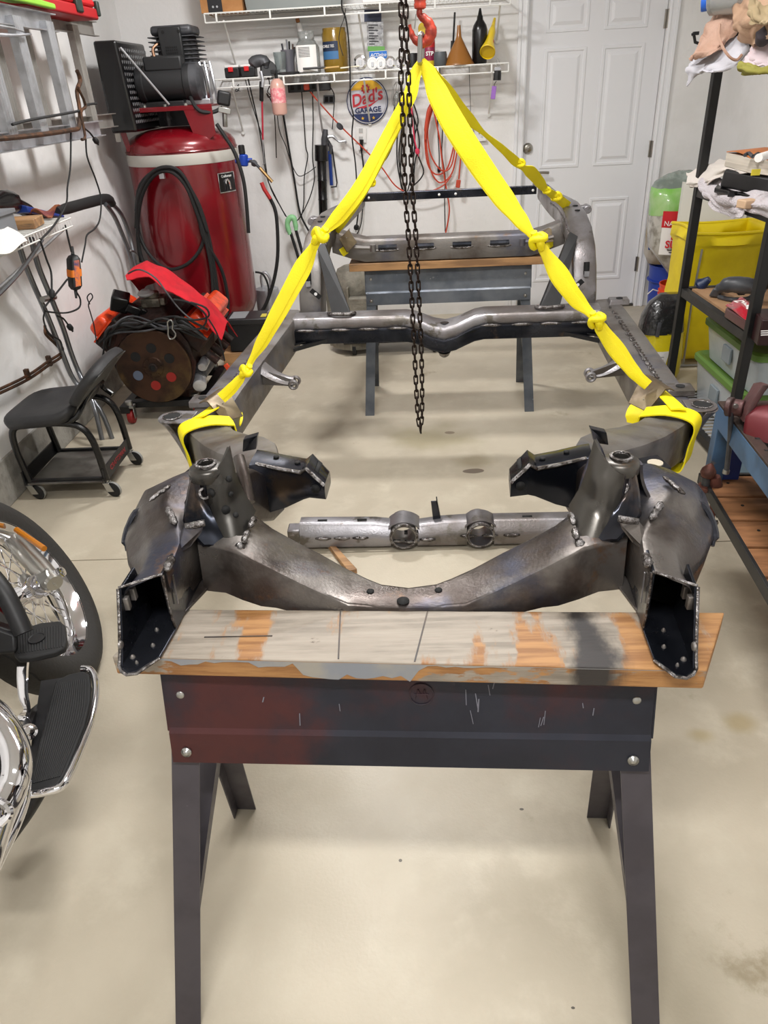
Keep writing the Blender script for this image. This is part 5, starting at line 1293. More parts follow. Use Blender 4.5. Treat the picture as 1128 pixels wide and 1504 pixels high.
# left wire shelf
m_wwire = mat('white_wire','E8E8E4',.4)
def wire_shelf_end():
    z = 1.085
    t = thing('wire_shelf', 'short white wire shelf on the left wall below the ladders, crowded with odds and ends', 'shelf', (-1.6, 2.9, z-.03))
    f = at(107, 320, z=z); xf = -1.44; y1 = f.y
    for k, (x, dz) in enumerate(((xf,0),(xf,-.032),(-1.77,0))):
        obj('rail', MB().tube([V((x, 2.2, z+dz)), V((x, y1, z+dz))], .0032, 6), m_wwire, t)
    y = 2.25; me = None
    while y < y1+.001:
        mb = MB().tube([V((-1.77, y, z+.003)), V((xf, y, z+.003)), V((xf+.002, y, z-.032))], .0016, 4)
        if me is None:
            o = obj('cross_wire', mb, m_wwire, t); me = o; yy0 = y
        else:
            mb.b.free(); o = bpy.data.objects.new('cross_wire', me.data); C.objects.link(o); o.parent = t; o.location = (0, y-yy0, 0)
        y += .0255
    obj('support_strut', MB().tube([V((-1.46, y1-.04, z-.035)), V((-1.77, y1-.7, z-.33))], .007, 8), m_alu, t)
    return t
wire_shelf_end()
zs = 1.09
tb_ = thing('grey_bin', 'grey plastic bin at the left edge of the small wire shelf', 'bin', (-1.55, 2.85, zs))
a = at(27, 333, X=-1.47)
obj('tub', MB().loft([rring([V((-1.66,a.y-.35,z)), V((-1.47,a.y-.35,z)), V((-1.47,a.y,z)), V((-1.66,a.y,z))], .015, 2) for z in (zs+.002, zs+.085)]), mat('bin_grey','7A7C80',.6), tb_)
obj('rim', MB().loft([rring([V((-1.668,a.y-.358,z)), V((-1.462,a.y-.358,z)), V((-1.462,a.y+.008,z)), V((-1.668,a.y+.008,z))], .015, 2) for z in (zs+.080, zs+.092)]), mat('bin_grey','7A7C80',.6), tb_)
tag(obj('dust_pan', MB().tube([at(-15,300,X=-1.62), at(10,296,X=-1.62), at(30,304,X=-1.62), at(60,318,X=-1.60), at(88,317,X=-1.58)], [.03,.045,.03,.02,.008], 10, smooth=3), m_blackg), 'black bulbous handle lying behind the grey bin on the small wire shelf', 'tool')
a, b = at(30, 305, X=-1.60), at(86, 320, X=-1.60)
tag(obj('hand_scraper', MB().hexa([a+V((.03,0,-.02)), b+V((.03,0,-.0)), b+V((-.05,0,0)), a+V((-.05,0,-.02)), a+V((.03,0,.005)), b+V((.03,0,.01)), b+V((-.05,0,.02)), a+V((-.05,0,.025))]), mat('deep_blue','1E3A8A',.35), bevel=.004), 'dark blue flat blade pointing along the small wire shelf', 'blade')  # unidentified flat blue blade
tag(obj('wood_scrap', MB().box((-1.53, at(45,338,X=-1.5).y, zs+.02), (.14,.13,.035), (0,0,.15)), m_wood2, bevel=.003), 'square pale wood scrap on the front edge of the small wire shelf', 'wood scrap')
tag(obj('leather_scrap', MB().grid(lambda u_, v_: V((-1.58+.09*u_, at(55,322,X=-1.55).y+.12*v_, zs+.03+.02*math.sin(u_*5)*math.cos(v_*4))), 8, 8, .004), mat('leather_tan','9A5A34',.8,col2='6B2E34',nscale=20)), 'crumpled tan leather scrap on the small wire shelf', 'scrap')
tag(obj('white_rag', MB().grid(lambda u_, v_: V((-1.66+.25*u_+(.0 if u_ < .9 else .0), 2.45+.36*v_+.02*math.sin(u_*9), zs+.055-.075*max(0,(u_-.72)/.28)**1+.008*math.sin(u_*12+v_*9))), 16, 14, .003), mat('white_rag','E2DFDA',.9,bump=.3)), 'white rag hanging over the front edge of the small wire shelf', 'rag')
# tubular handle frame leaning on the wall
hf = thing('folded_cart', 'folded steel tube cart with a thick black foam handle leaning on the left wall', 'cart', tuple(at(160, 640, X=-1.62)))
m_tube = mat('grey_tube','7D7F83',.3,.8)
obj('foam_grip', MB().tube([at(x,y,X=X_) for x, y, X_ in ((82,311,-1.60),(110,303,-1.62),(140,295,-1.64),(158,292,-1.65),(165,300,-1.65))], [.022,.026,.027,.026,.022], 12, smooth=3), m_rubber, hf)
for k, L2 in enumerate((((163,298,-1.65),(178,315,-1.66),(190,345,-1.67),(197,375,-1.66),(203,395,-1.66)), ((155,300,-1.62),(168,318,-1.63),(180,345,-1.64),(190,372,-1.64),(196,398,-1.64)),
                        ((26,352,-1.64),(34,380,-1.66),(50,420,-1.69),(70,465,-1.71),(92,520,-1.72),(110,560,-1.72),(146,600,-1.60),(166,648,-1.56)),
                        ((46,350,-1.60),(56,390,-1.63),(72,430,-1.66),(92,480,-1.69),(105,520,-1.71),(118,552,-1.70),(138,596,-1.60),(150,646,-1.58)))):
    obj('tube', MB().tube([at(x,y,X=X_) for x, y, X_ in L2], .0125, 10, smooth=4), m_tube, hf)
obj('clamp', MB().tube([at(62,440,X=-1.66), at(80,436,X=-1.65)], .014, 8), m_bolt, hf)
obj('zinc_chain', MB().tube([at(x,y,X=-1.62) for x, y in ((192,368),(200,372),(203,385),(206,396))], .006, 6, smooth=3), m_bolt, hf)
cord('thick diagonal grey strap from the wire shelf down the left wall', [(62,352),(40,385),(20,410),(-10,440)], X=-1.50, r=.008, m=m_tube, cat='strap', name='strap')
# conduit rods low on the wall
rd = thing('iron_rods', 'pair of rusty iron rods clipped along the left wall above the stool', 'rod', tuple(at(40, 550, X=-1.72)))
for dy in (0, 6):
    obj('rod', MB().tube([at(x,y+dy,X=-1.73) for x, y in ((-10,576),(40,552),(72,530),(88,520),(92,512),(82,500),(68,486),(66,478))], .007, 8, smooth=4), m_rust, rd)
for x, y in ((40,552),(72,532)): obj('clip', MB().box(at(x,y-2,X=-1.735), (.02,.02,.05)), m_rust, rd, bevel=.002)

# ------------------------------------------------------------------ motorcycle, only its front right corner in view
mc = thing('motorcycle', 'chrome motorcycle with a wire wheel and black footboard at the left edge of the picture', 'motorcycle', (-1.25, 1.2, 0))
WC = V((-1.15, 1.68, .285)); a_ = .3; l_ = .42
h_ = V((-math.sin(a_), math.cos(a_), 0)); n0 = V((math.cos(a_), math.sin(a_), 0))
nn_ = (n0*math.cos(l_)+V((0,0,math.sin(l_)))).normalized()
wh = obj('tyre', MB().lathe([(.225,-.042),(.25,-.058),(.28,-.06),(.302,-.045),(.31,-.02),(.312,0),(.31,.02),(.302,.045),(.28,.06),(.25,.058),(.225,.042)], WC, nn_, 64, cap=False), mat('tyre_black','2A2826',.75,bump=.2,bscale=90), mc, angle=60)
obj('rim', MB().lathe([(.228,-.042),(.236,-.036),(.222,-.03),(.205,-.012),(.203,0),(.205,.012),(.222,.03),(.236,.036),(.228,.044),(.222,.038),(.206,.022),(.196,.006),(.196,-.006),(.206,-.022),(.222,-.038),(.228,-.042)], WC, nn_, 64, cap=False), m_chrome, wh, angle=60)
u0 = nn_.orthogonal().normalized(); v0_ = nn_.cross(u0)
pt_ = lambda r_, t, o: WC+(u0*math.cos(t)+v0_*math.sin(t))*r_+nn_*o
for k in range(36):
    t = 2*math.pi*k/36; sd = .035 if k % 2 else -.03; tw = .45*(1 if (k//2) % 2 else -1)
    obj('spoke', MB().tube([pt_(.042, t+tw, sd), pt_(.198, t, 0)], .0022, 5), m_chrome, wh)
obj('hub', MB().lathe([(.025,-.06),(.05,-.055),(.05,-.03),(.03,-.02),(.03,.02),(.052,.028),(.052,.036),(.036,.04),(.034,.07),(.02,.078),(.016,.11)], WC, nn_, 28), m_chrome, wh, angle=40)
obj('tread_grooves', MB().tube([pt_(.3125, 2*math.pi*k/60, .018+.006*(k % 2)) for k in range(60)], .0015, 4, loop=True), m_hole, wh)
# fork leg: brushed lower, amber reflector, axle nut
f0 = WC+nn_*.095; f1 = at(-30, 742, Y=2.02)
fk = obj('fork_leg', MB().tube([f0+(f0-f1).normalized()*.03, f0.lerp(f1,.12), f0.lerp(f1,.5), f1], [.024,.031,.032,.033], 18), mat('brushed_aluminium','B4B2AC',.3,.9), mc)
rfa, rfb = at(24, 778, Y=1.84), at(65, 806, Y=1.74)
obj('reflector', MB().tube([rfa, rfb], .009, 8), mat('amber_reflector','C87A14',.25,trans=.2), fk)
obj('axle_nut', MB().lathe([(.016,0),(.018,.004),(.018,.022),(.012,.026)], f0+nn_*.02, nn_, 6), m_chrome, fk)
obj('pinch_lug', MB().lathe([(.03,0),(.03,.03),(.026,.034)], f0-nn_*.02, nn_, 20), m_bolt, fk)
# frame downtube, red bodywork sliver, black engine guard pieces
obj('fender', MB().grid(lambda u_, v_: at(-40+62*u_, 855+60*u_-30*(1-v_), Y=1.35)+V((0,.03*v_,-.05*v_)), 8, 4, .01), mat('bike_red','8C0A14',.12,.3,coat=1), mc, angle=60)
obj('fender_trim', MB().tube([at(-20,838,Y=1.36), at(5,868,Y=1.33), at(24,905,Y=1.30), at(35,930,Y=1.28)], .022, 10, smooth=3), m_black, mc)
obj('lower_fairing', MB().hexa([at(-60,900,Y=1.30), at(25,930,Y=1.28), at(25,960,Y=1.25), at(-60,970,Y=1.25), at(-60,890,Y=1.36), at(25,920,Y=1.34), at(30,950,Y=1.30), at(-60,960,Y=1.30)]), m_black, mc, bevel=.01)
# brake pedal: ribbed rubber pad on a chrome lever
z0 = .43
pp_ = [at(x, y, z=z0) for x, y in ((20,932),(28,924),(60,914),(88,911),(95,917),(98,940),(95,950),(80,957),(45,965),(26,966),(20,960))]
pdl = obj('brake_pedal', MB().prism(pp_, (0,0,-.018)), m_rubber, mc, bevel=.005)
for k in range(17):
    t = (k+.5)/17; a = at(24+70*t, 929-14*t, z=z0).lerp(at(26+68*t, 963-10*t-3*math.sin(t*3), z=z0), .06); b = at(24+70*t, 929-14*t, z=z0).lerp(at(26+68*t, 963-10*t, z=z0), .92)
    obj('rib', MB().tube([a, b], .0018, 5), m_rubber, pdl)
emb = at(54, 938, z=z0+.001)
obj('emblem', MB().lathe([(.0,.001),(.016,.0012),(.018,.003),(.0195,.003),(.0195,0)], emb, (0,0,1), 20), m_black, pdl)
lv = [at(35,962,z=.40), at(33,990,z=.38), at(34,1020,z=.35), at(40,1042,z=.33), at(34,1056,z=.31), at(42,1078,z=.30)]
obj('pedal_lever', MB().ribbon(lv, [.026,.024,.020,.012,.024,.034], V((1,.1,.2)), .008, sub=5), m_chrome, mc)
obj('pivot_bolt', MB().lathe([(.018,0),(.018,.008),(.012,.010),(.009,.016),(.004,.017)], at(42,1076,z=.305), (.5,-.3,.8), 18), m_chrome, mc)
obj('linkage', MB().tube([at(38,1082,z=.29), at(52,1045,z=.27), at(72,1036,z=.26), at(90,1032,z=.25)], .012, 8, smooth=3), m_black, mc)
# footboard
zb = .30
edge = [(81,1000),(100,990),(122,985),(131,990),(133,1005),(132,1030),(124,1065),(108,1105),(96,1135),(84,1152),(60,1160),(41,1163),(44,1140),(60,1080)]
fb = obj('footboard', MB().prism([at(x, y, z=zb) for x, y in edge], (0,0,-.014)), m_rubber, mc, bevel=.004)
for k in range(16):
    t = k/15; a = at(84+42*t, 1000-10*t+4*t, z=zb); b = at(46+40*t, 1157-8*t-3*t, z=zb)
    m1 = a.lerp(b, .5)+(at(132,1050,z=zb)-at(126,1055,z=zb))*t*2.2
    obj('rib', MB().tube([a.lerp(b,.03), m1, b.lerp(a,.03)], .0019, 5, smooth=4), m_rubber, fb)
rimp = [at(x, y, z=zb-.004) for x, y in ((120,982),(131,983),(138,992),(141,1010),(139,1035),(131,1068),(115,1108),(103,1135),(90,1155),(68,1163),(42,1167),(38,1162))]
obj('board_rim', MB().tube(rimp, .0085, 10, smooth=4), m_chrome, fb)
obj('board_underside', MB().prism([at(x, y, z=zb-.02) for x, y in ((60,1000),(125,990),(135,1010),(130,1060),(100,1130),(50,1160),(45,1100))], (0,0,-.012)), m_black, fb)
obj('board_bracket', MB().tube([at(58,1160,z=.27), at(40,1190,z=.24), at(15,1225,z=.20), at(-10,1260,z=.17)], .017, 10, smooth=3), m_black, mc)
# chrome crash bar / exhaust
obj('exhaust_pipe', MB().tube([at(x, y, z=zz) for x, y, zz in ((-45,1030,.46),(-5,1062,.44),(18,1095,.42),(24,1130,.40),(16,1160,.38),(-2,1200,.37),(-25,1270,.36))], .030, 20, smooth=6), m_chrome, mc, angle=80)
obj('crash_bar', MB().tube([at(x, y, z=zz) for x, y, zz in ((-30,1020,.40),(5,1045,.38),(30,1085,.36),(38,1120,.34),(36,1160,.33),(25,1200,.32),(-10,1275,.31))], .014, 16, smooth=6), m_chrome, mc, angle=80)
obj('clamp', MB().tube([at(-8,1175,z=.41), at(8,1182,z=.41), at(14,1195,z=.40), at(0,1210,z=.39)], .008, 8, smooth=3), m_chrome, mc)
obj('engine_case', MB().box((-1.27,.95,.28), (.22,.42,.28)).cyl((-1.27,1.05,.42), (-1.27,1.22,.66), .09, 20).cyl((-1.27,.85,.42), (-1.27,.68,.66), .09, 20), m_black, mc, bevel=.03)
obj('frame_tube', MB().tube([V((-1.2,.6,.12)), V((-1.0,.9,.14)), V((-1.05,1.25,.2)), V((-1.2,1.45,.55))], .016, 10, smooth=4), m_black, mc)
# ------------------------------------------------------------------ back wall: wire shelves and what stands and hangs there
YW = YB-.006
def wall_shelf(label, xl, xr, zt, posts, braces, label_=None):
    t = thing('wire_shelf', label, 'shelf', ((xl+xr)/2, YB-.15, zt-.045), group='white wire shelves on the back wall')
    yf = 5.20
    for dz, y in ((0, yf), (-.045, yf), (0, YW-.005), (0, yf+.15)):
        obj('rail', MB().tube([V((xl, y, zt+dz)), V((xr, y, zt+dz))], .0045 if y == yf else .003, 6), m_wwire, t)
    me = None; x = xl
    n = int((xr-xl)/.0254); 
    for k in range(n+1):
        x = xl+k*(xr-xl)/n
        if me is None:
            o = obj('cross_wire', MB().tube([V((x, YW-.005, zt+.003)), V((x, yf, zt+.003)), V((x, yf-.003, zt-.008))], .0014, 4), m_wwire, t); me = o; x_0 = x
        else:
            o = bpy.data.objects.new('cross_wire', me.data); C.objects.link(o); o.parent = t; o.location = (x-x_0, 0, 0)
    for px_ in posts:
        p = at(px_, 100, Y=yf); obj('rail_post', MB().box((p.x, yf-.001, zt-.022), (.011, .010, .047)), m_wwire, t, bevel=.002)
    for (x1, z1), (x2, z2) in braces:
        obj('brace', MB().tube([V((x1, yf+.01, z1)), V((x2, YW-.008, z2))], .006, 8).lathe([(.012,0),(.012,.004)], V((x2, YW-.006, z2-.012)), (0,-1,0), 12), m_wwire, t)
    for e in (xl, xr):
        obj('end_rail', MB().tube([V((e, YW-.005, zt)), V((e, yf, zt)), V((e, yf, zt-.045))], .004, 6), m_wwire, t)
    return t
zl = at(530, 105, Y=5.2).z; zu = at(530, 6, Y=5.2).z
xl0, xr0 = at(313,120,Y=5.2).x, at(747,93,Y=5.2).x
wall_shelf('lower white wire shelf on the back wall holding bottles, jars and a brown funnel', xl0, xr0, zl, (340,415,490,566,643,722),
           [((at(340,130,Y=5.2).x, zl-.04), (at(357,196,Y=5.48).x, at(357,192,Y=5.48).z)), ((at(534,110,Y=5.2).x, zl-.04), (at(543,180,Y=5.48).x, at(543,178,Y=5.48).z)), ((at(724,108,Y=5.2).x, zl-.04), (at(718,168,Y=5.48).x, at(718,166,Y=5.48).z))])
wall_shelf('upper white wire shelf on the back wall, cut off by the top of the picture', at(300,22,Y=5.2).x, xr0, zu, (328,405,483,562,640,718),
           [((at(328,30,Y=5.2).x, zu-.04), (at(346,96,Y=5.48).x, at(346,94,Y=5.48).z)), ((at(526,12,Y=5.2).x, zu-.04), (at(537,88,Y=5.48).x, at(537,86,Y=5.48).z)), ((at(735,4,Y=5.2).x, zu-.04), (at(730,60,Y=5.48).x, at(730,58,Y=5.48).z))])
zs_ = zl+.0045
YS = 5.30
def X_(px_, y=95, Y=YS): return at(px_, y, Y=Y).x
def Z_(px_, y, Y=YS): return at(px_, y, Y=Y).z
def bottle(name, label, cat, px_, wpx, ytop, prof, m, Y=YS, group=None, seg=20, ybot=None):
    """prof: list of (radius fraction, height fraction); stands on the shelf"""
    x = X_(px_, 95, Y); r_ = wpx/2*5.35/FPX; h = Z_(px_, ytop, Y)-zs_
    t = thing(name, label, cat, (x, Y, zs_), group=group)
    b = obj('body', MB().lathe([(a*r_, b_*h) for a, b_ in prof], (x, Y, zs_), seg=seg), m, t, angle=50)
    return t, x, r_, h
m_clear = mat('clear_plastic', 'C9CCCA', .12, 0, trans=.75, alpha=1)
m_glass = mat('cup_glass', 'C4CCCC', .06, 0, trans=.85)
m_white = mat('white_plastic', 'E9E8E6', .45)
m_paper = mat('white_paper', 'EDEBE8', .8)
m_ink = mat('black_ink', '1E1E22', .7)
# cordless tool batteries
for k, (px_, lb) in enumerate(((344, 'left of two black tool batteries with a white top on the lower wall shelf'), (367, 'right of two black tool batteries with a white top on the lower wall shelf'))):
    x = X_(px_, 105)
    t = thing('tool_battery', lb, 'battery', (x, YS-.03, zs_), group='cordless tool batteries')
    obj('case', MB().box((x, YS-.03, zs_+.028), (.09, .10, .055)), m_black, t, bevel=.006)
    obj('white_top', MB().box((x, YS-.03, zs_+.062), (.088, .095, .014)), m_white, t, bevel=.004)
    obj('red_button', MB().box((x-.005, YS-.083, zs_+.046), (.03, .012, .026)), mat('button_red','D01A22',.4), t, bevel=.003)
t = thing('angle_tool', 'dark grey power tool head hanging off the front of the lower shelf', 'power tool', (X_(382), YS-.03, zs_))
obj('head', MB().tube([at(369,100,Y=5.24), at(374,91,Y=5.24), at(388,90,Y=5.24), at(391,100,Y=5.24)], [.02,.035,.035,.02], 10, smooth=3), m_castgrey, t)
obj('guard', MB().lathe([(.05,0),(.052,.01),(.045,.03)], at(394,103,Y=5.26), (.3,-1,.1), 20), m_dkgrey, t)
obj('clamp', MB().tube([at(383,105,Y=5.18), at(386,118,Y=5.17), at(385,128,Y=5.17)], .010, 8), m_alu, t)
t = thing('trigger_clamp', 'clamp with black grip and thin red bar hanging below the lower shelf', 'clamp', tuple(at(385,215,Y=5.2)))
obj('grip', MB().tube([at(384,120,Y=5.18), at(384,148,Y=5.2)], .013, 10), m_black, t)
obj('bar', MB().tube([at(385,148,Y=5.2), at(386,205,Y=5.22)], .006, 8), mat('bar_red','B3283C',.4), t)
obj('hook', MB().tube([at(386,205,Y=5.22), at(387,228,Y=5.22), at(389,240,Y=5.22), at(386,242,Y=5.22)], .004, 6), m_alu, t)
tag(obj('key_chain', MB().tube([at(x,y,Y=5.2) for x, y in ((394,112),(396,125),(393,135),(398,140),(394,143),(392,137),(401,155),(404,180),(406,232))], .0035, 6, smooth=4), m_chain), 'thin dark chain and cord hanging left of the pink spray bottle', 'chain')
tag(obj('s_hook', MB().tube([at(x,y,Y=5.2) for x, y in ((351,124),(349,126),(351,128),(350,133),(346,134),(347,131),(353,134))], .003, 6, smooth=3), m_black), 'small black hook on the front rail near the left end of the lower shelf', 'hook')
# spray bottle hung on the rail
c = at(409, 143, Y=5.17); 
t = thing('spray_bottle', 'pink-white spray bottle hung by its trigger on the lower shelf', 'spray bottle', (c.x, c.y, c.z-.09))
obj('bottle', MB().lathe([(.02,-.098),(.042,-.092),(.046,-.08),(.046,.055),(.036,.085),(.018,.10)], c, (0,0,1), 24), mat('pink_liquid','E8B7A8',.3,trans=.25), t)
obj('label', MB().lathe([(.0466,-.03),(.0466,.05)], c, (0,0,1), 24, cap=False), mat('pink_label','E07C86',.5,col2='F0C0BC',nscale=60), t)
obj('trigger', MB().box(c+V((-.0,0,.12)), (.02,.02,.05)).box(c+V((-.01,-.02,.135)), (.03,.05,.02)), m_black, t, bevel=.003)
# glass cup, pencil cup, dish
x = X_(412, 95, 5.26)
tag(obj('glass_cup', MB().lathe([(.030,.0),(.032,.02),(.036,.07),(.040,.105),(.038,.105),(.034,.07),(.029,.012),(.0,.012)], (x, 5.26, zs_+.018), seg=24), m_glass), 'clear drinking glass on the dish beside the cup of markers', 'glass')
tag(obj('metal_dish', MB().lathe([(.03,0),(.07,.006),(.076,.016),(.073,.016),(.05,.008),(.0,.006)], (X_(417,100,5.26)+.02, 5.26, zs_), seg=28), m_castgrey), 'shallow dark metal dish under the glass on the lower shelf', 'dish')
t, x, r_, h = bottle('marker_cup', 'grey cup full of pens and markers on the lower shelf', 'cup', 424, 17, 73, [(.8,0),(.85,.3),(1,1),(.95,1),(.8,.1),(.0,.08)], mat('cup_grey','77757C',.3,trans=.3), Y=5.36)
for k, (dx, dy, hh, cl) in enumerate(((-.02,.0,.17,'3A3A40'),(.0,.01,.19,'8C8C92'),(.012,-.01,.18,'17171A'),(.025,.0,.165,'5A4A44'),(.03,.01,.15,'2B2B2E'))):
    tag(obj('marker', MB().cyl((x+dx*.7, 5.36+dy, zs_+.01), (x+dx*1.5, 5.36+dy, zs_+hh), .006, 8), mat('pen'+str(k), cl, .4)), ['slim dark','slim grey','thick black','brownish','short black'][k]+' marker standing in the grey cup', 'marker', 'markers in the cup')
# jar with white sheet on it
t, x, r_, h = bottle('glass_jar', 'clear jar covered by a printed white label, between the marker cup and amber jar', 'jar', 453, 32, 46, [(.85,0),(.95,.03),(.95,.62),(.75,.74),(.62,.80),(.62,1)], m_clear, Y=5.32)
sh = obj('label_sheet', MB().grid(lambda a, b: V((x+math.sin((a-.5)*1.5)*r_*1.12, 5.32-math.cos((a-.5)*1.5)*r_*1.05, zs_+.012+h*.62*b)), 8, 1, .002), m_paper, t)
for k in range(7):
    zz = zs_+.012+h*(.56-.035*k)
    obj('print_line', MB().grid(lambda a, b: V((x+math.sin((a*.62-.42)*1.3)*r_*1.13, 5.32-math.cos((a*.62-.42)*1.3)*r_*1.065-.001, zz+.0025*b)), 5, 1, .0006), m_ink, sh, smooth=False)
tag(obj('corked_vial', MB().cyl(at(443,52,Y=5.44), at(439,34,Y=5.44), .017, 12), m_paper), 'paper-wrapped vial leaning behind the clear jar', 'vial')
bpy.context.view_layer.update()
obj('cork', MB().cyl(at(438,33,Y=5.44), at(436.5,27,Y=5.44), .012, 10), mat('cork','A06A3E',.8), bpy.data.objects['corked_vial'])
# amber jar with its cable ties label
t, x, r_, h = bottle('amber_jar', 'wide amber plastic jar with a blue and black printed label', 'jar', 494, 31, 41, [(.95,0),(1,.03),(1,.88),(.93,.92),(.93,1),(.85,1)], mat('amber_plastic','A8862E',.2,trans=.45,coat=.3), Y=5.34)
def cyl_patch(a0, a1, z0, z1, k=1.01):
    return lambda a, b: V((x+math.sin(a0+(a1-a0)*a)*r_*k, 5.34-math.cos(a0+(a1-a0)*a)*r_*k, z0+(z1-z0)*b))
lb = obj('label', MB().grid(cyl_patch(-1.2, .3, zs_+h*.30, zs_+h*.70), 8, 1, .001), mat('label_navy','1E2B45',.5), t)
obj('label_blue', MB().grid(cyl_patch(-1.2, .3, zs_+h*.30, zs_+h*.48, 1.02), 8, 1, .001), mat('label_blue','3E6E9C',.5), lb)
M_ = frameM((x-r_*.45, 5.34-r_*.96, zs_+h*.59), (.92,-.38,0), (0,0,1))
text('label_text', 'CABLE TIES', .021, M_, m_paper, lb, sx=.72)
tag(obj('jar_content', MB().lathe([(.0,.0),(.07,.0),(.072,.05),(.05,.13),(.02,.14)], (x, 5.34, zs_+.012), seg=10), mat('ties_tan','B79A52',.6)), 'bundle of pale ties inside the amber jar', 'cable ties')
# pens and small bits lying along the front
for k, (a, b, r__, cl, lb2) in enumerate((((445,101),(478,99),.006,'2A2A2C','thin black rod lying on the lower shelf in front of the clear jar'),((476,100),(498,98),.005,'C9A25A','yellow pencil stub lying in front of the amber jar'),((500,100),(528,97),.004,'E4DFC8','cream stick lying on the shelf left of the round lamps'))):
    tag(obj('rod', MB().cyl(at(*a, Y=5.22), at(*b, Y=5.22), r__, 8), mat('rodc'+str(k), cl, .5)), lb2, 'stick')
# hanging retail pack with the lamp box
t = thing('retail_pack', 'tall clear retail pack with navy header and green stripe standing at the wall', 'package', (X_(554,88,5.42), 5.42, zs_))
def wq(x0, y0, x1, y1, Y, th=.02):
    a, b = at(x0, y1, Y=Y), at(x1, y1, Y=Y); c_, d = at(x1, y0, Y=Y), at(x0, y0, Y=Y)
    return MB().hexa([a, b, b+V((0,th,0)), a+V((0,th,0)), d, c_, c_+V((0,th,0)), d+V((0,th,0))])
obj('header', wq(535, 14, 560, 32, 5.40, .015), mat('navy_card','1F2947',.5), t, smooth=False)
obj('clear_front', wq(539, 31, 563, 68, 5.40, .03), mat('blister','B4B4B6',.3,col2='8A8A8E',nscale=60), t, smooth=False)
obj('green_stripe', wq(540, 68, 565, 75, 5.398, .03), mat('pack_green','5E9A48',.5), t, smooth=False)
for k in range(8): obj('print_line', wq(541+k*.2, 36+4*k, 541+k*.2+(8 if k % 2 else 14), 37.4+4*k, 5.3985, .001), m_ink, t, smooth=False)
t = thing('lamp_box', 'small blue and white lamp box standing behind the round lamps', 'box', (X_(556,88,5.36), 5.36, zs_))
a = at(543, 88, Y=5.35); b = at(568, 74, Y=5.35)
obj('carton', MB().box(((a.x+b.x)/2, 5.37, (zs_+b.z)/2), (b.x-a.x, .05, b.z-zs_)), m_white, t, smooth=False)
bb = obj('blue_panel', MB().box(((a.x+b.x)/2, 5.344, b.z-.022), (b.x-a.x, .003, .04)), mat('acd_blue','1F6FC4',.5), t, smooth=False)
text('box_text', 'ACDelco', .026, frameM(((a.x+b.x)/2, 5.3415, b.z-.022), (1,0,0), (0,0,1)), m_paper, bb, shear=.25, bold=.0004)
for k, (px_, py_, r__) in enumerate(((529,91,8.3),(547,92,6.8),(559,91,6.8),(573,89,6.6),(588,90,6.3))):
    c = at(px_, py_, Y=5.23); R_ = r__*5.4/FPX; c.z = zs_+R_+.001
    t = thing('round_lamp', ['large chrome round lamp lying at the left of the row','second round lamp from the left, white faced','third round lamp from the left, white faced','fourth round lamp, its chrome face tilted','last round lamp of the row, partly behind the hand chain'][k], 'lamp', (c.x, c.y, zs_), group='round vehicle lamps')
    obj('housing', MB().lathe([(R_*.75,.05),(R_,.01),(R_,0)], c, (0,1,0), 24, cap=False), m_alu, t)
    obj('lens', MB().lathe([(R_*.96,.002),(R_*.7,.0),(R_*.45,.006 if k in (1,2) else .012),(.001,.008)], c, (0,1,0), 24), m_white if k in (1, 2) else m_chrome, t)
    obj('lens_mark', MB().box(c+V((0,-.002,-.006 if k in (1,2) else 0)), (R_*.45,.003,R_*.7)), m_alu, t, bevel=.001)
# red and magenta spray can, yellow disc behind the hook
t, x, r_, h = bottle('spray_can', 'magenta and red can behind the hook on the lower shelf', 'can', 631, 14, 52, [(.95,0),(1,.02),(1,.85),(.6,.95),(.45,1)], mat('can_magenta','8E2A4C',.35), Y=5.36)
obj('can_top_band', MB().lathe([(r_*1.02,h*.62),(r_*1.02,h*.84)], (x,5.36,zs_), seg=20, cap=False), mat('can_red','C02A2A',.35), t)
obj('can_foot_band', MB().lathe([(r_*1.02,h*.03),(r_*1.02,h*.2)], (x,5.36,zs_), seg=20, cap=False), mat('can_yellow','D8B82E',.4), t)
text('can_text', 'STP', .03, frameM((x, 5.36-r_*1.03, zs_+h*.42), (1,0,0), (0,0,1)), m_paper, t, bold=.001)
tag(obj('yellow_disc', MB().lathe([(.001,0),(.03,0),(.034,.004),(.034,.014),(.03,.018),(.001,.018)], at(622,42,Y=5.44), (0,-1,0), 24), mat('disc_yellow','D8B81E',.4)), 'yellow round disc on the back wall seen through the hoist hook', 'disc')
t, x, r_, h = bottle('cap', 'grey ribbed plastic cap on the shelf left of the brown funnel', 'cap', 647, 16, 76, [(.92,0),(1,.05),(1,.8),(.9,1),(.0,1)], mat('cap_grey','505458',.5), Y=5.26)
t, x, r_, h = bottle('funnel', 'translucent brown funnel standing mouth down on the lower shelf', 'funnel', 674, 38, 37, [(1,0),(1,.02),(.93,.06),(.22,.66),(.16,.72),(.10,1),(.06,1)], mat('funnel_brown','9A6428',.35,trans=.15,coat=.2), Y=5.28, seg=32)
tag(obj('thin_nozzle', MB().cyl(at(665,75,Y=5.42), at(668,18,Y=5.42), .006, 8).cyl(at(664,85,Y=5.42), at(665,60,Y=5.42), .012, 8), m_black), 'tall thin black nozzle standing behind the brown funnel', 'nozzle')
t, x, r_, h = bottle('black_bottle', 'tall black bottle with a pointed cap, right of the brown funnel', 'bottle', 704, 18.5, 12, [(.9,0),(1,.03),(1,.62),(.85,.70),(.42,.80),(.38,.86),(.30,.87),(.12,1),(.0,1)], m_blackg, Y=5.32)
t = thing('yellow_funnel', 'yellow long-necked funnel lying with red print at the right end of the shelf', 'funnel', (X_(718), 5.28, zs_))
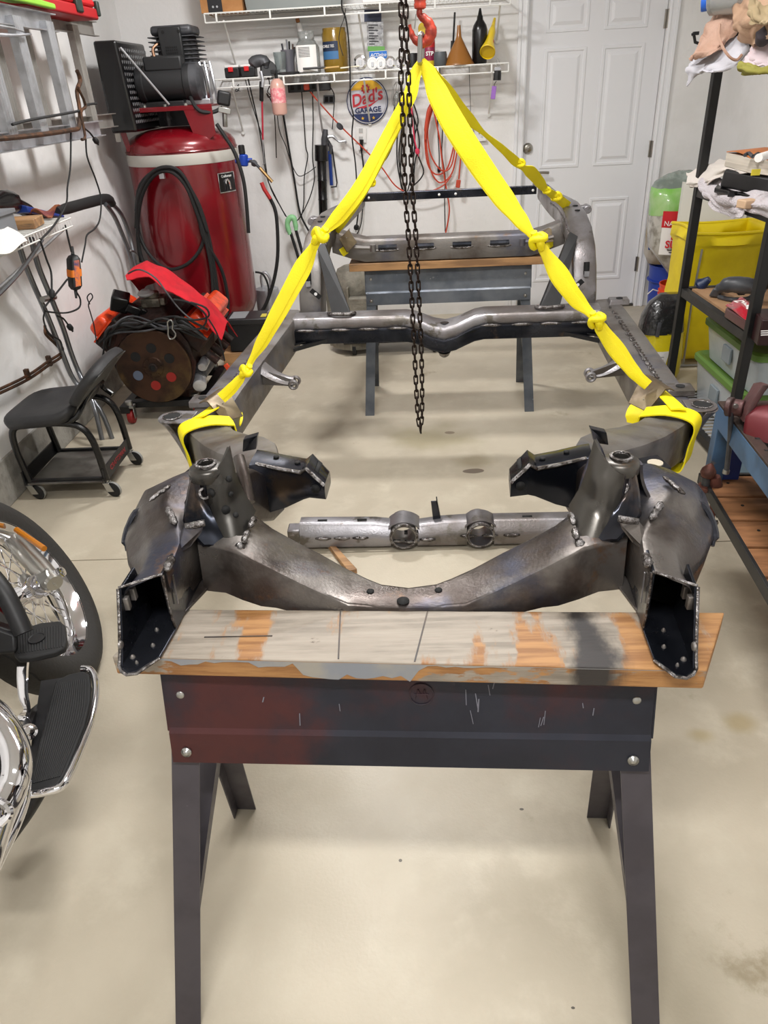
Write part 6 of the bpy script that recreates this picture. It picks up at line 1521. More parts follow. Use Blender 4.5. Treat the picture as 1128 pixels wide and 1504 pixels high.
a, b, c_ = at(716, 77, Y=5.20), at(722, 58, Y=5.34), at(726, 30, Y=5.42)
d = (b-a).normalized()
obj('cone', MB().lathe([(.044,0),(.047,.003),(.044,.02),(.03,.07),(.022,.12),(.022,.18),(.012,.23),(.008,.30)], a+V((0,0,.0)), (c_-a), 28, cap=False), mat('funnel_yellow','E8C81A',.35), t)
obj('mouth', MB().lathe([(.043,.01),(.02,.05),(.001,.06)], a, (c_-a), 28), mat('funnel_inside','C9A818',.5), t)
obj('red_print', MB().tube([a+(c_-a).normalized()*.05+V((.018,-.02,0)), a+(c_-a).normalized()*.10+V((.012,-.012,0))], .012, 8), mat('print_red','C8321E',.5), t)
tag(obj('black_jar', MB().lathe([(.03,0),(.034,.005),(.034,.07),(.03,.08),(.0,.082)], (X_(606,80,5.40), 5.40, zs_), seg=18), m_black), 'small black canister behind the hand chain on the lower shelf', 'canister')
# upper shelf: only bottoms show
zt_ = zu+.0045
t = thing('cardboard_box', 'brown cardboard box with a black panel at the left end of the upper shelf', 'box', (X_(327, 8), 5.33, zt_))
a, b = at(296, 18, Y=5.22), at(357, 14, Y=5.22)
obj('carton', MB().box(((a.x+b.x)/2, 5.34, zt_+.13), (b.x-a.x, .24, .26)), mat('cardboard','B98552',.8,col2='A87444',nscale=8), t, smooth=False)
obj('black_panel', MB().box((at(316,10,Y=5.22).x, 5.218, zt_+.13), (.085, .003, .26)), m_ink, t, smooth=False)
for dx in (-.012,.012): obj('silver_mark', MB().lathe([(.006,0),(.006,.002)], (at(316,10,Y=5.22).x+dx, 5.2165, zt_+.028), (0,-1,0), 10), m_alu, t)
t = thing('clear_tote', 'long clear plastic tote with a dark clip beside the cardboard box on the upper shelf', 'tote', (X_(430, 5), 5.33, zt_))
a, b = at(357, 14, Y=5.22), at(505, 6, Y=5.22)
obj('tub', MB().loft([rring([V((a.x+k,5.22+k,z)), V((b.x-k,5.22+k,z)), V((b.x-k,5.46,z)), V((a.x+k,5.46,z))], .02, 2) for z, k in ((zt_+.001,.014),(zt_+.15,0))]), mat('tote_clear','A9B0AE',.25,trans=.35), t)
obj('contents', MB().box(((a.x+b.x)/2, 5.35, zt_+.05), (b.x-a.x-.1, .16, .09)), mat('tote_contents','6E6A78',.7,col2='B8B4B0',nscale=22), t, bevel=.01)
obj('clip', MB().box((at(368,3,Y=5.2).x, 5.212, zt_+.10), (.05,.015,.05)), m_black, t, bevel=.004)
tag(obj('paper_stack', MB().box((X_(560,0), 5.34, zt_+.03), (.22, .2, .055)), m_paper, bevel=.004), 'stack of pale papers on the upper shelf right of the clear tote', 'papers')
# power strip with plugs, adapter, grey box
c = at(445, 128, Y=5.38)
t = thing('power_strip', 'black power strip with an orange plug mounted just below the lower shelf', 'power strip', (c.x, 5.40, c.z-.03))
obj('body', MB().box((c.x, 5.42, c.z), (.20,.06,.055)), m_black, t, bevel=.004)
for k in range(4): obj('socket', MB().box((c.x-.07+.045*k, 5.389, c.z), (.022,.003,.026)), m_hole, t, bevel=.001)
obj('orange_plug', MB().box((at(450,126,Y=5.37).x, 5.375, c.z), (.035,.035,.035)), mat('cord_orange','C0462E',.55), t, bevel=.006)
tag(obj('black_adapter', MB().box(tuple(at(476,126,Y=5.42)), (.085,.05,.055)), m_black, bevel=.006), 'black square power adapter right of the power strip', 'adapter')
t = thing('socket_box', 'grey metal socket box on the back wall under the power adapter', 'socket', tuple(at(483,146,Y=YW)))
obj('plate', wq(475, 140, 491, 152, YW-.01, .01), m_castgrey, t, smooth=False)
for k in range(2): obj('outlet', wq(477+7*k, 142, 482+7*k, 150, YW-.012, .003), m_hole, t, smooth=False)
# round garage sign
sc_ = at(539.5, 148.5, Y=YW-.01); SR = .1335
sg = thing('round_sign', "round metal wall sign reading Dad's Garage with yellow top and blue bottom", 'sign', (sc_.x, YW, sc_.z-SR))
n_ = V((0,-1,0)); sm = lambda n, h, r=.45: mat(n, h, r)
def disc(r_, y, m_, name, par, seg=64): return obj(name, MB().lathe([(.0005,0),(r_,0),(r_,.001)], (sc_.x, y, sc_.z), (0,-1,0), seg), m_, par, angle=20)
bd = obj('disc', MB().lathe([(SR,0),(SR+.002,.002),(SR,.004),(.0005,.004)], (sc_.x, YW-.006, sc_.z), (0,-1,0), 64), sm('sign_navy','1B2C5E'), sg)
disc(SR-.0045, YW-.0105, sm('sign_white','E6E4E6'), 'white_ring', sg); disc(SR-.009, YW-.0115, sm('sign_navy','1B2C5E'), 'inner_line', sg); disc(SR-.011, YW-.0125, sm('sign_grey','CFD0DA'), 'face', sg)
def seg_(a0, a1, r_, y): 
    return MB().prism([V((sc_.x+math.cos(a0+(a1-a0)*k/24)*r_, y, sc_.z+math.sin(a0+(a1-a0)*k/24)*r_)) for k in range(25)], (0,-.001,0))
obj('yellow_top', seg_(R(32), R(148), SR-.0115, YW-.0138), sm('sign_yellow','EDB824'), sg, smooth=False)
obj('blue_bottom', seg_(R(216), R(324), SR-.0115, YW-.0138), sm('sign_navy','1B2C5E'), sg, smooth=False)
gr = []
for k in range(40):
    a = 2*math.pi*k/40; r_ = .030 if (k//2) % 2 else .024
    gr.append(V((sc_.x-.008+math.cos(a)*r_, YW-.0142, sc_.z+.070+math.sin(a)*r_)))
gg = obj('red_gear', MB().prism(gr, (0,-.001,0)), sm('sign_red','CE2B3A'), sg, smooth=False)
obj('gear_hole', MB().lathe([(.0005,0),(.015,0),(.015,.001)], (sc_.x-.008, YW-.0153, sc_.z+.070), (0,-1,0), 24), sm('sign_yellow','EDB824'), gg)
Mt = frameM((sc_.x-.004, YW-.0165, sc_.z+.018), (1,0,.20), (0,0,1))
text('sign_text', "Dad's", .098, Mt, sm('sign_red','CE2B3A'), sg, .0012, shear=.22, sx=.95, bold=.0022)
obj('underline', MB().prism([V((sc_.x-.075,YW-.0155,sc_.z-.035)), V((sc_.x+.02,YW-.0155,sc_.z-.018)), V((sc_.x+.09,YW-.0155,sc_.z+.014)), V((sc_.x+.02,YW-.0155,sc_.z-.030)), V((sc_.x-.02,YW-.0155,sc_.z-.042))], (0,-.001,0)), sm('sign_red','CE2B3A'), sg, smooth=False)
text('sign_text', 'GARAGE', .042, frameM((sc_.x+.002, YW-.0165, sc_.z-.052), (1,0,.03), (0,0,1)), sm('sign_navy','1B2C5E'), sg, .0012, sx=1.05, bold=.0012)
for dx in (-.036,.036):
    st_ = [V((sc_.x+dx+math.cos(R(90+36*k))*(.0115 if k % 2 == 0 else .0048), YW-.0152, sc_.z-.098+math.sin(R(90+36*k))*(.0115 if k % 2 == 0 else .0048))) for k in range(10)]
    obj('star', MB().prism(st_, (0,-.001,0)), sm('sign_yellow','EDB824'), sg, smooth=False)
# wall sockets with plug
t = thing('wall_socket', 'white double wall socket with a black plug in it, right of the grease gun', 'socket', tuple(at(530,200,Y=YW)))
obj('plate', wq(522, 187, 538, 210, YW-.006, .006), m_white, t, bevel=.002)
for z in (192, 204): obj('outlet', wq(527, z-3.5, 533, z+3.5, YW-.008, .003), mat('outlet_grey','B9B8B6',.5), t, bevel=.001)
obj('black_plug', MB().tube([at(531,205,Y=YW-.03), at(531,222,Y=YW-.03)], [.014,.008], 8), m_black, t)
tag(obj('wall_bracket', MB().box(tuple(at(533,219,Y=YW-.01)), (.06,.02,.006)), m_white), 'small white bracket on the wall just under the wall socket', 'bracket')
# grease gun hanging
t = thing('grease_gun', 'black barrelled grease gun with steel head hanging below the power adapter', 'grease gun', tuple(at(474, 318, Y=5.38)))
Yg = 5.38
obj('barrel', MB().lathe([(.020,0),(.030,.004),(.030,.10),(.0315,.102),(.0315,.108),(.030,.110),(.030,.22),(.0315,.222),(.0315,.228),(.030,.23),(.031,.34),(.044,.345),(.044,.36),(.042,.44)], at(475,317,Y=Yg), at(471,200,Y=Yg)-at(475,317,Y=Yg), 24), m_blackg, t)
for a_ in t.children: a_.scale = (1, 1, 1)
obj('neck', MB().cyl(at(472,235,Y=Yg), at(471,216,Y=Yg), .018, 16), m_black, t)
obj('head', MB().tube([at(476,225,Y=Yg), at(477,205,Y=Yg), at(478,190,Y=Yg)], [.018,.024,.016], 12), m_castgrey, t)
obj('lever', MB().tube([at(478,203,Y=Yg), at(488,200,Y=Yg), at(498,208,Y=Yg), at(507,207,Y=Yg), at(508,211,Y=Yg)], [.012,.010,.007,.006,.005], 8, smooth=3), m_alu, t)
obj('knob', MB().lathe([(.001,0),(.022,.002),(.026,.012),(.015,.018)], at(498,187,Y=Yg), (.6,-.5,.6), 16), m_castgrey, t)
obj('rod', MB().tube([at(466,118,Y=5.21), at(469,160,Y=5.3), at(474,195,Y=Yg)], .0065, 8), m_alu, t)
t = thing('caulking_gun', 'blue steel caulking gun hanging just right of the grease gun', 'caulking gun', tuple(at(490, 276, Y=5.42)))
obj('cradle', MB().tube([at(484,222,Y=5.42), at(487,272,Y=5.42)], .012, 8), mat('gun_blue','24408C',.4,.3), t)
obj('frame_wire', MB().tube([at(488,218,Y=5.42), at(495,268,Y=5.42), at(494,274,Y=5.42), at(486,275,Y=5.42)], .005, 6), m_black, t)
obj('handle', MB().tube([at(480,206,Y=5.42), at(486,216,Y=5.42), at(485,226,Y=5.42)], .014, 8), m_castgrey, t)
# cords on the back wall
GW = 'cords hanging on the back wall'
cord('pair of black wires running from the tool batteries down to the green handle', [(364,114),(370,140),(379,180),(385,215),(392,260),(405,290),(420,318)], Y=5.40, r=.0045)
cord('thin black wire crossing the other near the clamp hook', [(360,114),(366,140),(376,172),(386,205),(390,240),(398,278),(422,320)], Y=5.42, r=.003)
cord('black wire from the spray bottle curving down behind the frame', [(413,150),(418,180),(425,222),(432,262),(440,310),(450,333),(462,352)], Y=5.44, r=.007)
cord('thin wire with a slack loop reaching over to the grease gun', [(406,150),(410,190),(420,215),(428,240),(438,258),(450,255),(464,245)], Y=5.44, r=.003)
cord('black wire from the left socket of the power strip', [(443,134),(446,170),(449,215),(452,230),(447,260),(446,300),(442,320)], Y=5.42, r=.004)
cord('black wire from the right side of the power strip down to the green handle', [(459,134),(460,180),(459,230),(462,260),(455,290),(440,320),(432,325)], Y=5.42, r=.004)
cord('dark wire from the adapter past the grey socket box to the grease gun', [(485,128),(491,140),(490,165),(488,190)], Y=5.42, r=.0035)
cord('long black wire hanging from the upper shelf across the round sign', [(503,-20),(502,10),(508,28),(512,60),(514,100),(515,150),(519,170),(517,200),(522,240),(524,270),(526,300)], Y=5.16, r=.005)
cord('short thin wire crossing the long one above the amber jar', [(508,12),(505,28),(500,42),(498,60),(504,82)], Y=5.19, r=.0025)
cord('black wire from the wall socket plug down behind the rear tie bar', [(531,222),(534,250),(532,285),(528,300),(524,330)], Y=5.44, r=.006, plug=True)
cord('thin black cord hanging left of the rear tie bar', [(534,268),(533,300),(530,330),(520,352)], Y=5.46, r=.004)
m_or = mat('cord_orange','C0462E',.55)
cord('orange extension cord slanting from the power strip across the wall to the coil', [(450,128),(470,152),(500,185),(538,222),(560,245),(580,272),(600,283),(625,283),(650,273),(663,258)], Y=5.40, r=.005, m=m_or)
# orange coil
t = thing('extension_cord', 'coiled orange extension cord hanging on the back wall between the slings', 'cord', tuple(at(645, 200, Y=5.42)))
rnd = random.Random(8)
for k, L_ in enumerate((((641,145),(629,165),(624,200),(628,240),(640,256),(655,250),(664,225),(668,195),(660,165),(645,146)), ((641,146),(631,170),(626,205),(632,248),(645,268),(660,260),(668,240),(672,200),(655,158),(643,147)),
                        ((642,146),(634,165),(628,195),(633,228),(648,250),(662,245),(668,215),(664,180),(648,150)), ((641,145),(637,160),(645,200),(648,225),(653,262),(657,285),(660,310),(655,340),(651,352)))):
    obj('loop', MB().tube([at(x,y,Y=5.43-.008*k) for x, y in L_], .0055, 6, smooth=5), m_or, t)
obj('thick_bend', MB().tube([at(641,146,Y=5.40), at(631,160,Y=5.40), at(626,185,Y=5.40), at(625,205,Y=5.40)], [.010,.014,.012,.008], 8, smooth=4), m_or, t)
obj('hanging_end', MB().tube([at(670,190,Y=5.41), at(677,215,Y=5.41), at(675,250,Y=5.41), at(674,263,Y=5.41)], .0055, 6, smooth=4), m_or, t)
obj('plug', MB().box(at(673,270,Y=5.41), (.03,.02,.05), (0,.15,0)), m_or, t, bevel=.005)
t = thing('black_cord_coil', 'coil of thin black cords hanging on the wall behind the hand chain', 'cord', tuple(at(595, 220, Y=5.42)))
for k, L_ in enumerate((((598,140),(588,170),(583,210),(585,250),(595,285),(603,262),(609,215),(608,175),(600,145)), ((600,140),(604,160),(613,190),(616,215),(610,235),(606,270),(596,286),(588,265),(590,215),(592,175)), ((596,142),(590,190),(586,235),(594,275),(602,285),(607,240),(603,190)), ((602,142),(610,160),(614,180),(608,205),(614,228),(622,250),(618,262),(608,272)))):
    obj('loop', MB().tube([at(x,y,Y=5.44-.008*k) for x, y in L_], .005, 6, smooth=5), m_rubber, t)
t = thing('work_light', 'caged trouble light with a black handle hanging left of the hand chain', 'lamp', tuple(at(582, 195, Y=5.36)))
c0, c1 = at(584, 120, Y=5.36), at(582, 158, Y=5.36); d = (c1-c0).normalized(); u0 = d.orthogonal().normalized(); v0_ = d.cross(u0); L_ = (c1-c0).length
for k in range(6):
    a = k*math.pi/3; w_ = u0*math.cos(a)+v0_*math.sin(a)
    obj('cage_wire', MB().tube([c0+w_*.008, c0+d*L_*.25+w_*.030, c0+d*L_*.75+w_*.032, c1+w_*.012], .0018, 5, smooth=3), m_bolt, t)
obj('bulb', MB().lathe([(.001,0),(.018,.02),(.022,.05),(.010,.09)], c0+d*.05, d, 16), m_clear, t)
obj('handle', MB().tube([c1, at(580,170,Y=5.36), at(579,196,Y=5.36)], [.016,.014,.014], 10), m_black, t)
cord('black lead curving from the trouble light handle behind the left sling', [(579,196),(576,215),(566,235),(556,241)], Y=5.40, r=.004)
cord('bright pink cord end hanging beside the hand chain', [(604,148),(606,180),(609,205),(612,218)], Y=5.38, r=.005, m=mat('cord_pink','D83A5A',.5), plug=True)
cord('dark cord from the lower shelf left of the orange coil, ending in a plug', [(643,148),(643,190),(645,225),(645,245)], Y=5.45, r=.004, plug=True)
cord('long dark cord hanging between the loops of the orange coil', [(648,148),(650,190),(649,225),(654,260),(653,290),(654,340)], Y=5.45, r=.004)
tag(obj('paper_note', MB().hexa([at(675,145,Y=YW-.004), at(691,143,Y=YW-.004), at(696,155,Y=YW-.004), at(679,156,Y=YW-.004), at(675,145,Y=YW), at(691,143,Y=YW), at(696,155,Y=YW), at(679,156,Y=YW)]), m_paper, smooth=False), 'small white paper note taped to the back wall beside the sling', 'note')
t = thing('carabiner', 'grey hook hanging from a cord above the orange coil', 'hook', tuple(at(652, 125, Y=5.42)))
obj('hook', MB().tube([at(x,y,Y=5.42) for x, y in ((647,123),(650,117),(654,119),(654,127),(650,130))], .005, 6, smooth=4), m_castgrey, t)
obj('cord', MB().tube([at(x,y,Y=5.42) for x, y in ((646,100),(646,125),(645,160))], .003, 5), m_castgrey, t)
cord('thin grey string hanging from the shelf at the wall left of the keys', [(689,98),(690,130),(691,160),(690,190)], Y=5.46, r=.002, m=m_castgrey, cat='string', name='string')
t = thing('key_fob', 'keys with black fob and purple tag at the right end of the shelf', 'keys', tuple(at(726, 143, Y=5.22)))
obj('ring', MB().tube([at(x,y,Y=5.2) for x, y in ((731,86),(729,93),(732,98),(734,92))], .002, 5, loop=True, smooth=3), m_bolt, t)
obj('fob', MB().tube([at(731,104,Y=5.2), at(730,118,Y=5.2)], [.022,.024], 8), m_black, t)
obj('key', MB().box(at(731,101,Y=5.2), (.04,.006,.02)), m_alu, t, bevel=.002)
obj('purple_tag', MB().box(at(725,136,Y=5.2), (.028,.004,.07), (0,.1,0)), mat('tag_purple','9A6AC0',.4), t, bevel=.003)
obj('tag_cord', MB().tube([at(729,119,Y=5.2), at(726,124,Y=5.2), at(726,128,Y=5.2)], .002, 5), m_black, t)
for k, (x, y) in enumerate(((695,193),(706,192))):
    tag(obj('wall_hook', MB().tube([at(x,y-5,Y=YW-.002), at(x,y+3,Y=YW-.02), at(x-2,y+5,Y=YW-.03), at(x-3,y,Y=YW-.03)], .003, 6), m_bolt), ('left' if k == 0 else 'right')+' small wire hook on the wall behind the thin right sling', 'hook', 'small wall hooks')
tag(obj('white_block', MB().box(at(708,205,Y=YW-.012), (.055,.022,.018)), m_white, bevel=.002), 'small white block on the wall below the two wire hooks', 'block')
# loppers with a green grip
t = thing('bolt_cutter', 'bolt cutters with green handle grips and black tube arms leaning on the back wall', 'cutter', tuple(at(440, 400, Y=5.30)))
obj('grip', MB().tube([at(x,y,Y=5.34) for x, y in ((426,344),(422,330),(425,321),(431,320),(434,330),(435,338))], [.015,.018,.02,.02,.017,.014], 10, smooth=4), mat('grip_green','8FCB94',.5), t)
for a, b in (((427,342),(445,400)), ((434,336),(450,392))):
    obj('arm', MB().tube([at(*a, Y=5.34), at(*b, Y=5.32), at(b[0]+14, b[1]+45, Y=5.30)], .0105, 8), m_rubber, t)
# ------------------------------------------------------------------ right side: rack, bags, bins
RA, RB = V((1.325, 3.61, 0)), V((1.335, 2.86, 0))
rd_ = (RB-RA).normalized(); rn = V((-rd_.y, rd_.x, 0)); RL = (RB-RA).length
def RK(a, b, z): return RA+rd_*a+rn*b+V((0,0,z))     # a along the front (away to near), b toward the right wall
rack = thing('storage_rack', 'black steel storage rack along the right wall', 'rack', tuple(RK(RL/2, .225, 0)))
m_post = mat('rack_black', '0B0B0C', .5)
m_rail = mat('rack_rail', '1E1D1D', .5, col2='2A2826', nscale=14)
m_board = mat('hardboard', 'B08A66', .7, col2='9C7856', nscale=5)
DP = .46
for a in (0, RL):
    for b in (0, DP):
        obj('post', MB().hexa([RK(a-.018,b-.018,0), RK(a+.018,b-.018,0), RK(a+.018,b+.018,0), RK(a-.018,b+.018,0), RK(a-.018,b-.018,1.66), RK(a+.018,b-.018,1.66), RK(a+.018,b+.018,1.66), RK(a-.018,b+.018,1.66)]), m_post, rack, bevel=.002, smooth=False)
for z in (.045, .585, 1.03, 1.60):
    for a0, b0, a1, b1 in ((0,0,RL,0), (0,DP,RL,DP), (0,0,0,DP), (RL,0,RL,DP)):
        p, q = RK(a0, b0, z), RK(a1, b1, z); d = (q-p).normalized(); s_ = V((-d.y, d.x, 0))*.015
        obj('shelf_rail', MB().hexa([p-s_+V((0,0,-.025)), q-s_+V((0,0,-.025)), q+s_+V((0,0,-.025)), p+s_+V((0,0,-.025)), p-s_+V((0,0,.012)), q-s_+V((0,0,.012)), q+s_+V((0,0,.012)), p+s_+V((0,0,.012))]), m_rail, rack, smooth=False)
for k in range(20):
    a = .03+k*(RL-.06)/19
    obj('floor_wire', MB().tube([RK(a, .01, .06), RK(a, DP-.01, .06)], .005, 5), m_alu, rack)
for z, t_ in ((.585, .012), (1.03, .012), (1.60, .012)):
    sb = obj('shelf_board', MB().hexa([RK(.03,.03,z), RK(RL-.03,.03,z), RK(RL-.03,DP-.03,z), RK(.03,DP-.03,z), RK(.03,.03,z+t_), RK(RL-.03,.03,z+t_), RK(RL-.03,DP-.03,z+t_), RK(.03,DP-.03,z+t_)]), m_board, rack, smooth=False)
obj('rack_hook', MB().tube([at(1033,66,Y=3.5), at(1021,62,Y=3.5), at(1019,50,Y=3.5), at(1016,51,Y=3.5)], .006, 6).box(at(1022,49,Y=3.5), (.02,.02,.012)), m_post, rack)
# stacked bins
def bin_(label, a0, a1, b0, b1, z0, z1):
    t = thing('storage_bin', label, 'storage bin', tuple(V((( b0+b1)/2, (a0+a1)/2, z0))), group='clear bins with green lids')
    # x from b0..b1, y from a0..a1 in world metres
    R4 = lambda k, z, r: rring([V((b0+k,a0+k,z)), V((b1-k,a0+k,z)), V((b1-k,a1-k,z)), V((b0+k,a1-k,z))], r, 3)
    obj('tub', MB().loft([R4(.035, z0, .04), R4(.012, z1-.03, .04)]), mat('bin_clear','C4CBCE',.28,trans=.25,col2='AEB8BE',nscale=4), t)
    obj('lid', MB().loft([R4(.004, z1-.035, .045), R4(0, z1-.032, .045), R4(0, z1-.008, .045), R4(.008, z1, .045), R4(.02, z1, .045), R4(.028, z1-.006, .045)]), mat('lid_green','587A30',.45), t)
    obj('handle_slot', MB().box((b0+.012, (a0+a1)/2, (z0+z1)/2), (.012,.09,.07)), mat('bin_grey2','7E888E',.4), t, bevel=.003)
    obj('contents', MB().box(((b0+b1)/2, (a0+a1)/2, z0+.045), (b1-b0-.14, a1-a0-.14, .07)), mat('bin_contents','5E7484',.6,col2='8A949A',nscale=9), t, bevel=.01)
    return t
bin_('lower clear storage bin with a green lid on the rack floor', 2.96, 3.56, 1.40, 1.77, .067, .30)
bin_('upper clear storage bin with a green lid, directly under the hardboard shelf', 2.90, 3.50, 1.40, 1.77, .302, .49)
tag(obj('blue_crate', MB().box((1.50, 2.66, .08), (.28,.25,.16)), mat('dusty_blue','5A7080',.5), bevel=.01), 'dusty blue box on the floor just in front of the near end of the rack', 'box')
# grinder-like tool and red pouch on the middle shelf
zsh = .598
t = thing('power_planer', 'dark grey plastic power tool body lying on the hardboard shelf', 'power tool', tuple(at(1080, 432, z=zsh)))
m_tool = mat('tool_grey','4E5156',.4,col2='3E4045',nscale=12)
g = lambda x, y, z: at(x, y, z=z)
obj('foot', MB().hexa([g(1040,436,zsh+.002), g(1057,438,zsh+.002), g(1062,428,zsh+.002), g(1048,426,zsh+.002), g(1047,424,zsh+.045), g(1060,425,zsh+.045), g(1066,418,zsh+.05), g(1055,417,zsh+.05)]), m_tool, t, bevel=.008)
obj('body', MB().tube([g(1056,424,zsh+.05), g(1072,418,zsh+.075), g(1090,419,zsh+.075), g(1108,421,zsh+.07), g(1122,424,zsh+.06)], [.022,.034,.036,.033,.03], 12, smooth=3), m_tool, t)
obj('guard_arm', MB().tube([g(1056,436,zsh+.008), g(1075,440,zsh+.01), g(1100,438,zsh+.01), g(1108,428,zsh+.04)], .010, 8, smooth=3), m_tool, t)
obj('trigger', MB().box(g(1089,428,zsh+.045), (.03,.02,.03)), m_black, t, bevel=.004)
obj('rear_grip', MB().tube([g(1108,420,zsh+.07), g(1128,415,zsh+.09), g(1150,420,zsh+.06)], .028, 10, smooth=3), m_dkgrey, t)
tag(obj('hose_nozzle', MB().lathe([(.001,0),(.03,.004),(.034,.015),(.022,.035),(.014,.06)], at(1026,421,z=.60), (.5,-.4,.6), 14), mat('knob_blue','1C2E52',.4)), 'small dark blue ribbed nozzle at the far left corner of the hardboard shelf', 'knob')  # unidentified small blue piece, modelled as a ribbed knob
t = thing('saw_blade_pouch', 'red and clear plastic pouch with white script lettering on the hardboard shelf', 'pouch', tuple(at(1085, 460, z=zsh)))
A_, B_, C__, D_ = g(1066,450,zsh+.05), g(1088,438,zsh+.06), g(1112,450,zsh+.055), g(1102,474,zsh+.045)
def pq(a, b): 
    p = A_.lerp(B_, a).lerp(D_.lerp(C__, a), b); return p+V((0,0,.012*math.sin(a*math.pi)*math.sin(b*math.pi)+.003*math.sin(a*14+b*6)))
pp = obj('red_front', MB().grid(pq, 10, 10, .004), mat('pouch_red','B8152E',.25,coat=.6,col2='7A5A5E',nscale=7), t, angle=70)
dr = V((0,0,-.045))
obj('pouch_side', MB().hexa([q+dr for q in (A_, D_, C__, B_)]+[q+V((0,0,-.004)) for q in (A_, D_, C__, B_)]), mat('pouch_dark','4A2226',.3,coat=.5), t, bevel=.006)
xax = (pq(.9,.75)-pq(.25,.35)); yax = (pq(.5,.1)-pq(.3,.9))
text('pouch_text', 'Diablo', .047, frameM(pq(.52,.50)+V((0,0,.004)), D_-A_+ (C__-B_), B_-A_), m_paper, t, .0006, shear=.3, bold=.0015)
obj('white_bar', MB().grid(lambda a, b: pq(.80+.07*b, .18+.6*a)+V((0,0,.003)), 6, 1, .001), m_paper, pp, smooth=False)
tag(obj('dark_box', MB().box(at(1128,480,z=.63), (.10,.16,.10), (0,0,-.15)), mat('box_darkred','2A1416',.35), bevel=.004), 'dark glossy box at the right edge behind the near rack post', 'box')
for k in range(3): obj('white_stripe', MB().box(at(1124,486+3*k,z=.68), (.03,.002,.003)), m_paper, bpy.data.objects['dark_box'] )
# second shelf: towel, black case, book, white towel
def cloth(name, rows, m, label, cat, nu=26, nv=20, th=.004, wr=.006, group=None, seed=0, kids=None):
    P = [[V(p) for p in r] for r in rows]
    def cm(pts, t):
        n = len(pts)-1; k = min(int(t*n), n-1); f = t*n-k
        p0, p1, p2, p3 = pts[max(k-1,0)], pts[k], pts[k+1], pts[min(k+2,n)]
        return 0.5*((2*p1)+(-p0+p2)*f+(2*p0-5*p1+4*p2-p3)*f*f+(-p0+3*p1-3*p2+p3)*f**3)
    def fn(a, b):
        p = cm([cm(r, a) for r in P], b)
        n = V((noise.noise(V((a*5+seed, b*5, 1.3))), noise.noise(V((a*5+seed, b*5, 7.7)))-.3, noise.noise(V((a*6+seed, b*6, 4.1)))))
        return p+n*wr*2+V((0,-1,.4))*wr*math.sin(a*17+b*9+seed)*.4
    return tag(obj(name, MB().grid(fn, nu, nv, th), m, angle=80), label, cat, group)
A3 = lambda x, y, Y: at(x, y, Y=Y)
m_cream = mat('cream_cloth','D8D0C8',.9,bump=.3,bscale=180)
m_terry = mat('white_terry','CFC8CC',.95,bump=1.0,bscale=120)
YR = lambda x: 3.6-(x-1030)*.0069
T3 = lambda x, y, o=0: at(x, y, Y=YR(x)-o)
cloth('cream_cloth', [[T3(1068,234,-.12), T3(1055,236,-.12), T3(1040,242,-.1), T3(1022,249,-.04), T3(1008,252,.02)], [T3(1095,246,-.02), T3(1070,246,0), T3(1048,254,.03), T3(1030,264,.06), T3(1010,270,.08)], [T3(1100,252,.0), T3(1064,256,.04), T3(1042,268,.08), T3(1030,274,.09), T3(1016,273,.09)]],
      m_cream, 'smooth cream cloth draped over the far end of the second shelf, hanging past the post', 'cloth')
cloth('white_towel', [[T3(1030,262,0), T3(1050,262,-.06), T3(1080,266,-.06), T3(1105,276,-.06), T3(1150,285,-.06)], [T3(1026,274,.10), T3(1052,278,.10), T3(1078,284,.10), T3(1100,292,.10), T3(1150,300,.10)], [T3(1036,288,.13), T3(1058,300,.14), T3(1078,302,.15), T3(1094,301,.15), T3(1150,314,.16)], [T3(1044,300,.14), T3(1066,318,.15), T3(1088,319,.16), T3(1098,308,.15), T3(1150,326,.17)]],
      m_terry, 'crumpled white terry towel hanging over the front of the second shelf', 'towel', wr=.009, nu=36, nv=28)
z2 = 1.035
t = thing('black_case', 'black plastic tray case lying on the white towel on the second shelf', 'case', tuple(at(1100, 270, Y=3.0)))
q = [at(1049,279,z=1.07), at(1140,299,z=1.07), at(1155,270,z=1.07), at(1066,257,z=1.07)]
up_ = V((0,0,.05))
obj('tray_rim', MB().hexa([p+V((0,0,-.01)) for p in q]+[p+V((0,0,.008)) for p in q]), m_blackg, t, bevel=.003)
cen = sum(q, V((0,0,0)))/4
obj('case_body', MB().hexa([cen+(p-cen)*.86+V((0,0,.008)) for p in q]+[cen+(p-cen)*.80+V((0,0,.075)) for p in q]), m_black, t, bevel=.01)
obj('latch', MB().box(at(1076,285,z=1.072), (.035,.012,.02)), m_blackg, t, bevel=.002)
t = thing('paperback', 'thick open paperback with a curled orange cover, on top of the black case', 'book', tuple(at(1090, 245, Y=3.1)))
q = [at(1064,242,z=1.155), at(1100,252,z=1.155), at(1138,257,z=1.155), at(1118,240,z=1.155)]
obj('pages', MB().hexa([p+V((0,0,-.005)) for p in q]+[p+V((0,0,.045)) for p in q]), mat('page_edges','CFC6B8',.8,col2='B8AFA2',nscale=2,stretch=(1,1,60)), t, bevel=.002)
obj('cover', MB().grid(lambda a, b: q[0].lerp(q[3], b).lerp(q[1].lerp(q[2], b), a)+V((0,0,.05+.014*math.sin(a*3)+.01*b-.01*a)), 8, 4, .004), mat('cover_orange','C9783E',.5), t)
obj('label_dot', MB().box(at(1110,253,z=1.172), (.03,.006,.02)), mat('dot_yellow','D8C83A',.6), t)
t = thing('small_tools', 'dark folded glasses lying on the open paperback', 'glasses', tuple(at(1105, 225, Y=3.1)))
obj('frame', MB().tube([at(1094,228,z=1.215), at(1100,225,z=1.22), at(1106,230,z=1.215), at(1113,226,z=1.22), at(1120,229,z=1.215)], .007, 8, smooth=3), m_castgrey, t)
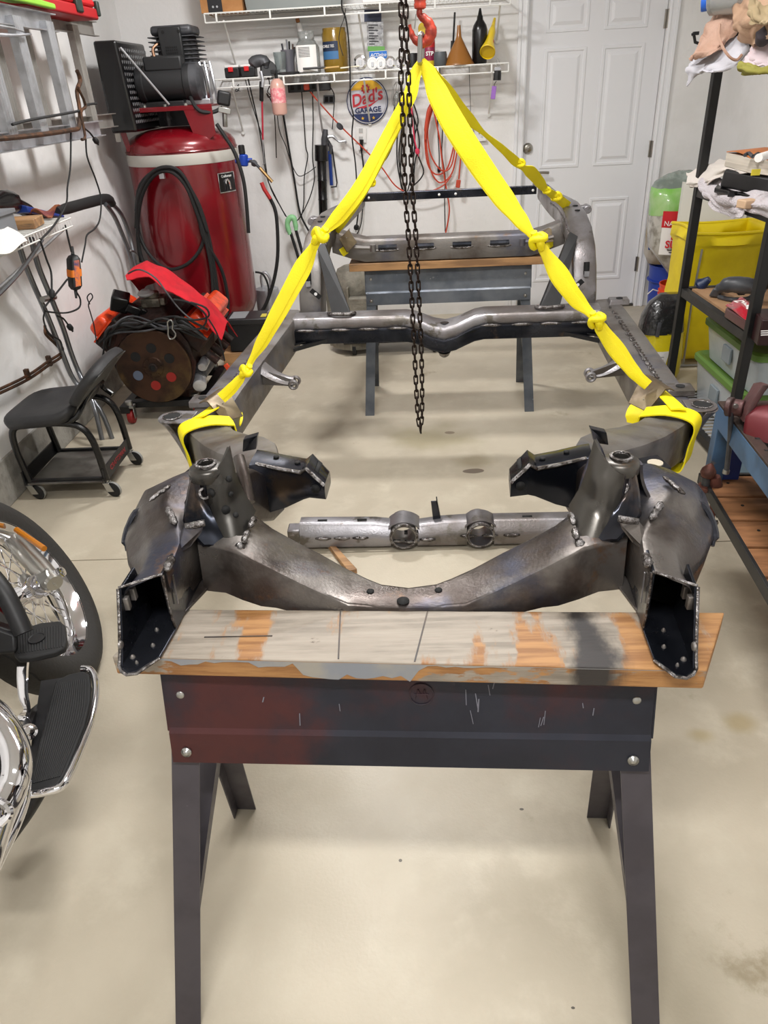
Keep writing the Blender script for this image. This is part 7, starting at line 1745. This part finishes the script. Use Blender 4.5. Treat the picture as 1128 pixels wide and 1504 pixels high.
tag(obj('rolled_paper', MB().tube([at(1114,232,z=1.23), at(1146,222,z=1.23)], .014, 12), m_paper), 'white rolled paper at the right edge behind the open paperback', 'paper')
tag(obj('tan_block', MB().box(T3(1098,299,.17), (.06,.05,.03), (0,0,.3)), mat('tan_block','C8A98A',.7), bevel=.004), 'small tan wooden block lying on the near end of the white towel', 'block')
# white panel leaning behind the yellow bag
tag(obj('foam_board', MB().hexa([V((1.60,4.60,0)), V((1.99,4.50,0)), V((1.99,4.53,0)), V((1.60,4.63,0)), V((1.64,4.72,.93)), V((1.99,4.62,.86)), V((1.99,4.65,.86)), V((1.64,4.75,.93))]), mat('foam_white','DAD9D2',.7), smooth=False), 'plain white board leaning upright behind the yellow bag', 'board')
# yellow cart bag with its wire stand
m_ybag = mat('yellow_vinyl','F0D80C',.5,col2='E2C806',nscale=4,bump=.4,bscale=9)
yb = thing('yellow_bag', 'tall open yellow vinyl bag on a wire stand, behind the black rack post', 'bag', (1.72, 4.25, 0))
BX0, BX1, BY0, BY1 = 1.56, 1.95, 4.18, 4.50
def bagring(z, k, f):
    """closed loop of the bag at height z; k outward flare, f seed"""
    pts = []
    cs = [(BX0-k, BY0-k), (BX1+k*1.2, BY0-k), (BX1+k, BY1+k), (BX0-k, BY1+k)]
    for i in range(4):
        a, b = cs[i], cs[(i+1) % 4]
        for j in range(10):
            t = j/10; x = a[0]*(1-t)+b[0]*t; y = a[1]*(1-t)+b[1]*t
            w_ = .014*math.sin(math.pi*t)*math.sin(f*3+i*2)+.008*noise.noise(V((x*9, y*9, z*7+f)))
            n_ = ((0,-1),(1,0),(0,1),(-1,0))[i]
            pts.append(V((x+n_[0]*w_, y+n_[1]*w_, z+.012*math.sin(t*math.pi)*(1 if f > 8 else 0)*(-1 if i in (0,2) else 1))))
    return pts
zz = [.03,.06,.12,.2,.28,.36,.44,.52,.60,.65,.675,.685,.74]
ks = [-.02,.005,.015,.015,.012,.012,.010,.010,.010,.012,.026,.022,.022]
outer = [bagring(z, k, i) for i, (z, k) in enumerate(zip(zz, ks))]
inner = [[p+V((0,0,-.002)) for p in bagring(z, k-.008, i)] for i, (z, k) in enumerate(zip(zz, ks))][::-1]
obj('bag_skin', MB().loft(outer+inner), m_ybag, yb, angle=80)
obj('rim_fold', MB().tube([p+V((0,0,.0)) for p in bagring(.74, .022, 12)], .009, 6, loop=True), m_ybag, yb)
for (x, y) in ((BX0+.03,BY0-.03),(BX1-.03,BY0-.03)):
    obj('stand_wire', MB().tube([V((x,y,.0)), V((x-.01,y,.35)), V((x,y,.66))], .006, 6), m_bolt, yb)
obj('stand_foot', MB().tube([V((BX0-.06,BY0-.04,.012)), V((BX1,BY0-.04,.012))], .008, 6), m_bolt, yb)
# bird seed sack
sk = thing('seed_sack', 'plump clear and green bird seed sack with a red label behind the yellow bag', 'sack', (1.72, 4.92, .24))
sx0, sx1 = at(952, 330, Y=4.9).x, at(1046, 330, Y=4.9).x; scx = (sx0+sx1)/2; sw = (sx1-sx0)/2
m_seed = mat('seed_clear','C9C6BE',.25,coat=.5,col2='8F8A80',nscale=16,trans=.1)
def sack_ring(z, w_, d, sh=0):
    z += .065
    return [V((scx+sh+w_*math.copysign(abs(math.cos(t))**.7, math.cos(t)), 4.93+d*math.copysign(abs(math.sin(t))**.8, math.sin(t)), z+.02*noise.noise(V((math.cos(t)*2, math.sin(t)*2, z*5))))) for t in [2*math.pi*k/28 for k in range(28)]]
b_ = obj('sack_body', MB().loft([sack_ring(z, sw*w_, d, s_) for z, w_, d, s_ in ((.22,.30,.07,.10),(.28,.45,.11,.08),(.36,.66,.13,.05),(.46,.84,.14,.0),(.58,.92,.14,0),(.68,.93,.13,0))]), m_seed, sk, angle=80)
obj('green_band', MB().loft([sack_ring(z, sw*w_, d, 0) for z, w_, d in ((.665,.94,.133),(.72,.97,.125),(.78,1.0,.11),(.82,.98,.09))]), mat('sack_green','7CBF4C',.3,coat=.5,col2='A6C98A',nscale=6), sk, angle=80)
obj('clear_top', MB().loft([sack_ring(z, sw*w_, d, 0) for z, w_, d in ((.815,.98,.09),(.85,.92,.06),(.885,.62,.03),(.90,.30,.012))]), mat('sack_top','A9B4AC',.2,coat=.5,col2='7E8A82',nscale=9,trans=.15), sk, angle=80)
def sfront(u_, z, k=1.02):
    z += .065
    d = .142; x = scx+u_*sw; dd = d*math.sqrt(max(0, 1-abs(u_)**2.4))*k; return V((x, 4.93-dd-.006, z))
def spatch(u0, u1, z0, z1, k=1.03): return MB().grid(lambda a, b: sfront(u0+(u1-u0)*a, z0+(z1-z0)*b, k), 8, 4, .002)
wl = obj('white_label', spatch(-.70,.75,.44,.60,1.04), m_paper, sk)
rl_ = obj('red_label', spatch(-.72,.80,.60,.695,1.05), mat('label_red','C8202C',.4), sk)
obj('black_bar', spatch(-.38,.3,.586,.606,1.10), m_ink, sk)
def st_text(s, size, u_, z, m_, **k):
    p = sfront(u_, z, 1.16); return text('sack_text', s, size, frameM(p, sfront(u_+.2, z, 1.10)-sfront(u_-.2, z, 1.10), (0,0,1)), m_, sk, .0006, align='LEFT', **k)
st_text('NATIONAL', .040, -.68, .625, m_paper); st_text('SIGNATURE', .017, -.34, .596, m_paper)
st_text('BLACK', .060, -.46, .552, mat('label_red','C8202C',.4), bold=.002); st_text('SUNFLOWER', .060, -.58, .503, mat('label_red','C8202C',.4), bold=.002)
for k in range(2): obj('print_line', spatch(-.50+.06*k,.1,.468-.014*k,.473-.014*k,1.09), m_ink, wl)
obj('crown_mark', MB().tube([sfront(-.05,.652,1.14), sfront(.0,.668,1.14), sfront(.03,.660,1.14), sfront(.06,.676,1.14), sfront(.09,.660,1.14), sfront(.14,.666,1.14)], .002, 5), mat('pale_pink','E0A0A0',.5), rl_)
t = thing('side_sack', 'white and green feed sack half hidden at the left of the seed sack', 'sack', (1.66, 5.12, .38))
zx = at(951, 330, Y=5.12).x
obj('sack', MB().loft([[V((zx+.16+w_*math.cos(t_), 5.14+.08*math.sin(t_), z)) for t_ in [2*math.pi*k/18 for k in range(18)]] for z, w_ in ((.385,.12),(.45,.155),(.6,.16),(.75,.16),(.85,.14))]), mat('sack_white','BDB8B2',.6,col2='8A7A5A',nscale=5), t, angle=80)
obj('green_patch', MB().box((zx+.055, 5.07, .70), (.10,.012,.10)), mat('patch_green','1E6B3A',.5), t)
obj('blue_patch', MB().box((zx+.055, 5.07, .53), (.09,.012,.09)), mat('patch_blue','2A4A9A',.5), t)
def bucket(name, label, x, y, r_, h, m, rings, group=None):
    t = thing(name, label, 'bucket', (x, y, 0), group=group)
    prof = [(r_*.84, .0), (r_*.86, .004)]
    for k in range(rings): zr = h*(.72+.07*k); prof += [(r_*.955, zr-.002), (r_*1.05, zr), (r_*1.05, zr+h*.02), (r_*.965, zr+h*.022)]
    prof += [(r_, h-.01), (r_*1.03, h-.008), (r_*1.03, h), (r_*.97, h), (r_*.82, .01), (.001, .01)]
    obj('pail', MB().lathe(prof, (x, y, 0), seg=36), m, t, angle=30); return t
bb_ = bucket('blue_bucket', 'blue plastic bucket by the door trim with the pale feed sack on it', 1.795, 5.15, .15, .37, mat('bucket_blue','1E3C9C',.4), 1, 'plastic buckets by the door')
obj('white_chevron', MB().tube([at(951,432,Y=4.99), at(959,425,Y=4.985), at(968,428,Y=4.985), at(975,433,Y=4.985)], .004, 5), m_white, bb_)
bucket('orange_bucket', 'orange-red plastic bucket with ribbed rim between the blue bucket and yellow bag', 1.72, 4.78, .115, .33, mat('bucket_orange','E04A20',.4), 3, 'plastic buckets by the door')
# potting soil bag
sb_ = thing('soil_bag', 'black and yellow plastic soil bag slumped beside the rear right end of the frame', 'bag', (1.38, 3.98, 0))
def soil(z, w0, w1, d): 
    return [V((1.27+w0+(w1-w0)*(.5+.5*math.copysign(abs(math.cos(t))**.6, math.cos(t))), 3.98+d*math.copysign(abs(math.sin(t))**.8, math.sin(t)), z)) for t in [2*math.pi*k/24 for k in range(24)]]
obj('yellow_lower', MB().loft([soil(.0,-.01,.22,.06), soil(.05,-.02,.23,.09), soil(.16,-.01,.23,.10), soil(.28,.0,.22,.09)]), mat('soil_yellow','E4D21A',.3,coat=.5,col2='C9B80E',nscale=7,bump=.4,bscale=14), sb_, angle=80)
obj('black_upper', MB().loft([soil(.275,-.02,.22,.091), soil(.36,-.01,.21,.08), soil(.43,.02,.20,.06), soil(.475,.07,.19,.03)]), mat('soil_black','1C1C1E',.25,coat=.6,bump=1.0,bscale=26), sb_, angle=80)
obj('white_panel', MB().grid(lambda a, b: V((1.30+.08*a+.02*b, 3.88-.004-.006*math.sin(a*3), .06+.13*b)), 4, 4, .002), m_white, sb_)
for k in range(6): obj('print_line', MB().box((1.345, 3.87, .08+.016*k), (.055,.002,.004)), mat('print_grey','8A8A8C',.6), sb_)
obj('grey_stripe', MB().ribbon([V((1.325,3.885,.27)), V((1.335,3.90,.34)), V((1.36,3.925,.41))], .02, V((1,0,.1)), .002, sub=3), m_castgrey, sb_)
obj('swirl_mark', MB().tube([V((1.42+.014*math.cos(k*.7)*(1-k*.07) , 3.878, .24+.016*math.sin(k*.7)*(1-k*.07))) for k in range(9)], .002, 5), mat('swirl','E8D890',.5), sb_)
# pile of work wear on the top shelf
m_leather = mat('tan_suede','B4947A',.9,col2='99785E',nscale=5,col3='C4A68E',n3=2.5,bump=.3,bscale=160)
m_pinkl = mat('pink_suede','BC9A88',.9,col2='A8846F',nscale=6,bump=.3,bscale=160)
m_whitec = mat('white_cotton','C0BFC6',.9,bump=.2,bscale=200)
m_olive = mat('olive_glove','8E8A3E',.8,col2='8A8438',nscale=8)
m_lil = mat('pale_pink_cloth','C8B8BC',.9)
cloth('suede_jacket', [[A3(1058,9,3.55), A3(1050,20,3.5), A3(1038,38,3.45), A3(1026,58,3.42), A3(1013,84,3.40)], [A3(1070,14,3.45), A3(1056,28,3.38), A3(1044,46,3.34), A3(1032,66,3.32), A3(1017,86,3.32)], [A3(1082,24,3.36), A3(1072,40,3.30), A3(1060,58,3.26), A3(1045,72,3.26), A3(1018,85,3.30)], [A3(1088,30,3.34), A3(1078,48,3.28), A3(1066,66,3.25), A3(1046,78,3.25), A3(1022,84,3.29)]],
      m_pinkl, 'pinkish suede jacket draped over the top left corner of the rack', 'jacket', wr=.009)
cloth('suede_glove', [[A3(1078,8,3.3), A3(1095,-4,3.2), A3(1120,-10,3.1), A3(1150,-12,3.0)], [A3(1078,25,3.2), A3(1098,18,3.08), A3(1120,12,3.0), A3(1150,10,2.95)], [A3(1080,42,3.18), A3(1098,40,3.04), A3(1118,36,2.96), A3(1150,30,2.9)], [A3(1088,55,3.18), A3(1104,70,3.05), A3(1118,56,2.96), A3(1150,52,2.9)]],
      m_leather, 'stained tan suede work glove at the top right of the picture', 'glove', wr=.008)
cloth('tan_hat', [[A3(1104,-6,3.0), A3(1112,2,2.98), A3(1125,8,2.95), A3(1150,6,2.9)], [A3(1100,14,2.98), A3(1112,24,2.93), A3(1126,30,2.9), A3(1150,26,2.86)], [A3(1104,34,2.96), A3(1116,36,2.9), A3(1128,34,2.88), A3(1150,36,2.84)]],
      mat('khaki','9C8A6A',.9,col2='B8A688',nscale=5), 'khaki folded fabric at the right edge above the suede glove', 'fabric', wr=.006)
cloth('white_apron', [[A3(1020,84,3.5), A3(1045,74,3.4), A3(1070,58,3.3), A3(1088,54,3.25), A3(1100,62,3.2)], [A3(1014,94,3.45), A3(1038,92,3.33), A3(1062,86,3.22), A3(1084,76,3.16), A3(1100,66,3.15)], [A3(1009,104,3.42), A3(1032,104,3.3), A3(1052,103,3.2), A3(1078,94,3.14), A3(1099,70,3.13)], [A3(1012,126,3.42), A3(1022,108,3.34), A3(1040,106,3.24), A3(1072,98,3.16), A3(1098,74,3.14)]],
      m_whitec, 'white cotton cloth hanging below the suede jacket over the rack post', 'cloth', wr=.006)
cloth('pink_cuff', [[A3(1106,68,3.1), A3(1118,64,3.05), A3(1140,62,3.0)], [A3(1098,82,3.06), A3(1112,84,3.0), A3(1140,84,2.95)], [A3(1092,93,3.04), A3(1110,97,2.98), A3(1140,98,2.93)]], m_lil, 'pale pink cotton cuff hanging below the suede glove', 'glove', wr=.004)
cloth('olive_cuff', [[A3(1086,92,3.05), A3(1105,96,2.99), A3(1122,98,2.95), A3(1145,96,2.9)], [A3(1084,100,3.04), A3(1104,104,2.97), A3(1122,105,2.94), A3(1145,104,2.9)], [A3(1092,108,3.05), A3(1106,110,2.99), A3(1122,106,2.96), A3(1145,108,2.9)]], m_olive, 'olive green knitted cuff under the pale pink one', 'glove', wr=.004)
tag(obj('apron_string', MB().tube([A3(1057,36,3.2), A3(1056,52,3.15), A3(1062,70,3.12), A3(1072,84,3.1), A3(1082,88,3.1), A3(1090,80,3.1)], .005, 6, smooth=5), m_pinkl), 'thin pink string looping down in front of the white cloth', 'string')
tag(obj('dark_glove_tip', MB().tube([A3(1118,62,2.98), A3(1122,52,2.96), A3(1130,46,2.95)], [.02,.03,.03], 10), mat('purple_black','3A3238',.8)), 'dark stained glove fingertips at the right edge beside the suede glove', 'glove')
t = thing('plastic_jug', 'clear plastic bottle with a bright blue cap lying on top of the work wear', 'bottle', tuple(A3(1060, 0, 3.35)))
obj('bottle', MB().tube([A3(1040,2,3.42), A3(1052,0,3.4), A3(1085,-6,3.3), A3(1110,-8,3.2)], [.02,.05,.055,.05], 14, smooth=3), m_clear, t)
obj('cap', MB().lathe([(.001,0),(.034,.0),(.036,.004),(.036,.025),(.02,.03)], A3(1030,2,3.44), (.9,-.35,.1), 18), mat('cap_blue','2E6CD8',.4), t)
tag(obj('black_recess', MB().box(A3(1088,52,3.5), (.16,.1,.12)), m_black, bevel=.01), 'black bag mostly hidden between the suede jacket and glove on the top shelf', 'bag')  # added black box paints the deep shade of the recess, no bag here

# ------------------------------------------------------------------ blue work cart with vise
CA = V((.935, 2.12, 0)); cdr = V((-.075, -.997, 0)); cnr = V((.997, -.075, 0))
def CK(a, b, z): return CA+cdr*a+cnr*b+V((0,0,z))
m_cblue = mat('cart_blue','4A6A8C',.5,.1,col2='3A5470',nscale=6,dirt=('6A6460',12,.6,.7))
m_cbrown = mat('cart_brown','4A3A34',.55,.5,col2='35302E',nscale=14)
ct = thing('work_cart', 'blue steel work cart with a rod grid top at the right edge', 'cart', tuple(CK(.4,.25,0)))
CL, CW = .95, .55
def cbox(name, a0, a1, b0, b1, z0, z1, m, par, bev=.002): return obj(name, MB().hexa([CK(a0,b0,z0), CK(a1,b0,z0), CK(a1,b1,z0), CK(a0,b1,z0), CK(a0,b0,z1), CK(a1,b0,z1), CK(a1,b1,z1), CK(a0,b1,z1)]), m, par, bevel=bev, smooth=False)
zt2 = .625
cbox('side_rail', 0, CL, 0, .006, zt2-.075, zt2-.008, m_cblue, ct); cbox('side_rail', 0, CL, CW-.006, CW, zt2-.075, zt2-.008, m_cblue, ct); cbox('end_rail', 0, .006, 0, CW, zt2-.075, zt2-.008, m_cblue, ct)
cbox('top_lip', 0, CL, 0, .035, zt2-.008, zt2, m_cbrown, ct); cbox('top_lip', 0, .035, .035, CW, zt2-.008, zt2, m_cbrown, ct); cbox('top_lip', 0, CL, CW-.035, CW, zt2-.008, zt2, m_cbrown, ct)
cbox('tray', .006, CL, .006, CW-.006, zt2-.07, zt2-.066, m_black, ct)
for k in range(12): obj('grid_rod', MB().tube([CK(.05+.075*k, .02, zt2-.002), CK(.05+.075*k, CW-.02, zt2-.002)], .005, 6), m_black, ct)
for k in range(6): obj('grid_rod', MB().tube([CK(.03, .07+.085*k, zt2-.008), CK(CL, .07+.085*k, zt2-.008)], .004, 6), m_black, ct)
cbox('corner_leg', 0, .045, 0, .045, .36, zt2-.07, m_cblue, ct); cbox('leg', .20, .245, .30, .345, 0, .345, m_black, ct); cbox('leg', CL-.25, CL-.2, .30, .345, 0, .345, m_black, ct); cbox('leg', .02, .06, CW-.05, CW-.005, 0, zt2-.07, mat('cart_dkblue','1E2E6A',.45), ct); cbox('leg', CL-.06, CL-.02, CW-.05, CW-.005, 0, zt2-.07, m_cblue, ct)
cbox('leg_inner', .006, .03, .045, .10, .362, zt2-.07, mat('cart_dkblue','1E2E6A',.45), ct)
cbox('lower_rail', 0, CL+.2, -.012, .0, .335, .372, m_rail, ct); cbox('lower_rail', -.012, 0, -.012, CW, .335, .372, m_rail, ct)
mbr = mat('brown_plank','9A6A44',.65,col2='7A5030',nscale=5,stretch=(1,6,1),dirt=('3A2A20',9,.62,.72))
for k in range(8):
    a = .005+.142*k
    pl = cbox('plank', a, a+.130, .001, CW, .350, .368, mbr, ct, .003)
    for b in (.06, .16): obj('nail_hole', MB().lathe([(.005,0),(.005,.001)], CK(a+.05, b, .3685), (0,0,1), 8), m_hole, pl)
# rusty vise on the cart's top corner
vs_ = thing('bench_vise', 'old rusty maroon bench vise on the corner of the blue cart', 'vise', tuple(CK(.15,.2,zt2)))
m_vise = mat('vise_rust','5A3A3A',.5,.4,col2='4A4240',nscale=8,col3='6E1E24',n3=4,lo3=.5,hi3=.6,bump=.2,bscale=60)
g3 = lambda x, y, Y: at(x, y, Y=Y)
obj('screw_housing', MB().cyl(g3(1071,597,1.98), g3(1092,600,1.96), .024, 18), m_vise, vs_, bevel=.003)
obj('screw_eye', MB().cyl(g3(1068,597,1.97), g3(1076,598,1.96), .028, 18), m_vise, vs_, bevel=.003)
obj('moving_jaw', MB().loft([rring([g3(1084,612,1.98), g3(1092,620,1.90), g3(1100,618,1.90), g3(1094,606,2.0)], .006, 2), rring([g3(1086,594,1.99), g3(1098,600,1.91), g3(1112,596,1.92), g3(1100,584,2.02)], .008, 2), rring([g3(1100,574,2.0), g3(1112,578,1.93), g3(1124,576,1.94), g3(1110,568,2.04)], .008, 2), rring([g3(1106,563,2.02), g3(1120,566,1.94), g3(1132,566,1.94), g3(1118,561,2.05)], .006, 2)]), m_vise, vs_, angle=50)
obj('vise_body', MB().loft([rring([g3(1090,640,1.88), g3(1140,655,1.80), g3(1160,640,1.9), g3(1096,628,1.98)], .012, 2), rring([g3(1094,612,1.90), g3(1140,616,1.84), g3(1160,606,1.94), g3(1100,602,2.0)], .012, 2), rring([g3(1108,598,1.92), g3(1140,596,1.88), g3(1160,590,1.96), g3(1112,592,2.0)], .010, 2)]), mat('vise_red','5E161E',.45,.3,col2='3E2426',nscale=8), vs_, angle=50)
obj('handle_bar', MB().tube([g3(1074,604,1.96), g3(1072,650,1.97), g3(1067,692,1.98)], .0075, 10), m_castgrey, vs_)
obj('bar_tip', MB().lathe([(.001,-.004),(.010,0),(.010,.012),(.001,.016)], g3(1067,690,1.98), g3(1066,694,1.98)-g3(1067,690,1.98), 10), m_bolt, vs_)
obj('jaw_screw', MB().cyl(g3(1074,590,1.97)+V((0,-.03,0)), g3(1074,590,1.97)+V((0,-.036,0)), .007, 10), m_bolt, vs_)
# rusty C clamp with a chain end hanging at the plank shelf's corner
cc_ = thing('c_clamp', 'rusty brown screw clamp hanging at the corner of the plank shelf', 'clamp', tuple(g3(1045, 770, 2.05)))
Yc = 2.05
m_crust = mat('clamp_rust','6E4238',.6,.4,col2='4E3028',nscale=16,bump=.3,bscale=70)
obj('swivel_head', MB().lathe([(.001,-.004),(.018,.0),(.024,.012),(.022,.024),(.010,.040),(.004,.046)], g3(1038,700,Yc), (.15,0,1), 16), m_crust, cc_)
obj('screw', MB().cyl(g3(1037,700,Yc), g3(1036,714,Yc), .013, 12), m_castgrey, cc_)
obj('collar', MB().lathe([(.012,0),(.026,.003),(.026,.016),(.012,.02)], g3(1036,720,Yc), (.1,0,1), 18), m_crust, cc_)
obj('side_block', MB().tube([g3(1050,700,Yc), g3(1051,712,Yc), g3(1050,722,Yc)], [.016,.021,.018], 10), m_crust, cc_)
obj('frame_arm', MB().tube([g3(1034,722,Yc), g3(1045,727,Yc), g3(1048,738,Yc), g3(1046,755,Yc), g3(1043,770,Yc)], [.010,.012,.011,.010,.009], 10, smooth=3), m_crust, cc_)
obj('bolt', MB().cyl(g3(1045,768,Yc), g3(1054,767,Yc), .008, 8), m_bolt, cc_)
obj('chain_stub', MB().tube([g3(1048,755,Yc), g3(1056,757,Yc), g3(1062,754,Yc), g3(1072,752,Yc+.02)], .003, 6).box(g3(1055,757,Yc), (.012,.01,.012)), m_black, cc_)
# ------------------------------------------------------------------ pieces drawn in one go become parts of their own
def split_islands(o):
    me = o.data; n = len(me.vertices); par = list(range(n))
    def find(i):
        while par[i] != i: par[i] = par[par[i]]; i = par[i]
        return i
    for e in me.edges:
        a, b = find(e.vertices[0]), find(e.vertices[1])
        if a != b: par[a] = b
    roots = {}
    for i in range(n): roots.setdefault(find(i), []).append(i)
    if len(roots) < 2: return
    faces = {}
    for f in me.polygons: faces.setdefault(find(f.vertices[0]), []).append(f)
    nm = o.name.split('.')[0]
    if nm.endswith('s') and nm not in ('plus',): nm = nm[:-1]
    for r_, vs in roots.items():
        idx = {v: k for k, v in enumerate(vs)}
        m2 = bpy.data.meshes.new(nm)
        fs = faces.get(r_, [])
        m2.from_pydata([me.vertices[v].co[:] for v in vs], [], [[idx[v] for v in f.vertices] for f in fs])
        for k, f in enumerate(fs): m2.polygons[k].use_smooth = f.use_smooth; m2.polygons[k].material_index = f.material_index
        for m_ in me.materials: m2.materials.append(m_)
        q = bpy.data.objects.new(nm, m2); C.objects.link(q); q.parent = o.parent
        q.location = o.location; q.rotation_euler = o.rotation_euler; q.scale = o.scale
        for md in o.modifiers:
            if md.type == 'BEVEL':
                b = q.modifiers.new('bevel', 'BEVEL'); b.width = md.width; b.segments = md.segments; b.limit_method = 'ANGLE'; b.angle_limit = md.angle_limit
    bpy.data.objects.remove(o)
for o in [o for o in bpy.data.objects if o.type == 'MESH' and o.parent and o.get('kind') != 'stuff' and not o.children
          and o.name.split('.')[0] in ('weld_beads', 'holes', 'stitch_weld', 'weld_nuts', 'bolts', 'slots', 'scribed_line', 'bracket_ends', 'pins', 'buttons', 'studs', 'stars', 'marks', 'print_lines')]:
    split_islands(o)
